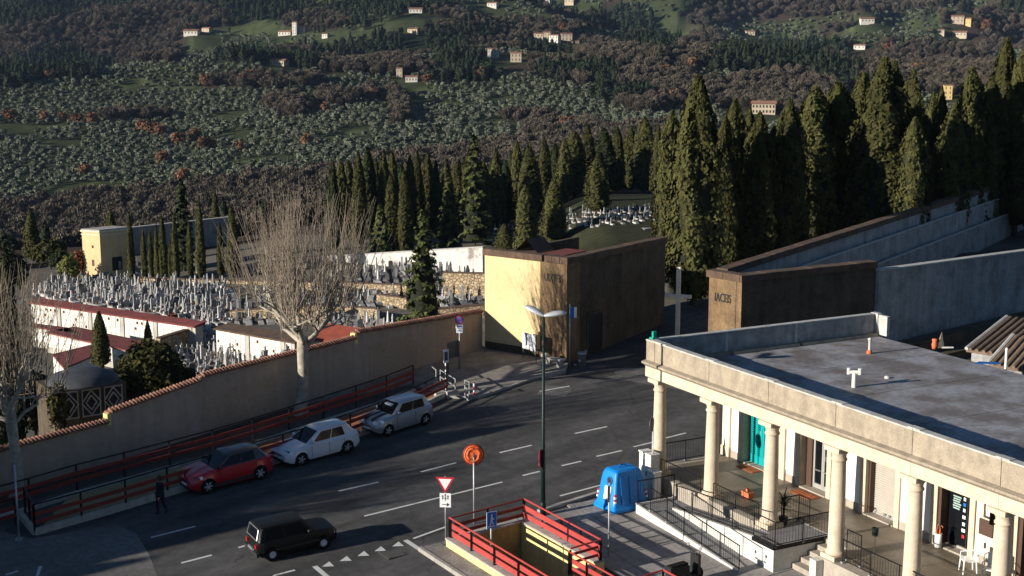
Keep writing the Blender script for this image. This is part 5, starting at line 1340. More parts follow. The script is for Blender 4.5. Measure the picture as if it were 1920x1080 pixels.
pA = at(556, 652, -8.6); pB = at(676, 666, -8.6); pA = at(580, 634, -8.6); pB = at(668, 648, -8.6)
niche_wall('short niche wall with bright red roof right of the plane trunk', pA[:2], pB[:2], -8.6, 3, 2.6, 'red_roof_lit', .15, .2, roof_rise=.9)
# low flat red roofed wings in front of the long niche wall
def low_block(label, px, z, h, m='red_roof', over=.25):
    P = [at(x, y, z)[:2] for x, y in px]; c = sum(P) / len(P)
    ar = sum(P[i][0] * P[(i + 1) % len(P)][1] - P[(i + 1) % len(P)][0] * P[i][1] for i in range(len(P)))
    if ar < 0: P = P[::-1]
    t = thing('burial_block', label, 'burial block')
    mb = MB(); mb.prism([tuple(c + (p - c) * .97) for p in P], z - h, z - .12); mb.build('wall', M['niche_frame'], t)
    mb = MB(); mb.prism([tuple(p) for p in P], z - .119, z); mb.build('roof', M[m], t)
    # niches on the visible front sides
    for i in range(len(P)):
        a = c + (P[i] - c) * .97; b = c + (P[(i + 1) % len(P)] - c) * .97; d = (b - a) / np.linalg.norm(b - a); n_ = np.array([d[1], -d[0]])
        if n_ @ (-c) < 0: continue
        L_ = np.linalg.norm(b - a); rz = math.atan2(d[1], d[0])
        for k in range(int(L_ / .66)):
            for r_ in range(int((h - .5) / .6)):
                o = link('niche_panel', nm_[0], t, (*(a + d * (k * .66 + .4) + n_ * .002), z - .5 - r_ * .6), rz)
    return t
low_block('flat dark red roofed burial block before the long niche wall', [(140, 612), (272, 640), (236, 656), (84, 622)], -9.2, 2.2)
low_block('flat red roofed burial block at the left under the plane twigs', [(56, 605), (128, 614), (150, 626), (60, 612)], -9.2, 2.2)
low_block('shaded niche block behind the dome roofed chapel', [(98, 664), (178, 644), (190, 660), (120, 690)], -8.8, 2.6, 'red_roof')
low_block('small pale tomb chapel beyond the lawn, left of its twin', [(1166, 427), (1206, 418), (1216, 424), (1176, 433)], -4.6, 2.6, 'concrete')
low_block('small pale tomb chapel beyond the lawn beside the big cypress', [(1198, 424), (1240, 415), (1250, 421), (1208, 430)], -4.2, 2.6, 'concrete')

# --- terrace walls of rubble stone, and the white rendered wall
def terrace_wall(label, px_top, D0, D1, h, m='rubble', th=.5, name='terrace_wall'):
    # px_top: two picture points of the wall's top edge
    (xa, ya), (xb, yb) = px_top; a = far(xa, ya, D0); b = far(xb, yb, D1)
    d = (b - a)[:2]; L_ = np.linalg.norm(d); t = thing(name, label, 'wall', (a[0], a[1], 0), math.atan2(d[1], d[0]))
    n_ = max(1, int(L_ / 6))
    for k in range(n_):
        f = lambda u: a[2] + (b[2] - a[2]) * u / L_
        x0 = L_ * k / n_; x1 = L_ * (k + 1) / n_ - .004
        MB().prism([(x0, 0), (x1, 0), (x1, th), (x0, th)], f(x0) - h - 3, lambda x, y: f(x)).build('wall_length', M[m] if isinstance(m, str) else m, t)
        MB().prism([(x0, -.06), (x1, -.06), (x1, th + .06), (x0, th + .06)], lambda x, y: f(x) + .001, lambda x, y: f(x) + .12).build('coping', M['cap_stone' if m == 'rubble' else 'coping'], t)
    return t
terrace_wall('long pale rubble terrace wall below the slim cypresses', [(258, 522), (600, 531)], 170, 160, 1.8)
terrace_wall('rubble wall under the top terrace of graves', [(598, 528), (762, 536)], 164, 158, 1.0)
terrace_wall('rubble wall with stains right of the dark conifer', [(830, 512), (910, 514)], 158, 156, 1.5)
terrace_wall('brown rubble wall behind the bare plane crown', [(430, 584), (606, 572)], 148, 146, 1.0)
terrace_wall('middle rubble terrace wall left of the dark conifer', [(600, 573), (706, 580)], 151, 146, .9)
terrace_wall('short light rubble wall beside the dark conifer', [(706, 553), (762, 560)], 154, 152, 1.1)
terrace_wall('low rubble wall by the gatehouse with pale stones', [(800, 582), (908, 572)], 146, 146, .9)
terrace_wall('low brown wall above the second niche wall', [(300, 636), (372, 614)], 130, 134, .5)
terrace_wall('peeling white rendered wall above the top terrace', [(604, 482), (905, 464)], 177, 167, 1.7, 'white_render')
terrace_wall('pale kerb wall along the far lawn', [(1020, 460), (1240, 446)], 165, 185, .6, 'concrete')
terrace_wall('pale low wall among the far graves', [(1130, 412), (1245, 402)], 232, 238, .6, 'concrete')
terrace_wall('pale rubble wall at the far left beyond the cypress', [(38, 497), (100, 494)], 182, 186, 1.0)
terrace_wall('long shaded wall with burial niches behind slim cypresses', [(243, 428), (430, 408)], 196, 206, 6.5, 'grey_render')
# white broken tomb rows at the foot of the white wall, near the gatehouse
niche_wall('open white niche rack beside the gatehouse corner', far(868, 472, 172)[:2], far(905, 470, 173)[:2], float(far(868, 472, 172)[2]), 3, .6, 'cap_stone', .1, .3)

# --- yellow tower house at the far left of the cemetery
pA = at(160, 519, -11.0); pC = at(197, 519, -11.0); pC = pA + np.array([2.35, -1.0, 0]); ztop = zat(pC, 431)
ax = (pC - pA)[:2]; ax = ax / np.linalg.norm(ax)
tw = thing('yellow_lodge', 'square yellow cemetery lodge with cornice and shaded side', 'building', (pC[0], pC[1], 0), math.atan2(-ax[1], -ax[0]))
# local x runs from the lit corner to the left, local y along the shaded side away from the viewer
pR = at(243, 515, -11.0); 
rd = np.array([.72, .69]); lx = -ax; 
loc = lambda v: (v @ lx, v @ np.array([-lx[1], lx[0]]))
zb = -13.0
def tprism(name, off, z0, z1, m):
    c = [np.array([0, 0]), lx * 2.75, lx * 2.75 + rd * 4.2, rd * 4.2]; cc = sum(c) / 4
    c = [cc + (p - cc) * (1 + off) for p in c]; L2 = [loc(p) for p in c]
    if sum(L2[i][0] * L2[(i + 1) % 4][1] - L2[(i + 1) % 4][0] * L2[i][1] for i in range(4)) < 0: L2 = L2[::-1]
    mb = MB(); mb.prism(L2, z0, z1); return mb.build(name, M[m], tw)
tprism('wall', 0, zb, ztop - .35, 'yellow_wall'); tprism('string_course', .04, ztop - .75, ztop - .62, 'stucco_cream'); tprism('cornice', .07, ztop - .349, ztop - .15, 'stucco_cream'); tprism('roof', .02, ztop - .149, ztop, 'concrete')
def on_face(d0, u0, u1, z0, z1, nm, m, out):
    a = d0 * u0; b = d0 * u1; n_ = np.array([d0[1], -d0[0]]); n_ = n_ if n_ @ out > 0 else -n_
    P = [loc(a + n_ * .03), loc(b + n_ * .03), loc(b - n_ * .05), loc(a - n_ * .05)]
    if sum(P[i][0] * P[(i + 1) % 4][1] - P[(i + 1) % 4][0] * P[i][1] for i in range(4)) < 0: P = P[::-1]
    mb = MB(); mb.prism(P, z0, z1); return mb.build(nm, M[m], tw)
fo = -rd
on_face(lx, 1.05, 1.3, ztop - 2.35, ztop - 2.0, 'window', 'black', fo); on_face(lx, 1.05, 1.4, ztop - 4.6, ztop - 3.8, 'window', 'brown_frame', fo)
on_face(rd, 1.5, 2.9, ztop - 5.3, ztop - 3.6, 'door', 'black', -lx * 1.0); on_face(rd, 2.35, 2.7, ztop - 5.2, ztop - 4.2, 'notice', 'sign_white', -lx)
# --- domed chapel with lattice screens near the boundary wall
pc = far(172, 735, 82); cz = zat(pc, 790)
dm = thing('domed_chapel', 'shaded tomb chapel with dark domed roof and white lattice screens', 'chapel', (pc[0], pc[1], 0), R(35))
zt_ = zat(pc, 727)
MB().box(-2.2, 2.2, .3, 3.6, cz - 4, zt_).build('wall', M['dark_shade_stone'], dm)
mb = MB()
mb.lathe([(2.2, zt_), (2.15, zt_ + .15), (1.8, zt_ + .45), (1.2, zt_ + .65), (.5, zt_ + .75), (.05, zt_ + .77)], 14, (.1, 1.9, 0)); mb.build('dome', mat('dome', (.05, .055, .065), .7, .3, 1.5), dm, True)
for x0 in (-1.9, -.55, .8):
    s_ = link('lattice_screen', MB().box(x0, x0 + 1.15, .26, .29, zt_ - 1.75, zt_ - .15).mesh('backing', M['black']), dm)
    mb = MB(); zc = zt_ - .95; xc = x0 + .575
    for a, b in (((x0, zc - .8), (x0 + 1.15, zc - .8)), ((x0, zc + .8), (x0 + 1.15, zc + .8)), ((x0 + .04, zc - .8), (x0 + .04, zc + .8)), ((x0 + 1.11, zc - .8), (x0 + 1.11, zc + .8)), ((x0, zc), (xc, zc + .75)), ((xc, zc + .75), (x0 + 1.15, zc)), ((x0 + 1.15, zc), (xc, zc - .75)), ((xc, zc - .75), (x0, zc)), ((x0 + .25, zc), (xc, zc + .45)), ((xc, zc + .45), (x0 + .9, zc)), ((x0 + .9, zc), (xc, zc - .45)), ((xc, zc - .45), (x0 + .25, zc))):
        mb.beam((a[0], .22, a[1]), (b[0], .22, b[1]), .05, .08)
    mb.build('lattice', M['concrete'], s_)
p = far(300, 694, 92)
# ------------------------------------------------------------------ trees of the cemetery and the street
CYP = [cypress_mesh('crown', 15, 1.75, 9500, 11 + i, .135, M['cypress'], 1.0 + .25 * (i % 3), .21 + .05 * (i % 2)) for i in range(5)]
CYPS = [cypress_mesh('crown', 15, 1.35, 3200, 31 + i, .2, M['cypress'], .8 + .3 * (i % 3), .12) for i in range(5)]
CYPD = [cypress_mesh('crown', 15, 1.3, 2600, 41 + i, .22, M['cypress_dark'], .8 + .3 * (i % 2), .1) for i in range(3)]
TRK = trunk_mesh('trunk', 1.2, .22, M['bark_dark'])
def cypress(px, D, ytop, wpx, label, meshes, group, k=0, ybase=None):
    p = ground_at(px, D)
    if ybase is not None: p[2] = zat(p, ybase)
    h = zat(p, ytop) - p[2]; d = D * math.cos(PITCH) + 6; w = wpx * d / FPX
    t = thing('cypress', label, 'cypress', (p[0], p[1], p[2]), rng.random() * 6.28, group)
    me_ = meshes[k % len(meshes)]; wid = 3.5 if meshes is CYP else 2.7
    o = link('crown', me_, t, (0, 0, 0), 0, (w / wid * 1.02, w / wid * 1.02, h / 15.2)); 
    link('trunk', TRK, t)
    return t
AV = [(1300, 88, 137, 76, 'tall sunlit cypress rising behind the stone cross'), (1352, 93, 215, 46, 'narrow cypress close right of the cypress behind the cross'), (1370, 96, 182, 52, 'round topped shaded cypress above the inscribed pier'),
 (1416, 95, 208, 56, 'lit cypress over the left part of the stone wing'), (1398, 103, 196, 30, 'thin cypress peeping between two broader ones above the wing'), (1470, 97, 184, 64, 'lit cypress above the middle of the stone wing'),
 (1518, 102, 158, 78, 'broad dark cypress with brown sunlit top above the stone wing'), (1560, 104, 151, 72, 'broad dark cypress with green sunlit top'), (1605, 108, 134, 70, 'lumpy pale green cypress left of the tallest lit one'),
 (1642, 100, 105, 84, 'tallest broad sunlit cypress over the end of the wing'), (1662, 110, 112, 60, 'dark cypress hidden behind the tallest sunlit one'), (1697, 108, 128, 46, 'slim cypress with lit tip right of the tallest sunlit one'),
 (1702, 98, 218, 48, 'shorter yellow green cypress in front of the dark row'), (1738, 118, 172, 40, 'small pointed cypress far back in the avenue'), (1752, 113, 160, 30, 'slender spire cypress in the middle of the right row'),
 (1775, 105, 192, 50, 'dark cypress with lit left edge in the right row'), (1806, 110, 122, 54, 'tall lit cypress with ragged right side in the right row'), (1845, 112, 144, 48, 'shaded cypress left of the highest top at right'),
 (1868, 116, 68, 58, 'highest cypress top in the right row'), (1902, 113, 84, 58, 'tall cypress near the right edge with lit crown'), (1935, 112, 100, 70, 'cypress cut by the right edge of the frame'),
 (1255, 99, 205, 46, 'dark cypress left behind the cypress at the cross'), (1330, 100, 240, 50, 'low dark cypress filling the gap right of the cross'), (1445, 104, 235, 50, 'low shaded cypress filling the gap above the wing'),
 (1500, 110, 200, 50, 'shaded cypress behind the broad dark pair'), (1585, 112, 190, 60, 'shaded cypress between the broad dark pair and the tallest one'), (1725, 112, 215, 54, 'shaded cypress behind the shorter yellow green one'), (1825, 118, 165, 60, 'deeply shaded cypress in the right row'), (1960, 118, 70, 70, 'cypress just outside the right edge of the frame')]
for k, (px, D, yt, w, lb) in enumerate(AV): cypress(px, D, yt, w * 1.28, lb, CYP, 'cypresses along the entrance avenue', k)
def ordn(i): return ['first', 'second', 'third', 'fourth', 'fifth', 'sixth', 'seventh', 'eighth', 'ninth', 'tenth', 'eleventh', 'twelfth', 'thirteenth', 'fourteenth', 'fifteenth', 'sixteenth', 'seventeenth', 'eighteenth', 'nineteenth', 'twentieth', 'twenty-first', 'twenty-second', 'twenty-third', 'twenty-fourth', 'twenty-fifth', 'twenty-sixth', 'twenty-seventh', 'twenty-eighth'][i]
MID = [(628, 300, 22), (642, 296, 24), (656, 300, 24), (675, 283, 26), (692, 275, 32), (707, 295, 22), (722, 280, 22), (737, 282, 22), (755, 305, 22), (770, 290, 20), (784, 280, 22), (803, 285, 24), (818, 300, 22), (838, 297, 26), (857, 303, 26),
       (930, 278, 30), (948, 300, 26), (969, 262, 22), (992, 272, 44), (1020, 258, 26), (1040, 268, 26), (1058, 258, 26), (1076, 245, 36), (1101, 232, 32), (1132, 240, 42), (1156, 235, 28), (1180, 235, 28), (1207, 218, 36)]
for k, (px, yt, w) in enumerate(MID):
    D = 186 + (px - 640) * .085 + (k % 3) * 4
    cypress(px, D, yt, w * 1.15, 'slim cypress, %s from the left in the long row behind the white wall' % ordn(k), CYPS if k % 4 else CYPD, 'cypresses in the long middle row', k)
for k in range(30):  # rear row added for darkness behind the long row
    px = 626 + k * 20.5 + 5 * (k % 3); D = 204 + (px - 640) * .08 + (k * 7) % 9; yt = np.interp(px, [620, 800, 1000, 1240], [306, 300, 275, 236]) + (k * 13) % 17
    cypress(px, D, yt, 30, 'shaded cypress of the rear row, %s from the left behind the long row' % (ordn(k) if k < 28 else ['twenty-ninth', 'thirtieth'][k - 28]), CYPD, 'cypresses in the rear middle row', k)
for k, (px, D, yt, w, lb) in enumerate([(1232, 205, 232, 24, 'cypress at the right end of the middle row by the big one'), (1246, 212, 250, 22, 'last thin cypress of the middle row before the big one'), (985, 172, 345, 36, 'pointed cypress standing forward above the gatehouse roof left'),
      (1038, 176, 335, 42, 'bright cypress standing forward over the lawn edge'), (1120, 185, 290, 40, 'broad cypress with bare trunk on the lawn'), (760, 176, 318, 28, 'slim cypress standing forward above the white wall'), (735, 180, 325, 26, 'slim cypress forward of the row left of the white wall top'),
      (945, 180, 420, 30, 'low young cypress above the gatehouse roof'), (880, 200, 285, 40, 'dark cypress pressed behind the big conifer'), (905, 205, 300, 36, 'dark cypress right behind the big conifer')]):
    cypress(px, D, yt, w * 1.1, lb, CYPS, 'cypresses around the lawn', k)
LEFT = [(248, 395, 15, 'slim cypress at the corner of the yellow lodge'), (272, 425, 11, 'thin cypress second from the yellow lodge'), (285, 428, 10, 'very thin cypress third from the yellow lodge'), (297, 420, 13, 'thin cypress fourth from the yellow lodge'), (308, 400, 15, 'slim tall cypress fifth from the yellow lodge'),
        (322, 448, 12, 'short thin cypress sixth from the yellow lodge'), (331, 400, 14, 'tall thin cypress before the dark conifer clump'), (358, 415, 11, 'slim cypress right of the dark conifer clump'), (378, 372, 18, 'tallest slim cypress of the lodge row'), (415, 415, 13, 'thin cypress near the end of the lodge row'), (438, 383, 24, 'broad brownish cypress at the end of the lodge row')]
for k, (px, yt, w, lb) in enumerate(LEFT): cypress(px, 171 - k * .3, yt, w, lb, CYPS, 'slim cypresses beside the lodge', k)
for k, (px, D, yt, w, lb, yb) in enumerate([(62, 190, 390, 28, 'lone broad cypress at the far left beyond the pale wall', None), (212, 186, 392, 22, 'cypress top behind the yellow lodge', None), (406, 215, 356, 12, 'thin cypress alone above the shaded long wall', None),
      (8, 84, 385, 40, 'tall dark cypress at the left edge behind the plane tree', None), (34, 86, 455, 34, 'second dark cypress at the left edge behind the plane tree', None), (193, 116, 583, 30, 'small pointed cypress among the red roofed burial blocks', 690), (282, 118, 600, 16, 'thin cypress spire above the dark yew bush', 700), (-14, 90, 420, 40, 'dark cypress just outside the left edge', None)]):
    cypress(px, D, yt, w * 1.1, lb, CYPD if k in (3, 4, 7) else CYPS, 'scattered cypresses', k, yb)

# conifers and shrubs
def tree(name, label, cat, px, D, ybase, ytop, wpx, mesh_f, trunk=.16, group=None):
    p = ground_at(px, D)
    if ybase is not None: p[2] = zat(p, ybase)
    h = zat(p, ytop) - p[2]; w = wpx * (D + 4) / FPX
    t = thing(name, label, cat, (p[0], p[1], p[2]), 0, group); link('crown', mesh_f(h, w), t)
    mb = MB(); mb.tube([(0, 0, -1.0), (0, 0, h * .3)], [trunk, trunk * .8], 7); mb.build('trunk', M['bark_dark'], t, True)
    return t
def conifer_mesh(h, w, n, seed, m, leaf=.3, low=.06):
    g = np.random.default_rng(seed); P = []; Nn = []
    nb = 70
    for b in range(nb):
        t_ = low + (1 - low) * (b / nb) ** .9; a = b * 2.4 + g.uniform(-.3, .3); L_ = w / 2 * (1 - t_) ** .75 * g.uniform(.75, 1.2) + .15; z = t_ * h
        c = max(5, int(n / nb * (1 - t_ * .7)))
        u = g.random(c) ** .6; P.append(np.stack([np.cos(a + g.normal(0, .2, c)) * L_ * u, np.sin(a + g.normal(0, .2, c)) * L_ * u, z - u * L_ * .25 + g.normal(0, .1, c)], -1)); Nn.append(np.stack([np.cos(a) + 0 * u, np.sin(a) + 0 * u, .8 + 0 * u], -1))
    P = np.concatenate(P); Nn = np.concatenate(Nn); V, F = leaf_tris(P, Nn, leaf, .4, g)
    mb = MB(); mb.lathe([(w * .3, h * .05), (w * .26, h * .25), (w * .18, h * .5), (w * .08, h * .75), (.02, h * .95)], 9)
    CV = np.array(mb.v); f = [x for x in mb.f if len(x) == 4]; tri = np.array([[q_[0], q_[1], q_[2]] for q_ in f] + [[q_[0], q_[2], q_[3]] for q_ in f])
    me_ = arr_mesh('crown', np.concatenate([V, CV]), np.concatenate([F, tri + len(V)]), [m, M['core']]); me_.polygons.foreach_set('material_index', np.concatenate([np.zeros(len(F), np.int32), np.ones(len(tri), np.int32)])); return me_
tree('conifer', 'dark spreading conifer in front of the grave terraces', 'conifer', 795, 124, 612, 396, 96, lambda h, w: conifer_mesh(h, w, 3600, 1, M['conifer'], .22))
tree('conifer', 'big dark conifer in the middle of the long cypress row', 'conifer', 890, 190, None, 252, 76, lambda h, w: conifer_mesh(h, w, 3000, 2, M['conifer'], .32))
tree('conifer', 'dark conifer clump rising among the slim lodge cypresses', 'conifer', 346, 178, None, 338, 52, lambda h, w: conifer_mesh(h, w, 2400, 3, M['cypress_dark'], .3))
tree('conifer', 'blue green conifer by the white wall behind the plane tree', 'conifer', 715, 176, None, 385, 54, lambda h, w: conifer_mesh(h, w, 2000, 4, M['conifer'], .3))
tree('conifer', 'dark conifer between the cypresses above the white wall', 'conifer', 842, 184, None, 330, 60, lambda h, w: conifer_mesh(h, w, 2000, 6, M['conifer'], .3))
def bush(label, px, D, yb, yt, wpx, m, seed, leaf=.16, n=1400, cat='bush', name='bush'):
    def f(h, w):
        return blob_mesh('crown', [(0, 0, h * .5, w * .42, w * .36, h * .5), (w * .22, .1, h * .42, w * .3, w * .28, h * .4), (-w * .24, -.1, h * .4, w * .28, w * .28, h * .4), (.05, 0, h * .72, w * .26, w * .26, h * .3)], n, leaf, m, seed, .7)
    return tree(name, label, cat, px, D, yb, yt, wpx, f, .1)
bush('large dark yew bush behind the boundary wall', 290, 92, 745, 642, 130, M['yew'], 1, .17, 3200)
bush('dark laurel bush beside the domed chapel', 240, 88, 780, 690, 80, M['yew'], 2, .16, 1200)
bush('dark low bush behind the wall right of the yew', 345, 94, 735, 690, 70, M['yew'], 3, .15, 900)
bush('round ochre shrub at the far left by the pale wall', 96, 182, 492, 448, 62, M['yew'], 4, .26, 900)
bush('bright green shrub at the corner of the yellow lodge', 130, 172, 522, 478, 40, M['leaf_green'], 5, .22, 700)
bush('red creeper bush on the side of the yellow lodge', 150, 175, 515, 470, 18, M['ivy'], 6, .2, 400)
bush('dark shrub mass at the far left below the cypress', 25, 150, 540, 470, 60, M['cypress_dark'], 7, .24, 900)
bush('small dark shrub by the yellow lodge and pale wall', 112, 178, 500, 470, 40, M['cypress_dark'], 12, .22, 500)
bush('small yellow green bush behind the boundary wall', 690, 100, 648, 618, 40, M['leaf_green'], 8, .14, 500)
bush('small brown bush among the graves', 325, 138, 604, 588, 18, M['ivy'], 9, .18, 200)
bush('dense dark shrubs left of the domed chapel', 70, 86, 800, 700, 90, M['cypress_dark'], 10, .16, 1200)
bush('ivy covered dead shrub behind the wall at left', 112, 80, 800, 715, 36, M['yew'], 11, .14, 500)

# ---- plane trees, pollarded, with long upright shoots
def plane_tree(label, base, h_fork, H, spread, seed, trunk_r, n_sh=520, lean=(0, 0), shoot_m='shoot', bark_m='bark'):
    g = np.random.default_rng(seed)
    t = thing('plane_tree', label, 'plane tree', base)
    mb = MB(); zs = np.linspace(-.3, h_fork, 12)
    mb.tube([(lean[0] * (z / h_fork) + .06 * math.sin(z * 1.1), lean[1] * (z / h_fork) + .04 * math.sin(z * 1.7), z) for z in zs], [trunk_r * (1.4 if z < .1 else 1.02 - .16 * z / h_fork + .06 * math.sin(z * 2.3)) for z in zs], 14)
    mb.build('trunk', M[bark_m], t, True)
    heads = []; lb = MB(); nl = 9
    def limb(p, a, el, L_, r0, depth):
        n_ = 6 if depth == 0 else 4; pts_ = [p.copy()]; rs_ = [r0]
        for s_ in range(n_):
            a += g.normal(0, .38); el = np.clip(el + g.normal(.04, .3), -.25, 1.35)
            p = p + np.array([math.cos(a) * math.cos(el), math.sin(a) * math.cos(el), math.sin(el)]) * L_ / n_ * g.uniform(.8, 1.25); pts_.append(p.copy()); rs_.append(r0 * (1 - .11 * (s_ + 1)) * g.uniform(.9, 1.12))
            if s_ >= 1: heads.append(p.copy())
            if depth < 2 and s_ >= 1 and g.random() < (.9 if depth == 0 else .5): limb(p.copy(), a + g.choice([-1, 1]) * g.uniform(.5, 1.4), el * .5 + g.uniform(-.1, .6), L_ * g.uniform(.35, .6), rs_[-1] * .6, depth + 1)
        rs_[-1] *= 1.25; lb.tube([tuple(x) for x in pts_], rs_, 7 if depth == 0 else 5)
    for i in range(nl):
        limb(np.array([lean[0], lean[1], h_fork - .2 - .5 * g.random()]), i * 2 * math.pi / nl + g.uniform(-.3, .3), g.uniform(.35, 1.2), spread * g.uniform(.6, .95), trunk_r * g.uniform(.38, .58), 0)
    lb.build('limbs', M[bark_m], t, True)
    sb = MB(); hz = np.array(heads); c0 = np.array([lean[0], lean[1]])
    for k in range(n_sh):
        q_ = heads[g.integers(len(heads))] + g.normal(0, .06, 3); rad = (q_[:2] - c0); rr2 = min(1.2, np.linalg.norm(rad) / spread)
        kind = g.random()
        if kind < .55:      # long upright shoot
            top = h_fork + (H - h_fork) * (1.0 - .38 * rr2 ** 1.7) * g.uniform(.62, 1.02); l = max(.7, top - q_[2]); d0 = np.array([rad[0] / spread * .45 + g.normal(0, .16), rad[1] / spread * .45 + g.normal(0, .16), 1.0]); wob = .1; n_ = 4
        else:               # short crooked twig in any direction
            l = g.uniform(.5, 1.5); d0 = np.array([g.normal(0, 1) + rad[0] / spread, g.normal(0, 1) + rad[1] / spread, g.uniform(-.7, 1.0)]); wob = .35; n_ = 3
        d0 = d0 / np.linalg.norm(d0); pts_ = [q_]
        for s_ in range(n_):
            d0 = d0 + np.array([g.normal(0, wob), g.normal(0, wob), .07]); d0 /= np.linalg.norm(d0); pts_.append(pts_[-1] + d0 * l / n_)
        r0 = .0145 * g.uniform(.7, 1.35) * (.7 + .4 * min(1, l / 3)); sb.tube([tuple(x) for x in pts_], [r0 * (1 - .75 * i_ / n_) for i_ in range(n_ + 1)], 4, False)
        for u in range(3):
            if g.random() < .7:
                j = g.integers(1, n_); e = pts_[j] + np.array([g.normal(0, .3), g.normal(0, .3), g.uniform(.1, .8)]) * min(1, l / 2.2); sb.tube([tuple(pts_[j]), tuple((pts_[j] + e) / 2 + np.array([g.normal(0, .05), g.normal(0, .05), .04])), tuple(e)], [r0 * .55, r0 * .4, r0 * .2], 3, False)
    o = sb.build('shoots', M[shoot_m], t); o['kind'] = 'stuff'
    return t
b = road(563, 776); plane_tree('pale barked bare plane tree in the middle with dense upright shoots', pl(b[0], b[1]), zat(b, 632) - plane_z(b[0], b[1]), zat(b, 322) - plane_z(b[0], b[1]), 3.9, 3, .29, 640, (.25, .1))
b = road(32, 934); plane_tree('bare plane tree in shade at the left edge, roots in the footpath', pl(b[0], b[1]), zat(b, 770) - plane_z(b[0], b[1]), zat(b, 470) - plane_z(b[0], b[1]), 3.4, 5, .24, 430)
# the row goes on down the street beyond the left edge of the frame
for k, (x, y, H) in enumerate(((-30.5, 47.5, 10.5), (-43, 34.5, 10.5), (-58, 20.5, 10.5))):
    plane_tree(['bare plane tree down the street, first beyond the left edge', 'bare plane tree down the street, second beyond the left edge', 'bare plane tree down the street, third beyond the left edge'][k], (x, y, plane_z(x, y) - .1), 4.3, H, 4.4, 20 + k, .33, 800)

# a cypress row behind the boundary wall goes on beyond the left edge and shades the street
for k in range(11):
    q_ = wl(-11.5 - (k * 2.3 if k < 7 else 16.1 + (k - 7) * 6.5), 2.6 + .7 * (k % 3)); h_ = 9.5 + 3.2 * rng.random(); w_ = 1.0 + .35 * rng.random(); zb_ = plane_z(q_[0], q_[1]) - .6
    t = thing('cypress', 'dark cypress behind the boundary wall, %s beyond the left edge of the frame' % ordn(k), 'cypress', (q_[0], q_[1], zb_), rng.random() * 6, 'cypresses behind the wall down the street')
    link('crown', CYP[k % 5], t, (0, 0, 0), 0, (w_, w_, h_ / 15.2)); link('trunk', TRK, t)
# ------------------------------------------------------------------ cars
def frame_on_road(o, p, heading):
    # stand an object on the sloping street, local x pointing along heading (unit xy), z square to the road
    nrm = Vector((-GX, -GY, 1)).normalized(); f = Vector((heading[0], heading[1], GX * heading[0] + GY * heading[1])).normalized(); l = nrm.cross(f)
    m = Matrix((f, l, nrm)).transposed().to_4x4(); m.translation = Vector((p[0], p[1], plane_z(p[0], p[1])))
    return m
def interp(x, pts): return float(np.interp(x, [p[0] for p in pts], [p[1] for p in pts]))
def wheel_meshes(R_, W_, rimm, spokes, steel=False):
    tb = MB(); rot = Matrix.Rotation(R(90), 4, 'X')
    tb.lathe([(R_ * .62, -W_ / 2), (R_ * .93, -W_ / 2), (R_, -W_ * .36), (R_, W_ * .36), (R_ * .93, W_ / 2), (R_ * .62, W_ / 2)], 20, M=rot, cap=False)
    rb = MB(); rb.lathe([(R_ * .1, W_ * .34), (R_ * .6, W_ * .28), (R_ * .68, W_ * .49), (R_ * .62, W_ * .3), (R_ * .3, W_ * .0)], 20, M=rot)
    hb = MB()
    if steel: hb.lathe([(R_ * .5, W_ * .3), (R_ * .44, W_ * .46), (R_ * .2, W_ * .42), (R_ * .16, W_ * .5), (.02, W_ * .52)], 16, M=rot)
    else:
        for k in range(spokes):
            a = 2 * math.pi * k / spokes
            hb.beam((0, -W_ * .46, 0), (R_ * .64 * math.cos(a), -W_ * .44, R_ * .64 * math.sin(a)), R_ * .17, .03, up=(0, 1, 0))
        hb.lathe([(R_ * .16, W_ * .4), (R_ * .12, W_ * .5), (.01, W_ * .5)], 10, M=rot)
    return tb.mesh('tyre', M['rubber'], True), rb.mesh('rim', M['rim_dark'], True), hb.mesh('spokes', rimm, not steel)
M['rim_dark'] = plain('rim_dark', (.05, .05, .055), .5, .5)
M['rim_silver'] = plain('rim_silver', (.5, .51, .53), .35, .7)
M['rim_steel'] = plain('rim_steel', (.5, .53, .57), .5, 0)
M['lamp_clear'] = plain('lamp_clear', (.6, .63, .66), .12, .2, .8)
M['lamp_red'] = plain('lamp_red', (.35, .01, .01), .25)
M['trim'] = plain('trim', (.018, .018, .02), .6)
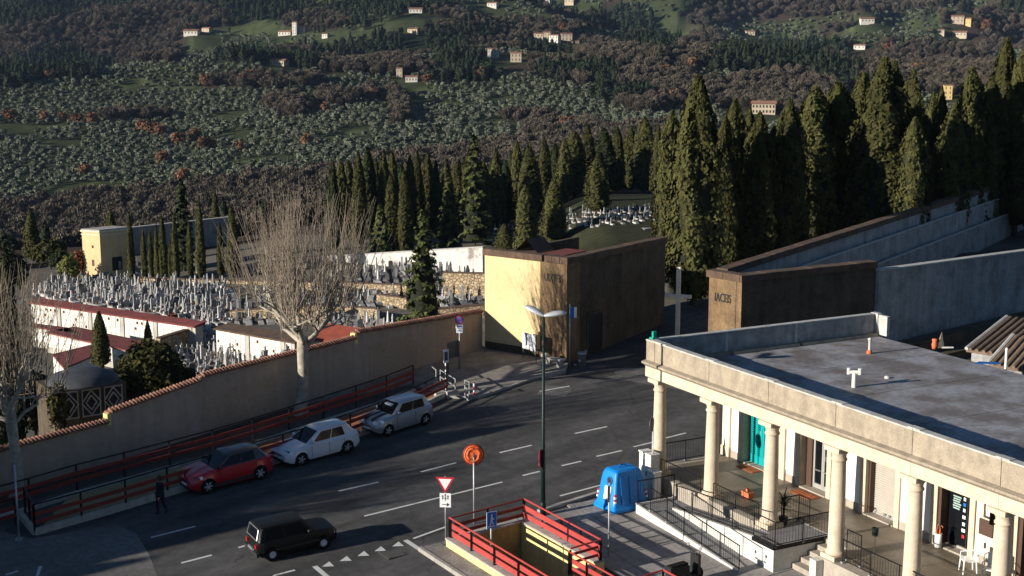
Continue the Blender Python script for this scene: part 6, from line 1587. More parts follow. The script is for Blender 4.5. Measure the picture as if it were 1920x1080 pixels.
def car(name, label, P, c, heading, paint, roof_paint, sc, extra=None):
    L_, W_, H_ = P['L'], P['W'], P['H']; xf, xr, wr_ = P['xf'], P['xr'], P['wr']      # wheel centres and radius
    t = thing(name, label, 'car'); t.matrix_world = frame_on_road(t, c, heading) @ Matrix.Scale(sc, 4)
    hw = W_ / 2
    def plan(x):      # half width in plan
        u = abs(x) / (L_ / 2); return hw * (1 - .22 * max(0, (u - .72) / .28) ** 2.2)
    # lower body
    xs = sorted(set(list(np.linspace(-L_ / 2, L_ / 2, 41)) + [w + d * wr_ * 1.16 for w in (xf, xr) for d in (-1, -.9, -.6, -.3, 0, .3, .6, .9, 1)]))
    secs = []
    for x in xs:
        ztop = interp(x, P['top']); zsh = min(ztop - .02, interp(x, P['belt'])); w = plan(x)
        zb = .2 + .14 * max(0, (abs(x) - L_ / 2 + .35) / .35)
        za = zb
        for xw in (xf, xr):
            d = abs(x - xw)
            if d < wr_ * 1.16: za = max(za, wr_ + math.sqrt((wr_ * 1.16) ** 2 - d * d))
        tuck = P.get('tuck', .1)
        Z = [max(za, z) for z in (zb, zb + .1, .45, .62)]
        Z = [za, max(za, zb + .1), max(za, zb + (zsh - zb) * .45), max(za, zb + (zsh - zb) * .7), max(za + .01, zsh), max(za + .02, ztop)]
        Y = [w * .93, w * .985, w, w * .99, w * (1 - tuck * .4), w * P.get('topw', .82)]
        ring = [(x, -Y[k], Z[k]) for k in range(6)] + [(x, 0, max(ztop, za + .02) + .025)] + [(x, Y[k], Z[k]) for k in range(5, -1, -1)]
        secs.append(ring)
    mb = MB(); n_ = 13
    for r_ in secs: mb.v += r_
    for i in range(len(secs) - 1):
        for k in range(n_ - 1):
            a = i * n_ + k; mb.f.append((a, a + n_, a + n_ + 1, a + 1)); mb.m.append(0)
    mb.f.append(tuple(range(n_))); mb.f.append(tuple(reversed(range((len(secs) - 1) * n_, len(secs) * n_)))); mb.m += [0, 0]
    body = mb.build('body', paint, t, True)
    try:
        body.data.set_sharp_from_angle(angle=R(32))
    except Exception: pass
    MB().box(-L_ / 2 + .18, L_ / 2 - .18, -hw * .8, hw * .8, .2, interp(0, P['belt']) - .06).build('underbody', M['trim'], t)
    # greenhouse: belt outline to roof outline
    (bf, br), (rf, rb_), wb, wrf, zb_, zr_ = P['cab_base'], P['cab_roof'], P['cab_wb'], P['cab_wr'], P['cab_z0'], P['cab_z1']
    def pt(x0, x1, y0, y1, v): return (x0 + (x1 - x0) * v, y0 + (y1 - y0) * v, zb_ + (zr_ - zb_) * v)
    def quad_slab(nm, q_, m, th=.012, parent=None):
        q_ = [Vector(p) for p in q_]; n = (q_[1] - q_[0]).cross(q_[3] - q_[0]).normalized()
        cen = sum(q_, Vector()) / 4
        if n.dot(cen - Vector((0, 0, zb_))) < 0: n = -n
        b = MB(); a = [p + n * th for p in q_]; b.tris([tuple(p) for p in a + [p - n * th for p in q_]], []); b.f = [(0, 1, 2, 3), (7, 6, 5, 4), (0, 4, 5, 1), (1, 5, 6, 2), (2, 6, 7, 3), (3, 7, 4, 0)]; b.m = [0] * 6
        return b.build(nm, m, parent or t)
    # inner shell in body colour (pillars show where no glass covers it)
    b = MB()
    z_m = .5
    base = [(bf, -wb * .9), (br, -wb * .9), (br, wb * .9), (bf, wb * .9)]
    Bq = [(bf, -wb * .92, zb_), (bf - .06, -wb, zb_), (br + .06, -wb, zb_), (br, -wb * .9, zb_), (br, wb * .9, zb_), (br + .06, wb, zb_), (bf - .06, wb, zb_), (bf, wb * .92, zb_)]
    Rq = [(rf, -wrf * .9, zr_), (rf - .08, -wrf, zr_ - .005), (rb_ + .08, -wrf, zr_ - .01), (rb_, -wrf * .9, zr_ - .02), (rb_, wrf * .9, zr_ - .02), (rb_ + .08, wrf, zr_ - .01), (rf - .08, wrf, zr_ - .005), (rf, wrf * .9, zr_)]
    b.v = Bq + Rq
    for k in range(8): b.f.append((k, (k + 1) % 8, 8 + (k + 1) % 8, 8 + k)); b.m.append(0)
    b.f.append(tuple(range(8, 16))); b.m.append(0)
    b.build('cabin', roof_paint, t, False)
    # roof skin, slightly crowned
    b = MB(); nx, ny = 7, 6
    for i in range(nx + 1):
        for j in range(ny + 1):
            u = i / nx; v = j / ny * 2 - 1; x = rf + .02 + (rb_ - rf - .04) * u; b.v.append((x, v * wrf * (.97 if 0 < i < nx else .88), zr_ + .004 + (H_ - zr_) * (1 - v ** 4) * (1 - (2 * u - 1) ** 4)))
    for i in range(nx):
        for j in range(ny): a = i * (ny + 1) + j; b.f.append((a, a + ny + 1, a + ny + 2, a + 1)); b.m.append(0)
    b.build('roof', roof_paint, t, True)
    G_ = M['glass']
    for nm, xx0, xx1, sgn in (('windshield', bf, rf, 1), ('rear_window', br, rb_, -1)):
        v0, v1 = (.06, .94) if nm == 'windshield' else P.get('rw', (.1, .86))
        a0 = pt(xx0, xx1, wb * .86, wrf * .84, v0); a1 = pt(xx0, xx1, wb * .86, wrf * .84, v1)
        quad_slab(nm, [(a0[0], -a0[1], a0[2]), (a0[0], a0[1], a0[2]), (a1[0], a1[1], a1[2]), (a1[0], -a1[1], a1[2])], G_, .014)
    for sy in (-1, 1):
        for (u0, u1, u2, u3) in P['side']:       # fractions along belt (front->rear) and along roof
            x0 = bf - .06 + (br - bf + .12) * u0; x1 = bf - .06 + (br - bf + .12) * u1; x2 = rf - .08 + (rb_ - rf + .16) * u3; x3 = rf - .08 + (rb_ - rf + .16) * u2
            f = lambda xb, xt, v: (xb + (xt - xb) * v, sy * (wb + (wrf - wb) * v), zb_ + (zr_ - zb_) * v)
            lo, hi = .05, .88
            quad_slab('side_window', [f(x0, x3, lo), f(x1, x2, lo), f(x1, x2, hi), f(x0, x3, hi)], G_, .012)
        # mirror, handles
        mm = MB(); mm.lathe([(.03, -.09), (.085, -.05), (.095, .03), (.05, .09)], 8, (bf - .32, sy * (wb + .1), zb_ + .08), None); mm.build('mirror', paint if P.get('mir', 1) else M['trim'], t, True)
        for xh in P['handles']: MB().box(xh - .09, xh + .09, sy * plan(xh) * .975 - .02, sy * plan(xh) * .975 + .02, P['cab_z0'] - .16, P['cab_z0'] - .12).build('door_handle', paint, t)
        for xd in P['doors']: MB().box(xd - .008, xd + .008, sy * plan(xd) * .996 - .006, sy * plan(xd) * .996 + .006, .32, P['cab_z0'] - .1).build('door_seam', M['trim'], t)
        (hx, hy, hz, hl_, hh) = P['head']; x2 = L_ / 2 - hl_
        q_ = [Vector((L_ / 2 - .0, sy * plan(L_ / 2) * .66, hz - .02)), Vector((x2, sy * (plan(x2) + .002), hz + .1)), Vector((x2 - .03, sy * (plan(x2) - .02), hz + .1 + hh * .8)), Vector((L_ / 2 - .1, sy * plan(L_ / 2) * .62, hz + hh))]
        nn_ = (q_[1] - q_[0]).cross(q_[3] - q_[0]).normalized(); nn_ = nn_ if nn_.x > 0 else -nn_
        hl = MB(); hl.v = [tuple(p + nn_ * .03) for p in q_] + [tuple(p - nn_ * .06) for p in q_]; hl.f = [(0, 1, 2, 3), (7, 6, 5, 4), (0, 4, 5, 1), (1, 5, 6, 2), (2, 6, 7, 3), (3, 7, 4, 0)]; hl.m = [0] * 6; hl.build('headlight', M['lamp_clear'], t)
        (tz, th) = P['tail']; MB().box(-L_ / 2 - .012, -L_ / 2 + .2, min(sy * hw * .58, sy * hw * .795), max(sy * hw * .58, sy * hw * .795), tz, tz + th).build('taillight', M['lamp_red'], t)
    ty, ri, hu = wheel_meshes(wr_, P.get('ww', .2), P['rimm'], P.get('spokes', 5), P.get('steel', False))
    for xw in (xf, xr):
        for sy in (-1, 1):
            w = link('wheel', ri, t, (xw, sy * (hw - P.get('ww', .2) / 2 - .015), wr_), 0 if sy < 0 else math.pi)
            link('tyre', ty, w); h_ = link('hub', hu, w)
            MB().lathe([(wr_ * 1.1, 0), (wr_ * 1.1, .02)], 14, (0, 0, 0), Matrix.Translation((xw, sy * (hw - .26), wr_)) @ Matrix.Rotation(R(90), 4, 'X')).build('wheel_well', M['trim'], t)
    MB().box(L_ / 2 - .1, L_ / 2 + .012, -hw * .55, hw * .55, .26, .4).build('lower_grille', M['trim'], t)
    MB().box(L_ / 2 - .12, L_ / 2 + .01, -hw * P.get('grw', .5) * .85, hw * P.get('grw', .5) * .85, P['gr'][0] - .02, P['gr'][1] - .03).build('grille', M['trim'], t)
    MB().box(L_ / 2 - .01, L_ / 2 + .02, -.26, .26, .41, .52).build('number_plate', M['sign_white'], t)
    MB().box(-L_ / 2 - .02, -L_ / 2 + .02, -.26, .26, P.get('rpz', .6), P.get('rpz', .6) + .11).build('number_plate', M['sign_white'], t)
    if extra: extra(t, P)
    return t
def centre(front_px, rear_px, side, W_, sc, wb, xmid):
    # car centre from the two near-side wheel contacts
    a = road(*front_px)[:2]; b = road(*rear_px)[:2]; h = (a - b) / np.linalg.norm(a - b); left = np.array([-h[1], h[0]])
    mid = (a + b) / 2; c = mid + left * (W_ / 2 - .08) * sc * (1 if side == 'R' else -1) - h * xmid * sc
    return c, h
GOLF = dict(L=4.2, W=1.78, H=1.47, xf=1.3, xr=-1.27, wr=.315, top=[(-2.1, .5), (-2.06, .95), (-1.9, 1.0), (-1, .98), (.7, .97), (1.2, .92), (1.75, .84), (2.0, .76), (2.1, .66)], belt=[(-2.1, .5), (-2.0, .88), (.7, .86), (1.5, .76), (2.1, .6)],
            cab_base=(.95, -1.88), cab_roof=(.12, -1.5), cab_wb=.77, cab_wr=.6, cab_z0=.94, cab_z1=1.42, side=[(.1, .46, .08, .44), (.485, .78, .47, .8)], handles=(.0, -.95), doors=(.72, -.25, -1.1), head=(.1, .5, .6, .42, .15), tail=(.78, .16), rimm=M['rim_silver'], spokes=5, gr=(.56, .63), grw=.5, rw=(.25, .85))
SWIFT = dict(L=3.7, W=1.69, H=1.5, xf=1.17, xr=-1.2, wr=.3, top=[(-1.85, .5), (-1.8, .95), (-1.7, 1.02), (-1, 1.0), (.7, .98), (1.1, .95), (1.55, .88), (1.76, .79), (1.85, .68)], belt=[(-1.85, .5), (-1.75, .9), (.7, .86), (1.4, .8), (1.85, .62)],
             cab_base=(.82, -1.66), cab_roof=(.2, -1.38), cab_wb=.75, cab_wr=.62, cab_z0=.96, cab_z1=1.45, side=[(.1, .5, .06, .5), (.52, .84, .52, .9)], handles=(-.25,), doors=(.62, -.55), head=(.1, .48, .62, .4, .18), tail=(.75, .22), rimm=M['rim_silver'], spokes=5, gr=(.5, .6), grw=.45, rw=(.15, .85))
CAPT = dict(L=4.12, W=1.78, H=1.57, xf=1.28, xr=-1.32, wr=.34, top=[(-2.06, .55), (-2.02, 1.0), (-1.85, 1.06), (-1, 1.06), (.7, 1.06), (1.2, 1.02), (1.72, .93), (1.96, .83), (2.06, .7)], belt=[(-2.06, .55), (-1.95, .98), (.7, .92), (1.5, .84), (2.06, .64)],
            cab_base=(.95, -1.84), cab_roof=(.1, -1.45), cab_wb=.78, cab_wr=.6, cab_z0=1.02, cab_z1=1.5, side=[(.1, .47, .08, .46), (.49, .78, .48, .82)], handles=(-.05, -1.0), doors=(.72, -.28, -1.15), head=(.1, .44, .64, .5, .17), tail=(.85, .16), rimm=M['rim_silver'], spokes=6, gr=(.58, .68), grw=.45, rw=(.2, .85), mir=0)
PANDA = dict(L=3.4, W=1.5, H=1.46, xf=1.08, xr=-1.08, wr=.285, top=[(-1.7, .5), (-1.68, .84), (-1.6, .9), (-.8, .9), (.5, .9), (1.0, .88), (1.55, .84), (1.67, .79), (1.7, .7)], belt=[(-1.7, .5), (-1.66, .8), (.6, .78), (1.6, .74), (1.7, .64)], tuck=.02, topw=.92,
             cab_base=(.8, -1.63), cab_roof=(.3, -1.46), cab_wb=.71, cab_wr=.6, cab_z0=.88, cab_z1=1.42, side=[(.08, .52, .05, .5), (.55, .9, .53, .92)], handles=(-.2,), doors=(.55, -.42), head=(.02, .42, .5, .12, .2), tail=(.6, .16), rimm=M['rim_steel'], steel=True, gr=(.5, .68), grw=.45, ww=.16, rpz=.42, rw=(.1, .88))
pw = plain('paint_white', (.62, .65, .7), .25, 0, .5, .6); psil = plain('paint_silver', (.36, .39, .44), .3, .5, .5, .6)
pred = plain('paint_red', (.42, .008, .018), .28, .1, .5, .7); pblk = plain('paint_black', (.012, .012, .014), .22, 0, .5, .5); pdk = plain('paint_dark_green', (.006, .007, .006), .4, 0, .25, .0)
c, h = centre((567, 873), (650, 850), 'L', 1.78, .93, 2.57, .015)
car('parked_car', 'white five door hatchback parked between red and silver cars', GOLF, c, h, pw, pw, .93)
c, h = centre((729, 818), (797, 797), 'L', 1.69, .95, 2.37, -.015)
def stripes(t, P):
    for y0, y1 in ((-.34, -.12), (.12, .34)):
        mb = MB(); xs = np.linspace(.86, 1.76, 8)
        for i in range(7): mb.poly([(xs[i], y0, interp(xs[i], P['top']) + .032), (xs[i + 1], y0, interp(xs[i + 1], P['top']) + .032), (xs[i + 1], y1, interp(xs[i + 1], P['top']) + .032), (xs[i], y1, interp(xs[i], P['top']) + .032)])
        mb.build('bonnet_stripe', M['trim'], t)
    MB().box(.34, .5, -.26, .26, 1.28, 1.36).build('sun_strip', M['sign_white'], t)
car('parked_car', 'small silver hatchback with two black bonnet stripes', SWIFT, c, h, psil, psil, .95, stripes)
c, h = centre((393, 925), (487, 900), 'L', 1.78, .93, 2.6, -.02)
def cap_x(t, P):
    for sy in (-1, 1): MB().box(-1.0, 1.0, sy * .895 - .012, sy * .895 + .012, .26, .42).build('sill_trim', M['trim'], t)
car('parked_car', 'red crossover car with black roof parked foremost', CAPT, c, h, pred, pblk, .93, cap_x)
c, h = centre((606, 1030), (513, 1052), 'R', 1.5, .93, 2.16, 0)
def pan_x(t, P):
    MB().box(-1.74, -1.62, -.72, .72, .3, .46).build('rear_bumper', M['trim'], t); MB().box(1.6, 1.73, -.72, .72, .3, .46).build('front_bumper', M['trim'], t)
    MB().box(-1.765, -1.7, -.24, .24, .47, .56).build('bright_strip', M['rim_silver'], t)
    for sy in (-1, 1): MB().box(-.95, .95, sy * .755 - .012, sy * .755 + .012, .45, .52).build('side_moulding', M['trim'], t)
    mb = MB(); mb.beam((-1.655, -.58, .95), (-1.655, .58, .95), .02, .03); mb.beam((-1.53, -.52, 1.36), (-1.53, .52, 1.36), .02, .03); mb.beam((-1.65, -.58, .95), (-1.53, -.52, 1.36), .03, .03); mb.beam((-1.65, .58, .95), (-1.53, .52, 1.36), .03, .03); mb.build('rear_window_trim', M['rim_silver'], t)
car('driving_car', 'small boxy black car driving up the street', PANDA, c, h, pdk, pdk, .93, pan_x)
# ------------------------------------------------------------------ lamp, signs, bins
p = road(1018, 968); gz0 = plane_z(p[0], p[1])
lamp = thing('street_lamp', 'tall dark green lamp post with two grey lantern heads', 'street lamp', (p[0], p[1], gz0))
ht = zat(p, 592) - gz0
MB().tube([(0, 0, -.3), (0, 0, ht * .36), (0, 0, ht * .37), (0, 0, ht)], [.1, .085, .07, .05], 12).build('pole', M['green_dark'], lamp, True)
MB().lathe([(.12, 0), (.12, .5), (.1, .6)], 12).build('base', M['green_dark'], lamp, True)
MB().lathe([(.065, ht - 1.2), (.075, ht - 1.15), (.075, ht - 1.0), (.06, ht - .95)], 10).build('collar', M['black'], lamp, True)
def lamp_head(a, tilt, nm='lamp_head'):
    mb = MB(); secs = [(0, .06, .06), (.14, .13, .1), (.4, .2, .14), (.65, .2, .12), (.84, .12, .07), (.9, .03, .02)]
    Mx = Matrix.Translation((0, 0, ht - .02)) @ Matrix.Rotation(a, 4, 'Z') @ Matrix.Rotation(-tilt, 4, 'Y')
    k = 10
    for (x, w, h_) in secs:
        for j in range(k): t_ = 2 * math.pi * j / k; mb.v.append(tuple(Mx @ Vector((x, w * math.cos(t_), h_ * math.sin(t_) * (1 if math.sin(t_) > 0 else .5)))))
    for i in range(len(secs) - 1):
        for j in range(k): mb.f.append((i * k + j, i * k + (j + 1) % k, (i + 1) * k + (j + 1) % k, (i + 1) * k + j)); mb.m.append(0)
    o = mb.build(nm, M['lamp_grey'], lamp, True)
    mb = MB(); mb.box(.3, .7, -.11, .11, -.06, -.045, Mx); mb.build('diffuser', M['sign_white'], o)
lamp_head(R(150), R(22)); lamp_head(R(5), R(8))
# two small round signs on the lamp post, seen nearly edge on
def disc(mb, c, r, nrm, th=.02, n=20):
    n_ = Vector(nrm).normalized(); q_ = n_.to_track_quat('Z', 'Y').to_matrix().to_4x4(); mb.lathe([(r, -th / 2), (r, th / 2)], n, (0, 0, 0), Matrix.Translation(Vector(c)) @ q_); return mb
for yy, lab, mm in ((855, 'small round prohibition sign seen edge on, upper on the lamp post', 'sign_blue'), (866, 'small sign plate seen edge on, lower on the lamp post', 'sign_white')):
    z = zat(p, yy); t = thing('traffic_sign', lab, 'traffic sign', (p[0] - .13, p[1] - .12, z))
    nrm = (-.99, .14, 0); b = MB(); disc(b, (0, 0, 0), .3 if yy < 860 else .2, nrm); b.build('plate', M['sign_red'], t); b = MB(); disc(b, Vector(nrm).normalized() * .012, .24 if yy < 860 else .15, nrm); b.build('face', M[mm], t)

def pole(t, h_, r=.03, m='galv'): return MB().tube([(0, 0, -.2), (0, 0, h_)], r, 8).build('pole', M[m], t, True)
M['mirror_rib'] = plain('mirror_rib', (.4, .06, .02), .6)
# convex mirror, seen from behind
p = road(889, 982); z0 = plane_z(p[0], p[1]); zc = zat(p, 853) - z0
t = thing('traffic_mirror', 'round orange convex traffic mirror on a pole seen from behind', 'traffic mirror', (p[0], p[1], z0)); pole(t, zc, .035)
nb = Vector((.12, -1, .12)).normalized(); qm = nb.to_track_quat('Z', 'Y').to_matrix().to_4x4(); C0 = Vector((0, -.02, zc)) 
Mx = Matrix.Translation(C0) @ qm
b = MB(); b.lathe([(.365, -.12), (.37, -.08), (.345, -.06), (.33, -.04), (.325, -.075), (.3, -.075), (.29, -.03), (.22, -.015), (.2, -.035), (.12, -.03), (.02, -.028)], 24, (0, 0, 0), Mx); b.build('shell', M['orange'], t, True)
b = MB(); b.lathe([(.3, -.2), (.4, -.18), (.42, -.1), (.37, -.09), (.36, -.1)], 24, (0, 0, 0), Mx); b.build('hood', plain('hood_red', (.2, .02, .012), .6), t, True)
b = MB(); b.lathe([(.02, -.16), (.2, -.15), (.355, -.125)], 24, (0, 0, 0), Mx); b.build('mirror', M['steel'], t, True)
for k in range(10):
    a = k * .628; b = MB(); b.beam(Mx @ Vector((.24 * math.cos(a), .24 * math.sin(a), .03)), Mx @ Vector((.32 * math.cos(a), .32 * math.sin(a), -.005)), .018, .02, nb); b.build('rib', M['mirror_rib'], t)
b = MB(); b.box(-.03, .03, -.07, .07, .05, .12, Mx); b.build('bracket', M['iron_grey'], t)
# give way sign with sub plate
p = road(836, 1020); z0 = plane_z(p[0], p[1]) + .12; yaw = R(-6)
t = thing('give_way_sign', 'red bordered give way triangle over a white arrow plate', 'traffic sign', (p[0], p[1], z0), yaw); zc = zat(p, 905) - z0; s_ = .36
pole(t, zat(p, 893) - z0)
def tri_prism(mb, s, y0, y1, cz):
    P = [(-s, cz + s * .577), (s, cz + s * .577), (0, cz - s * 1.155)]
    mb.tris([(x, y0, z) for x, z in P] + [(x, y1, z) for x, z in P], [(0, 1, 2), (5, 4, 3)]); n = len(mb.v) - 6
    for i in range(3): j = (i + 1) % 3; mb.f.append((n + i, n + 3 + i, n + 3 + j, n + j)); mb.m.append(0)
    return mb
tri_prism(MB(), s_, -.05, -.035, zc + .02).build('triangle', M['sign_red'], t); tri_prism(MB(), s_ * .68, -.058, -.051, zc + .02).build('face', M['sign_white'], t)
zp = zat(p, 937) - z0; MB().box(-.21, .21, -.05, -.035, zp - .28, zp + .27).build('sub_plate', M['sign_white'], t)
b = MB(); b.beam((0, -.054, zp - .02), (0, -.054, zp + .2), .02, .006, (0, 1, 0)); b.beam((-.1, -.054, zp + .02), (-.1, -.054, zp + .16), .02, .006, (0, 1, 0)); b.beam((.1, -.054, zp + .02), (.1, -.054, zp + .16), .02, .006, (0, 1, 0)); b.beam((-.12, -.054, zp + .08), (.12, -.054, zp + .08), .02, .006, (0, 1, 0))
for x in (-.1, 0, .1): b.tris([(x - .04, -.055, zp + .14 + .05 * (x == 0)), (x + .04, -.055, zp + .14 + .05 * (x == 0)), (x, -.055, zp + .2 + .05 * (x == 0))], [(0, 1, 2)])
b.beam((-.12, -.054, zp - .17), (.1, -.054, zp - .17), .025, .006, (0, 1, 0)); b.tris([(.06, -.055, zp - .24), (.16, -.055, zp - .17), (.06, -.055, zp - .1)], [(0, 1, 2)]); b.build('arrows', M['black'], t)
# blue pedestrian underpass sign
p = road(921, 1052, .4); z0 = plane_z(p[0], p[1]) + .4; t = thing('pedestrian_sign', 'blue square pedestrian underpass sign at the stair railing', 'traffic sign', (p[0], p[1], z0), R(28)); zc = zat(p, 975) - z0; pole(t, zc + .25)
MB().box(-.2, .2, -.05, -.035, zc - .3, zc + .32).build('plate', M['sign_white'], t); MB().box(-.185, .185, -.056, -.051, zc - .285, zc + .305).build('face', M['sign_blue'], t)
b = MB(); disc(b, (.0, -.06, zc + .19), .035, (0, -1, 0), .006); b.beam((0, -.06, zc + .14), (-.01, -.06, zc - .02), .07, .006, (0, 1, 0)); b.beam((-.01, -.06, zc - .02), (-.07, -.06, zc - .17), .035, .006, (0, 1, 0)); b.beam((0, -.06, zc - .02), (.06, -.06, zc - .16), .035, .006, (0, 1, 0)); b.beam((-.02, -.06, zc + .12), (.09, -.06, zc + .02), .028, .006, (0, 1, 0)); b.box(-.13, .14, -.063, -.057, zc - .235, zc - .2); b.build('pictogram', M['sign_white'], t)
# sign at the right end of the stair, turned away
p = road(1141, 1046); z0 = plane_z(p[0], p[1]); t = thing('traffic_sign', 'narrow grey sign edge on before the blue container', 'traffic sign', (p[0], p[1], z0)); pole(t, zat(p, 905) - z0)
zc = zat(p, 925) - z0; b = MB(); b.box(-.035, -.015, -.25, .25, zc - .32, zc + .3, Matrix.Rotation(R(-12), 4, 'Z')); b.build('plate', M['iron_grey'], t)
# dark round sign by the arcade
p = road(1222, 934); z0 = plane_z(p[0], p[1]); t = thing('traffic_sign', 'dark round sign disc on a pole before the first column', 'traffic sign', (p[0], p[1], z0)); zc = zat(p, 795) - z0; pole(t, zc + .25)
b = MB(); disc(b, (-.05, .02, zc), .3, (-.92, .4, 0)); b.build('plate', M['iron_grey'], t); b = MB(); disc(b, (-.066, .027, zc), .25, (-.92, .4, 0)); b.build('face', M['sign_red'], t)
# no parking sign with plates before the wall, information plate, parking sign
p = road(862, 692, .1); z0 = plane_z(p[0], p[1]) + .1; t = thing('no_parking_sign', 'round blue and red no parking sign above two plates', 'traffic sign', (p[0], p[1], z0), R(-4)); zc = zat(p, 600) - z0; pole(t, zc + .1, .035)
b = MB(); disc(b, (0, -.05, zc), .24, (0, -1, 0)); b.build('disc', M['sign_red'], t); b = MB(); disc(b, (0, -.063, zc), .19, (0, -1, 0)); b.build('face', M['sign_blue'], t)
b = MB(); b.beam((-.13, -.075, zc + .13), (.13, -.075, zc - .13), .04, .008, (0, 1, 0)); b.beam((.13, -.075, zc + .13), (-.13, -.075, zc - .13), .03, .008, (0, 1, 0)); b.build('bars', M['sign_red'], t)
for ya, w in ((612, .2), (620, .17)):
    zz = zat(p, ya) - z0; MB().box(-w, w, -.05, -.035, zz - .11, zz + .1).build('plate', M['sign_white'], t); MB().box(-w * .7, w * .7, -.054, -.051, zz - .03, zz + .03).build('print', M['sign_blue'], t)
p = road(836, 742); z0 = plane_z(p[0], p[1]); t = thing('parking_sign', 'white rectangular parking sign by the kerb blocks', 'traffic sign', (p[0], p[1], z0), R(38)); zt_ = zat(p, 655) - z0; pole(t, zt_, .035, 'sign_white')
for k in range(4): MB().lathe([(.042, .1 + k * .42), (.042, .3 + k * .42)], 8).build('band', M['black'], t)
zb_ = zat(p, 680) - z0; MB().box(-.16, .16, -.05, -.035, zb_, zt_).build('plate', M['sign_white'], t); MB().box(-.1, .1, -.055, -.051, zb_ + .12, zt_ - .12).build('print', M['iron_grey'], t)
p = road(1068, 684, .1); z0 = plane_z(p[0], p[1]) + .1; t = thing('opening_hours_sign', 'blue and white board on a pole at the gatehouse corner', 'sign', (p[0], p[1], z0), R(12)); pole(t, zat(p, 570) - z0, .035)
za, zb_ = zat(p, 596) - z0, zat(p, 576) - z0; MB().box(.02, .21, -.05, -.03, za, zb_).build('blue_panel', M['sign_blue'], t); MB().box(.211, .36, -.05, -.03, za, zb_).build('white_panel', M['sign_white'], t)
# notice board, information board, bench, bin
p = road(981, 671, .1); q_ = road(1005, 679, .1); z0 = plane_z(p[0], p[1]) + .1; d = (q_ - p)[:2]; L_ = np.linalg.norm(d); t = thing('notice_board', 'white notice board on two posts before the yellow wall', 'notice board', (p[0], p[1], z0), math.atan2(d[1], d[0]))
zt_ = zat(p, 622) - z0; zb_ = zat(p, 652) - z0
for x in (0, L_): MB().tube([(x, 0, -.1), (x, 0, zt_)], .03, 6).build('post', M['iron_grey'], t)
MB().box(.0, L_, -.05, -.03, zb_, zt_).build('panel', M['sign_white'], t)
p = road(838, 700, .1); q_ = road(862, 690, .1); z0 = plane_z(p[0], p[1]) + .1; d = (q_ - p)[:2]; L_ = np.linalg.norm(d); t = thing('information_board', 'dark information board seen from behind by the wall', 'notice board', (p[0], p[1], z0), math.atan2(d[1], d[0]))
zt_ = zat(p, 643) - z0; zb_ = zat(p, 674) - z0
for x in (.1, L_ - .05): MB().tube([(x, 0, -.1), (x, 0, zt_)], .03, 6).build('post', M['iron'], t)
MB().box(-.05, L_, -.04, -.01, zb_, zt_).build('panel', M['iron_grey'], t)
p = road(1040, 686, .1); t = thing('stone_bench', 'stone bench with pale blocks at the foot of the pier', 'bench', (p[0], p[1], plane_z(p[0], p[1]) + .1), R(-36))
for x in (-.35, .35): MB().box(x - .12, x + .12, -.16, .16, -.05, .34).build('support', M['concrete'], t)
MB().box(-.6, .6, -.2, .2, .341, .44).build('seat', M['concrete'], t); MB().box(-.75, -.5, -.15, .15, .442, .6).build('block', M['stucco_white'], t)
p = road(1091, 684, .05); t = thing('litter_bin', 'grey metal litter bin by the gatehouse side door', 'litter bin', (p[0], p[1], plane_z(p[0], p[1])))
MB().lathe([(.2, 0), (.21, .62), (.24, .64), (.24, .74), (.2, .75), (.19, .6)], 14).build('body', M['galv'], t, True); MB().tube([(.22, .0, .7), (.26, 0, .82), (.12, 0, .84)], .02, 6).build('hoop', M['galv'], t)
# grey barrier pieces with concrete feet and a striped bollard
def barrier(a, b, label):
    pa = road(*a, .1); pb = road(*b, .1); d = (pb - pa)[:2]; L_ = np.linalg.norm(d); t = thing('pipe_barrier', label, 'barrier', (pa[0], pa[1], plane_z(pa[0], pa[1]) + .08), math.atan2(d[1], d[0])); dz = plane_z(pb[0], pb[1]) - plane_z(pa[0], pa[1])
    for x in (0, L_): MB().tube([(x, 0, -.1 + dz * x / L_), (x, 0, .85 + dz * x / L_)], .03, 6).build('post', M['galv'], t); 
    for h_ in (.82, .45): MB().tube([(0, 0, h_), (L_, 0, h_ + dz)], .03, 6).build('pipe', M['galv'], t)
    MB().box(L_ - .15, L_ + .12, -.12, .12, -.1 + dz, .22 + dz).build('concrete_foot', M['concrete'], t)
barrier((806, 712), (818, 722), 'short grey pipe barrier at the end of the upper walk'); barrier((826, 722), (854, 740), 'two bar grey pipe barrier beside the parking sign'); barrier((872, 742), (880, 746), 'narrow grey pipe barrier by the striped bollard')
p = road(889, 746); t = thing('striped_bollard', 'slim red and white striped bollard at the kerb', 'bollard', pl(p[0], p[1]))
for k in range(5): MB().lathe([(.05, k * .15), (.05, k * .15 + .149)], 10).build('band', M['sign_red' if k % 2 else 'sign_white'], t)
MB().lathe([(.05, .75), (.035, .8), (.01, .81)], 10).build('cap', M['sign_red'], t)
for (x, y), lab in (((825, 745), 'pale concrete block at the top of the footpath'), ((846, 744), 'worn concrete block beside the striped bollard')):
    p = road(x, y); tag(link('concrete_block', MB().prism([(-.3, -.16), (.3, -.2), (.28, .17), (-.26, .15)], -.05, .3).mesh('concrete_block', M['concrete']), None, pl(p[0], p[1]), R(30)), lab, 'concrete block')
# slender post at the lower left
p = road(36, 1012); z0 = plane_z(p[0], p[1]); t = thing('thin_post', 'thin grey post in front of the left footpath corner', 'post', (p[0], p[1], z0)); pole(t, zat(p, 872) - z0, .04); MB().box(-.12, .12, -.12, .12, 0, .06).build('foot', M['galv'], t)
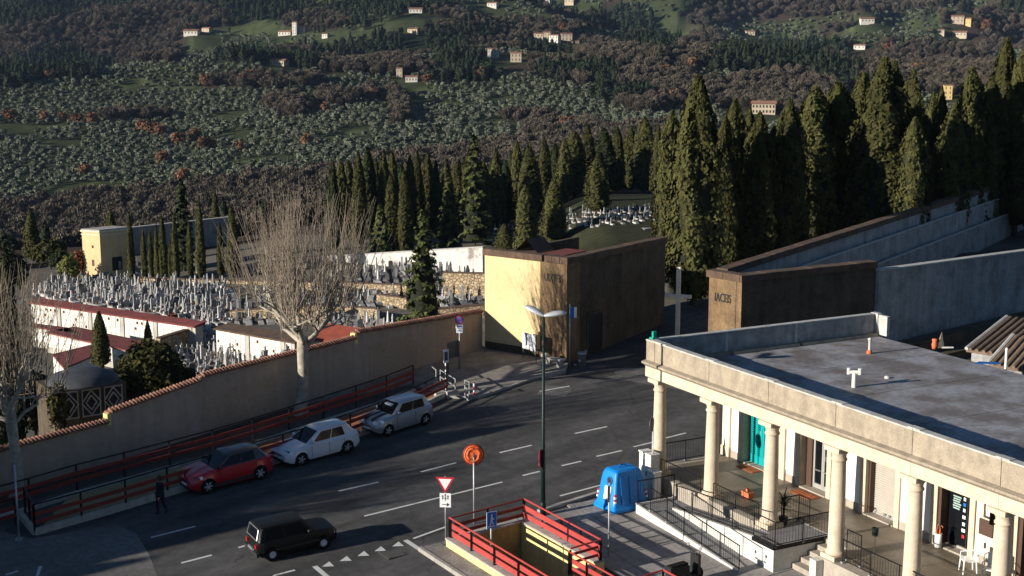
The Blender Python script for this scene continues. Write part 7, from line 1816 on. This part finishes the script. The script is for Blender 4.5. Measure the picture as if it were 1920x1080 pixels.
# ---- blue bell shaped recycling container
p = road(1166, 950); t = thing('recycling_container', 'big blue plastic recycling container with striped corners', 'recycling container', (p[0], p[1], plane_z(p[0], p[1]) + .05), R(33))
def rrect(hx, hy, r, n=4):
    out = []
    for cx_, cy_, a0 in ((hx - r, hy - r, 0), (-hx + r, hy - r, 90), (-hx + r, -hy + r, 180), (hx - r, -hy + r, 270)):
        for k in range(n + 1): a = R(a0 + 90 * k / n); out.append((cx_ + r * math.cos(a), cy_ + r * math.sin(a)))
    return out
b = MB(); prof = [(0, .93, .72), (.12, .93, .72), (.22, .86, .64), (.3, .82, .6), (1.15, .7, .5), (1.42, .65, .46), (1.53, .6, .42), (1.59, .52, .35), (1.61, .3, .18)]
k = 20
for z, hx, hy in prof: b.v += [(x, y, z) for x, y in rrect(hx, hy, .1)]
for i in range(len(prof) - 1):
    for j in range(k): b.f.append((i * k + j, i * k + (j + 1) % k, (i + 1) * k + (j + 1) % k, (i + 1) * k + j)); b.m.append(0)
b.f.append(tuple(range((len(prof) - 1) * k, len(prof) * k))); b.m.append(0)
o = b.build('body', M['blue_plastic'], t, True); 
try: o.data.set_sharp_from_angle(angle=R(28))
except Exception: pass
for x in (-.42, 0, .42):
    b = MB(); b.tris([(x - .06, -.66, .28), (x + .06, -.66, .28), (x + .06, -.50, 1.34), (x - .06, -.50, 1.34), (x - .06, -.58, .28), (x + .06, -.58, .28), (x + .06, -.42, 1.34), (x - .06, -.42, 1.34)], [(0, 1, 2), (0, 2, 3), (0, 3, 7), (0, 7, 4), (1, 5, 6), (1, 6, 2), (3, 2, 6), (3, 6, 7)]); b.build('rib', M['blue_plastic'], t)
for x in (-.4, -.1, .2, .46): MB().box(x - .05, x + .05, -.36, .36, 1.44, 1.58 - abs(x) * .12).build('top_rib', M['blue_plastic'], t)
for y in (-.28, .28): MB().box(-.62, .56, y - .05, y + .05, 1.42, 1.52).build('top_rib', M['blue_plastic'], t)
MB().tube([(-.2, 0, 1.6), (-.1, 0, 1.7), (.1, 0, 1.7), (.2, 0, 1.6)], .025, 6).build('lifting_eye', M['blue_dark'], t)
# mouth and label on the narrow left end
Mx = Matrix.Translation((-.71, -.12, 1.18)) @ Matrix.Rotation(R(-82), 4, 'Y')
b = MB(); b.lathe([(.17, -.05), (.17, .03), (.13, .03), (.12, -.05)], 16, (0, 0, 0), Mx); b.build('mouth_rim', M['blue_dark'], t, True); b = MB(); b.lathe([(.125, .0), (.125, .02)], 16, (0, 0, 0), Mx); b.build('mouth', M['black'], t)
b = MB(); b.tris([(-.84, -.28, .42), (-.84, .12, .42), (-.755, .12, .95), (-.755, -.28, .95), (-.80, -.28, .42), (-.80, .12, .42), (-.71, .12, .95), (-.71, -.28, .95)], [(0, 3, 2), (0, 2, 1), (0, 4, 7), (0, 7, 3), (1, 2, 6), (1, 6, 5), (3, 7, 6), (3, 6, 2)]); b.build('label_panel', M['sign_white'], t)
for sx, sy in ((-1, -1), (-1, 1), (1, -1), (1, 1)):
    for j in range(4):
        z = .38 + j * .085; f = (1.15 - z) / .85; x = sx * (.7 + .12 * f - .03); y = sy * (.5 + .1 * f - .03)
        b = MB(); b.lathe([(.062, 0), (.058, .08)], 8, (x, y, z)); b.build('warning_band', M['sign_red' if j % 2 else 'sign_white'], t)
# moped parked at the bottom edge
p = road(1283, 1098); t = thing('moped', 'dark moped at the bottom edge with mirror raised', 'moped', (p[0], p[1], plane_z(p[0], p[1]) + .04), R(35))
for x in (-.6, .6): MB().lathe([(.14, -.05), (.24, -.05), (.26, 0), (.24, .05), (.14, .05)], 16, (0, 0, 0), Matrix.Translation((x, 0, .26)) @ Matrix.Rotation(R(90), 4, 'X')).build('wheel', M['rubber'], t, True)
b = MB(); b.prism([(-.75, -.14), (.1, -.16), (.1, .16), (-.75, .14)], .4, lambda x, y: .72 - .1 * x); b.build('body', M['black'], t); MB().box(-.7, .05, -.13, .13, .735, .82).build('seat', M['rubber'], t); MB().box(.1, .5, -.15, .15, .25, .33).build('footboard', M['black'], t)
b = MB(); b.prism([(.44, -.2), (.62, -.14), (.62, .14), (.44, .2)], .3, 1.0); b.build('leg_shield', M['black'], t); MB().tube([(.6, 0, .3), (.5, 0, 1.05)], .04, 8).build('fork', M['iron_grey'], t)
MB().tube([(.42, -.34, 1.08), (.5, 0, 1.04), (.42, .34, 1.08)], .02, 8).build('handlebar', M['iron'], t)
for sy in (-1, 1):
    m_ = link('mirror', MB().tube([(.46, sy * .22, 1.06), (.44, sy * .3, 1.26)], .012, 6).mesh('stalk', M['iron']), t); b = MB(); disc(b, (.43, sy * .31, 1.3), .06, (-1, 0, .1), .03, 12); b.build('glass', M['steel'], m_)
# ---- person walking beside the footpath railing
p = road(302, 965); t = thing('person', 'person in dark coat and trousers walking along the kerb', 'person', pl(p[0], p[1]), R(140)); 
def skin(name, V, E, Rr, m, parent, sub=1):
    me_ = bpy.data.meshes.new(name); me_.from_pydata(V, E, []); o = link(name, me_, parent); md = o.modifiers.new('skin', 'SKIN'); 
    for i, r_ in enumerate(Rr): me_.skin_vertices[0].data[i].radius = (r_, r_) if not hasattr(r_, '__len__') else r_
    me_.skin_vertices[0].data[0].use_root = True
    sb_ = o.modifiers.new('smooth', 'SUBSURF'); sb_.levels = sub; sb_.render_levels = sub
    return o
def freeze(o, m, smooth=True):
    bpy.context.view_layer.update(); me_ = bpy.data.meshes.new_from_object(o.evaluated_get(bpy.context.evaluated_depsgraph_get())); o.modifiers.clear(); o.data = me_; me_.materials.clear()
    for mm in (m if isinstance(m, list) else [m]): me_.materials.append(mm)
    me_.polygons.foreach_set('use_smooth', [smooth] * len(me_.polygons)); return o
def add_skin_layer(me_): 
    if not me_.skin_vertices: 
        bm = bmesh.new(); bm.from_mesh(me_); bm.verts.layers.skin.verify(); bm.to_mesh(me_); bm.free()
_skin = skin
def skin(name, V, E, Rr, m, parent, sub=1):
    me_ = bpy.data.meshes.new(name); me_.from_pydata(V, E, []); add_skin_layer(me_); o = link(name, me_, parent)
    for i, r_ in enumerate(Rr): me_.skin_vertices[0].data[i].radius = (r_, r_) if not hasattr(r_, '__len__') else r_
    me_.skin_vertices[0].data[0].use_root = True
    o.modifiers.new('skin', 'SKIN'); sb_ = o.modifiers.new('smooth', 'SUBSURF'); sb_.levels = sub; sb_.render_levels = sub
    return freeze(o, m)
sP = .92
V = [(0, 0, .9), (0, 0, 1.1), (0, 0, 1.3), (0, 0, 1.42), (0, .015, 1.5), (0, .03, 1.62), (0, .02, 1.7),
     (.1, 0, .86), (.11, .12, .5), (.11, .04, .1), (.11, .17, .04), (-.1, 0, .86), (-.1, -.08, .5), (-.1, -.26, .14), (-.1, -.14, .05),
     (.19, 0, 1.38), (.25, -.08, 1.12), (.25, .06, .9), (.25, .1, .82), (-.19, 0, 1.38), (-.25, .06, 1.12), (-.24, .2, .94), (-.24, .25, .87)]
E_ = [(0, 1), (1, 2), (2, 3), (3, 4), (4, 5), (5, 6), (0, 7), (7, 8), (8, 9), (9, 10), (0, 11), (11, 12), (12, 13), (13, 14), (3, 15), (15, 16), (16, 17), (17, 18), (3, 19), (19, 20), (20, 21), (21, 22)]
Rr = [(.16, .12), (.16, .12), (.18, .12), (.12, .09), .055, .1, .075, .1, .07, .05, .05, .1, .07, .05, .05, .08, .06, .045, .04, .08, .06, .045, .04]
for hi, sx in ((18, 1), (22, -1)):
    hx, hy, hz_2 = V[hi]
    for fx, fl in ((-.024, .07), (-.008, .08), (.008, .075), (.024, .06)):
        V.append((hx + fx, hy + .012, hz_2 - .04)); V.append((hx + fx, hy + .03, hz_2 - .04 - fl)); E_ += [(hi, len(V) - 2), (len(V) - 2, len(V) - 1)]; Rr += [.0085, .007]
    V.append((hx - sx * .035, hy + .03, hz_2 - .02)); V.append((hx - sx * .04, hy + .05, hz_2 - .06)); E_ += [(hi, len(V) - 2), (len(V) - 2, len(V) - 1)]; Rr += [.01, .008]
V.append((0, .125, 1.62)); E_.append((5, len(V) - 1)); Rr.append(.016)
o = skin('body', V, E_, Rr, [M['cloth'], M['skin']], t, 2)
# bare skin shows at the face and hands only
for f in o.data.polygons:
    c_ = f.center
    if c_.z > 1.5 or (c_.z < .9 and abs(c_.x) > .2): f.material_index = 1
b = MB(); b.lathe([(.02, 1.5), (.1, 1.56), (.115, 1.66), (.1, 1.74), (.05, 1.785)], 12, (0, .005, 0)); hr = b.build('hair', M['hair'], t, True)
b = MB(); b.lathe([(.24, .72), (.22, .95), (.2, 1.2), (.22, 1.36), (.1, 1.46)], 14); ct = b.build('coat', M['cloth'], t, True); ct.scale = (1, .72, 1)
for x in (-.035, .035): b = MB(); b.lathe([(.012, 0), (.012, .01)], 8, (x, .125, 1.63)); b.build('eye', M['black'], t)
t.scale = (sP,) * 3

# ------------------------------------------------------------------ houses far across the valley
hm = {'c': M['house_cream'], 'w': M['house_white'], 'g': M['concrete'], 'y': mat('house_yellow', (.62, .45, .2), .9, .1, .3)}
for k, (px, py, w, st_, kd, lb) in enumerate(HOUSES):
    p = HPOS[k]; D = np.hypot(p[0], p[1]); wm = w * D / FPX * .92; hm_ = max(st_ * 3.0 * .95 * max(1, D / 1700), 9 * D / FPX * .6); dp = max(wm * .6, 6 * D / 1500)
    t = thing('house', lb, 'house', (p[0], p[1], p[2] - 1), R(rng.uniform(-28, 4)), 'houses across the valley')
    MB().box(-wm / 2, wm / 2, -dp / 2, dp / 2, -3, hm_ + 1).build('wall', hm[kd], t)
    b = MB(); e = .06 * wm; z0 = hm_ + 1.0; zr = z0 + dp * .2
    b.tris([(-wm / 2 - e, -dp / 2 - e, z0), (wm / 2 + e, -dp / 2 - e, z0), (wm / 2 + e, dp / 2 + e, z0), (-wm / 2 - e, dp / 2 + e, z0), (-wm / 2 - e * .5, 0, zr), (wm / 2 + e * .5, 0, zr)], [(0, 1, 5), (0, 5, 4), (2, 3, 4), (2, 4, 5), (1, 2, 5), (3, 0, 4), (0, 3, 2), (0, 2, 1)]); b.build('roof', M['house_roof'], t)
    nw = max(2, int(w / 6))
    for i in range(nw):
        for s_ in range(st_):
            x = -wm / 2 + wm * (i + .5) / nw; z = 1.6 + s_ * hm_ / st_; MB().box(x - wm * .03, x + wm * .03, -dp / 2 - .12, -dp / 2 + .05, z, z + hm_ / st_ * .5).build('window', M['black'], t)
    if kd == 'c' and k % 3 == 0: MB().box(wm * .2, wm * .2 + dp * .08, -.3, dp * .08, z0, zr + dp * .1).build('chimney', hm[kd], t)
# rust coloured oaks that keep their leaves
OAKS = [(84, 226), (118, 226), (146, 232), (174, 232), (268, 248), (285, 252), (300, 256), (366, 268), (382, 282), (396, 280), (450, 284), (336, 274), (304, 310), (575, 276), (345, 345), (160, 330), (700, 182), (1076, 258), (1062, 246), (905, 150), (800, 158), (1298, 128), (1250, 140), (1275, 160), (1215, 145), (1055, 64), (95, 150), (470, 148), (455, 160), (385, 160), (20, 228), (1665, 96), (1325, 118), (1230, 182), (1262, 190), (1725, 140), (1850, 60), (610, 210)]
for k, (px, py) in enumerate(OAKS):
    p = on_hill(px, py + 3); D = np.hypot(p[0], p[1])
    o = link('oak_tree', OAK[k % 3], None, p, rng.random() * 6.28, (1.0 + .5 * rng.random()) * max(.8, D / 1100)); OL = (('rust orange oak in the line of four at left', 4), ('rust orange oak in the close group of three on the olive slope', 7), ('rust orange oak in the largest cluster on the olive slope', 12), ('rust orange oak scattered singly low on the olive slope', 16), ('rust orange oak standing near the foot of the slope above the cypress row', 19), ('rust orange oak in the brown woods below the hillside houses', 99))
    lb_ = next(l for l, n_ in OL if k < n_)
    tag(o, lb_, 'oak tree', 'rust coloured oaks: ' + lb_[16:])
for k, (px, py, h_) in enumerate([(545, 175, 9), (335, 110, 8), (830, 160, 10), (1046, 160, 12), (1052, 158, 11), (1095, 150, 12), (1110, 158, 11), (1128, 162, 12), (1140, 165, 10), (1152, 170, 12), (1166, 178, 11), (1180, 180, 10), (1135, 180, 10), (520, 172, 9), (1020, 148, 11), (945, 165, 8), (405, 118, 8), (1545, 95, 14), (430, 65, 8), (590, 64, 9), (598, 63, 9)]):
    p = on_hill(px, py); o = link('far_cypress', EVER[3], None, p, rng.random() * 6, h_ / 12 * max(.9, np.hypot(p[0], p[1]) / 1300)); tag(o, 'dark pointed cypress far off on the slopes across the valley', 'cypress', 'far cypresses across the valley')
# ------------------------------------------------------------------ valley air
hz_ = MB().box(-4700, 4700, -4700, 4700, -75, float(max(TZ.max(), CAMZ)) + 40)
hm_ = bpy.data.materials.new('haze'); hm_.use_nodes = True; hn = hm_.node_tree
hn.nodes.remove(hn.nodes['Principled BSDF']); pv = hn.nodes.new('ShaderNodeVolumePrincipled'); pv.inputs['Color'].default_value = (.5, .68, 1, 1); pv.inputs['Density'].default_value = .000035; pv.inputs['Anisotropy'].default_value = .2
hn.links.new(pv.outputs['Volume'], hn.nodes['Material Output'].inputs['Volume'])
tag(hz_.build('haze', hm_), 'thin blue air in the valley', None, None, 'stuff')
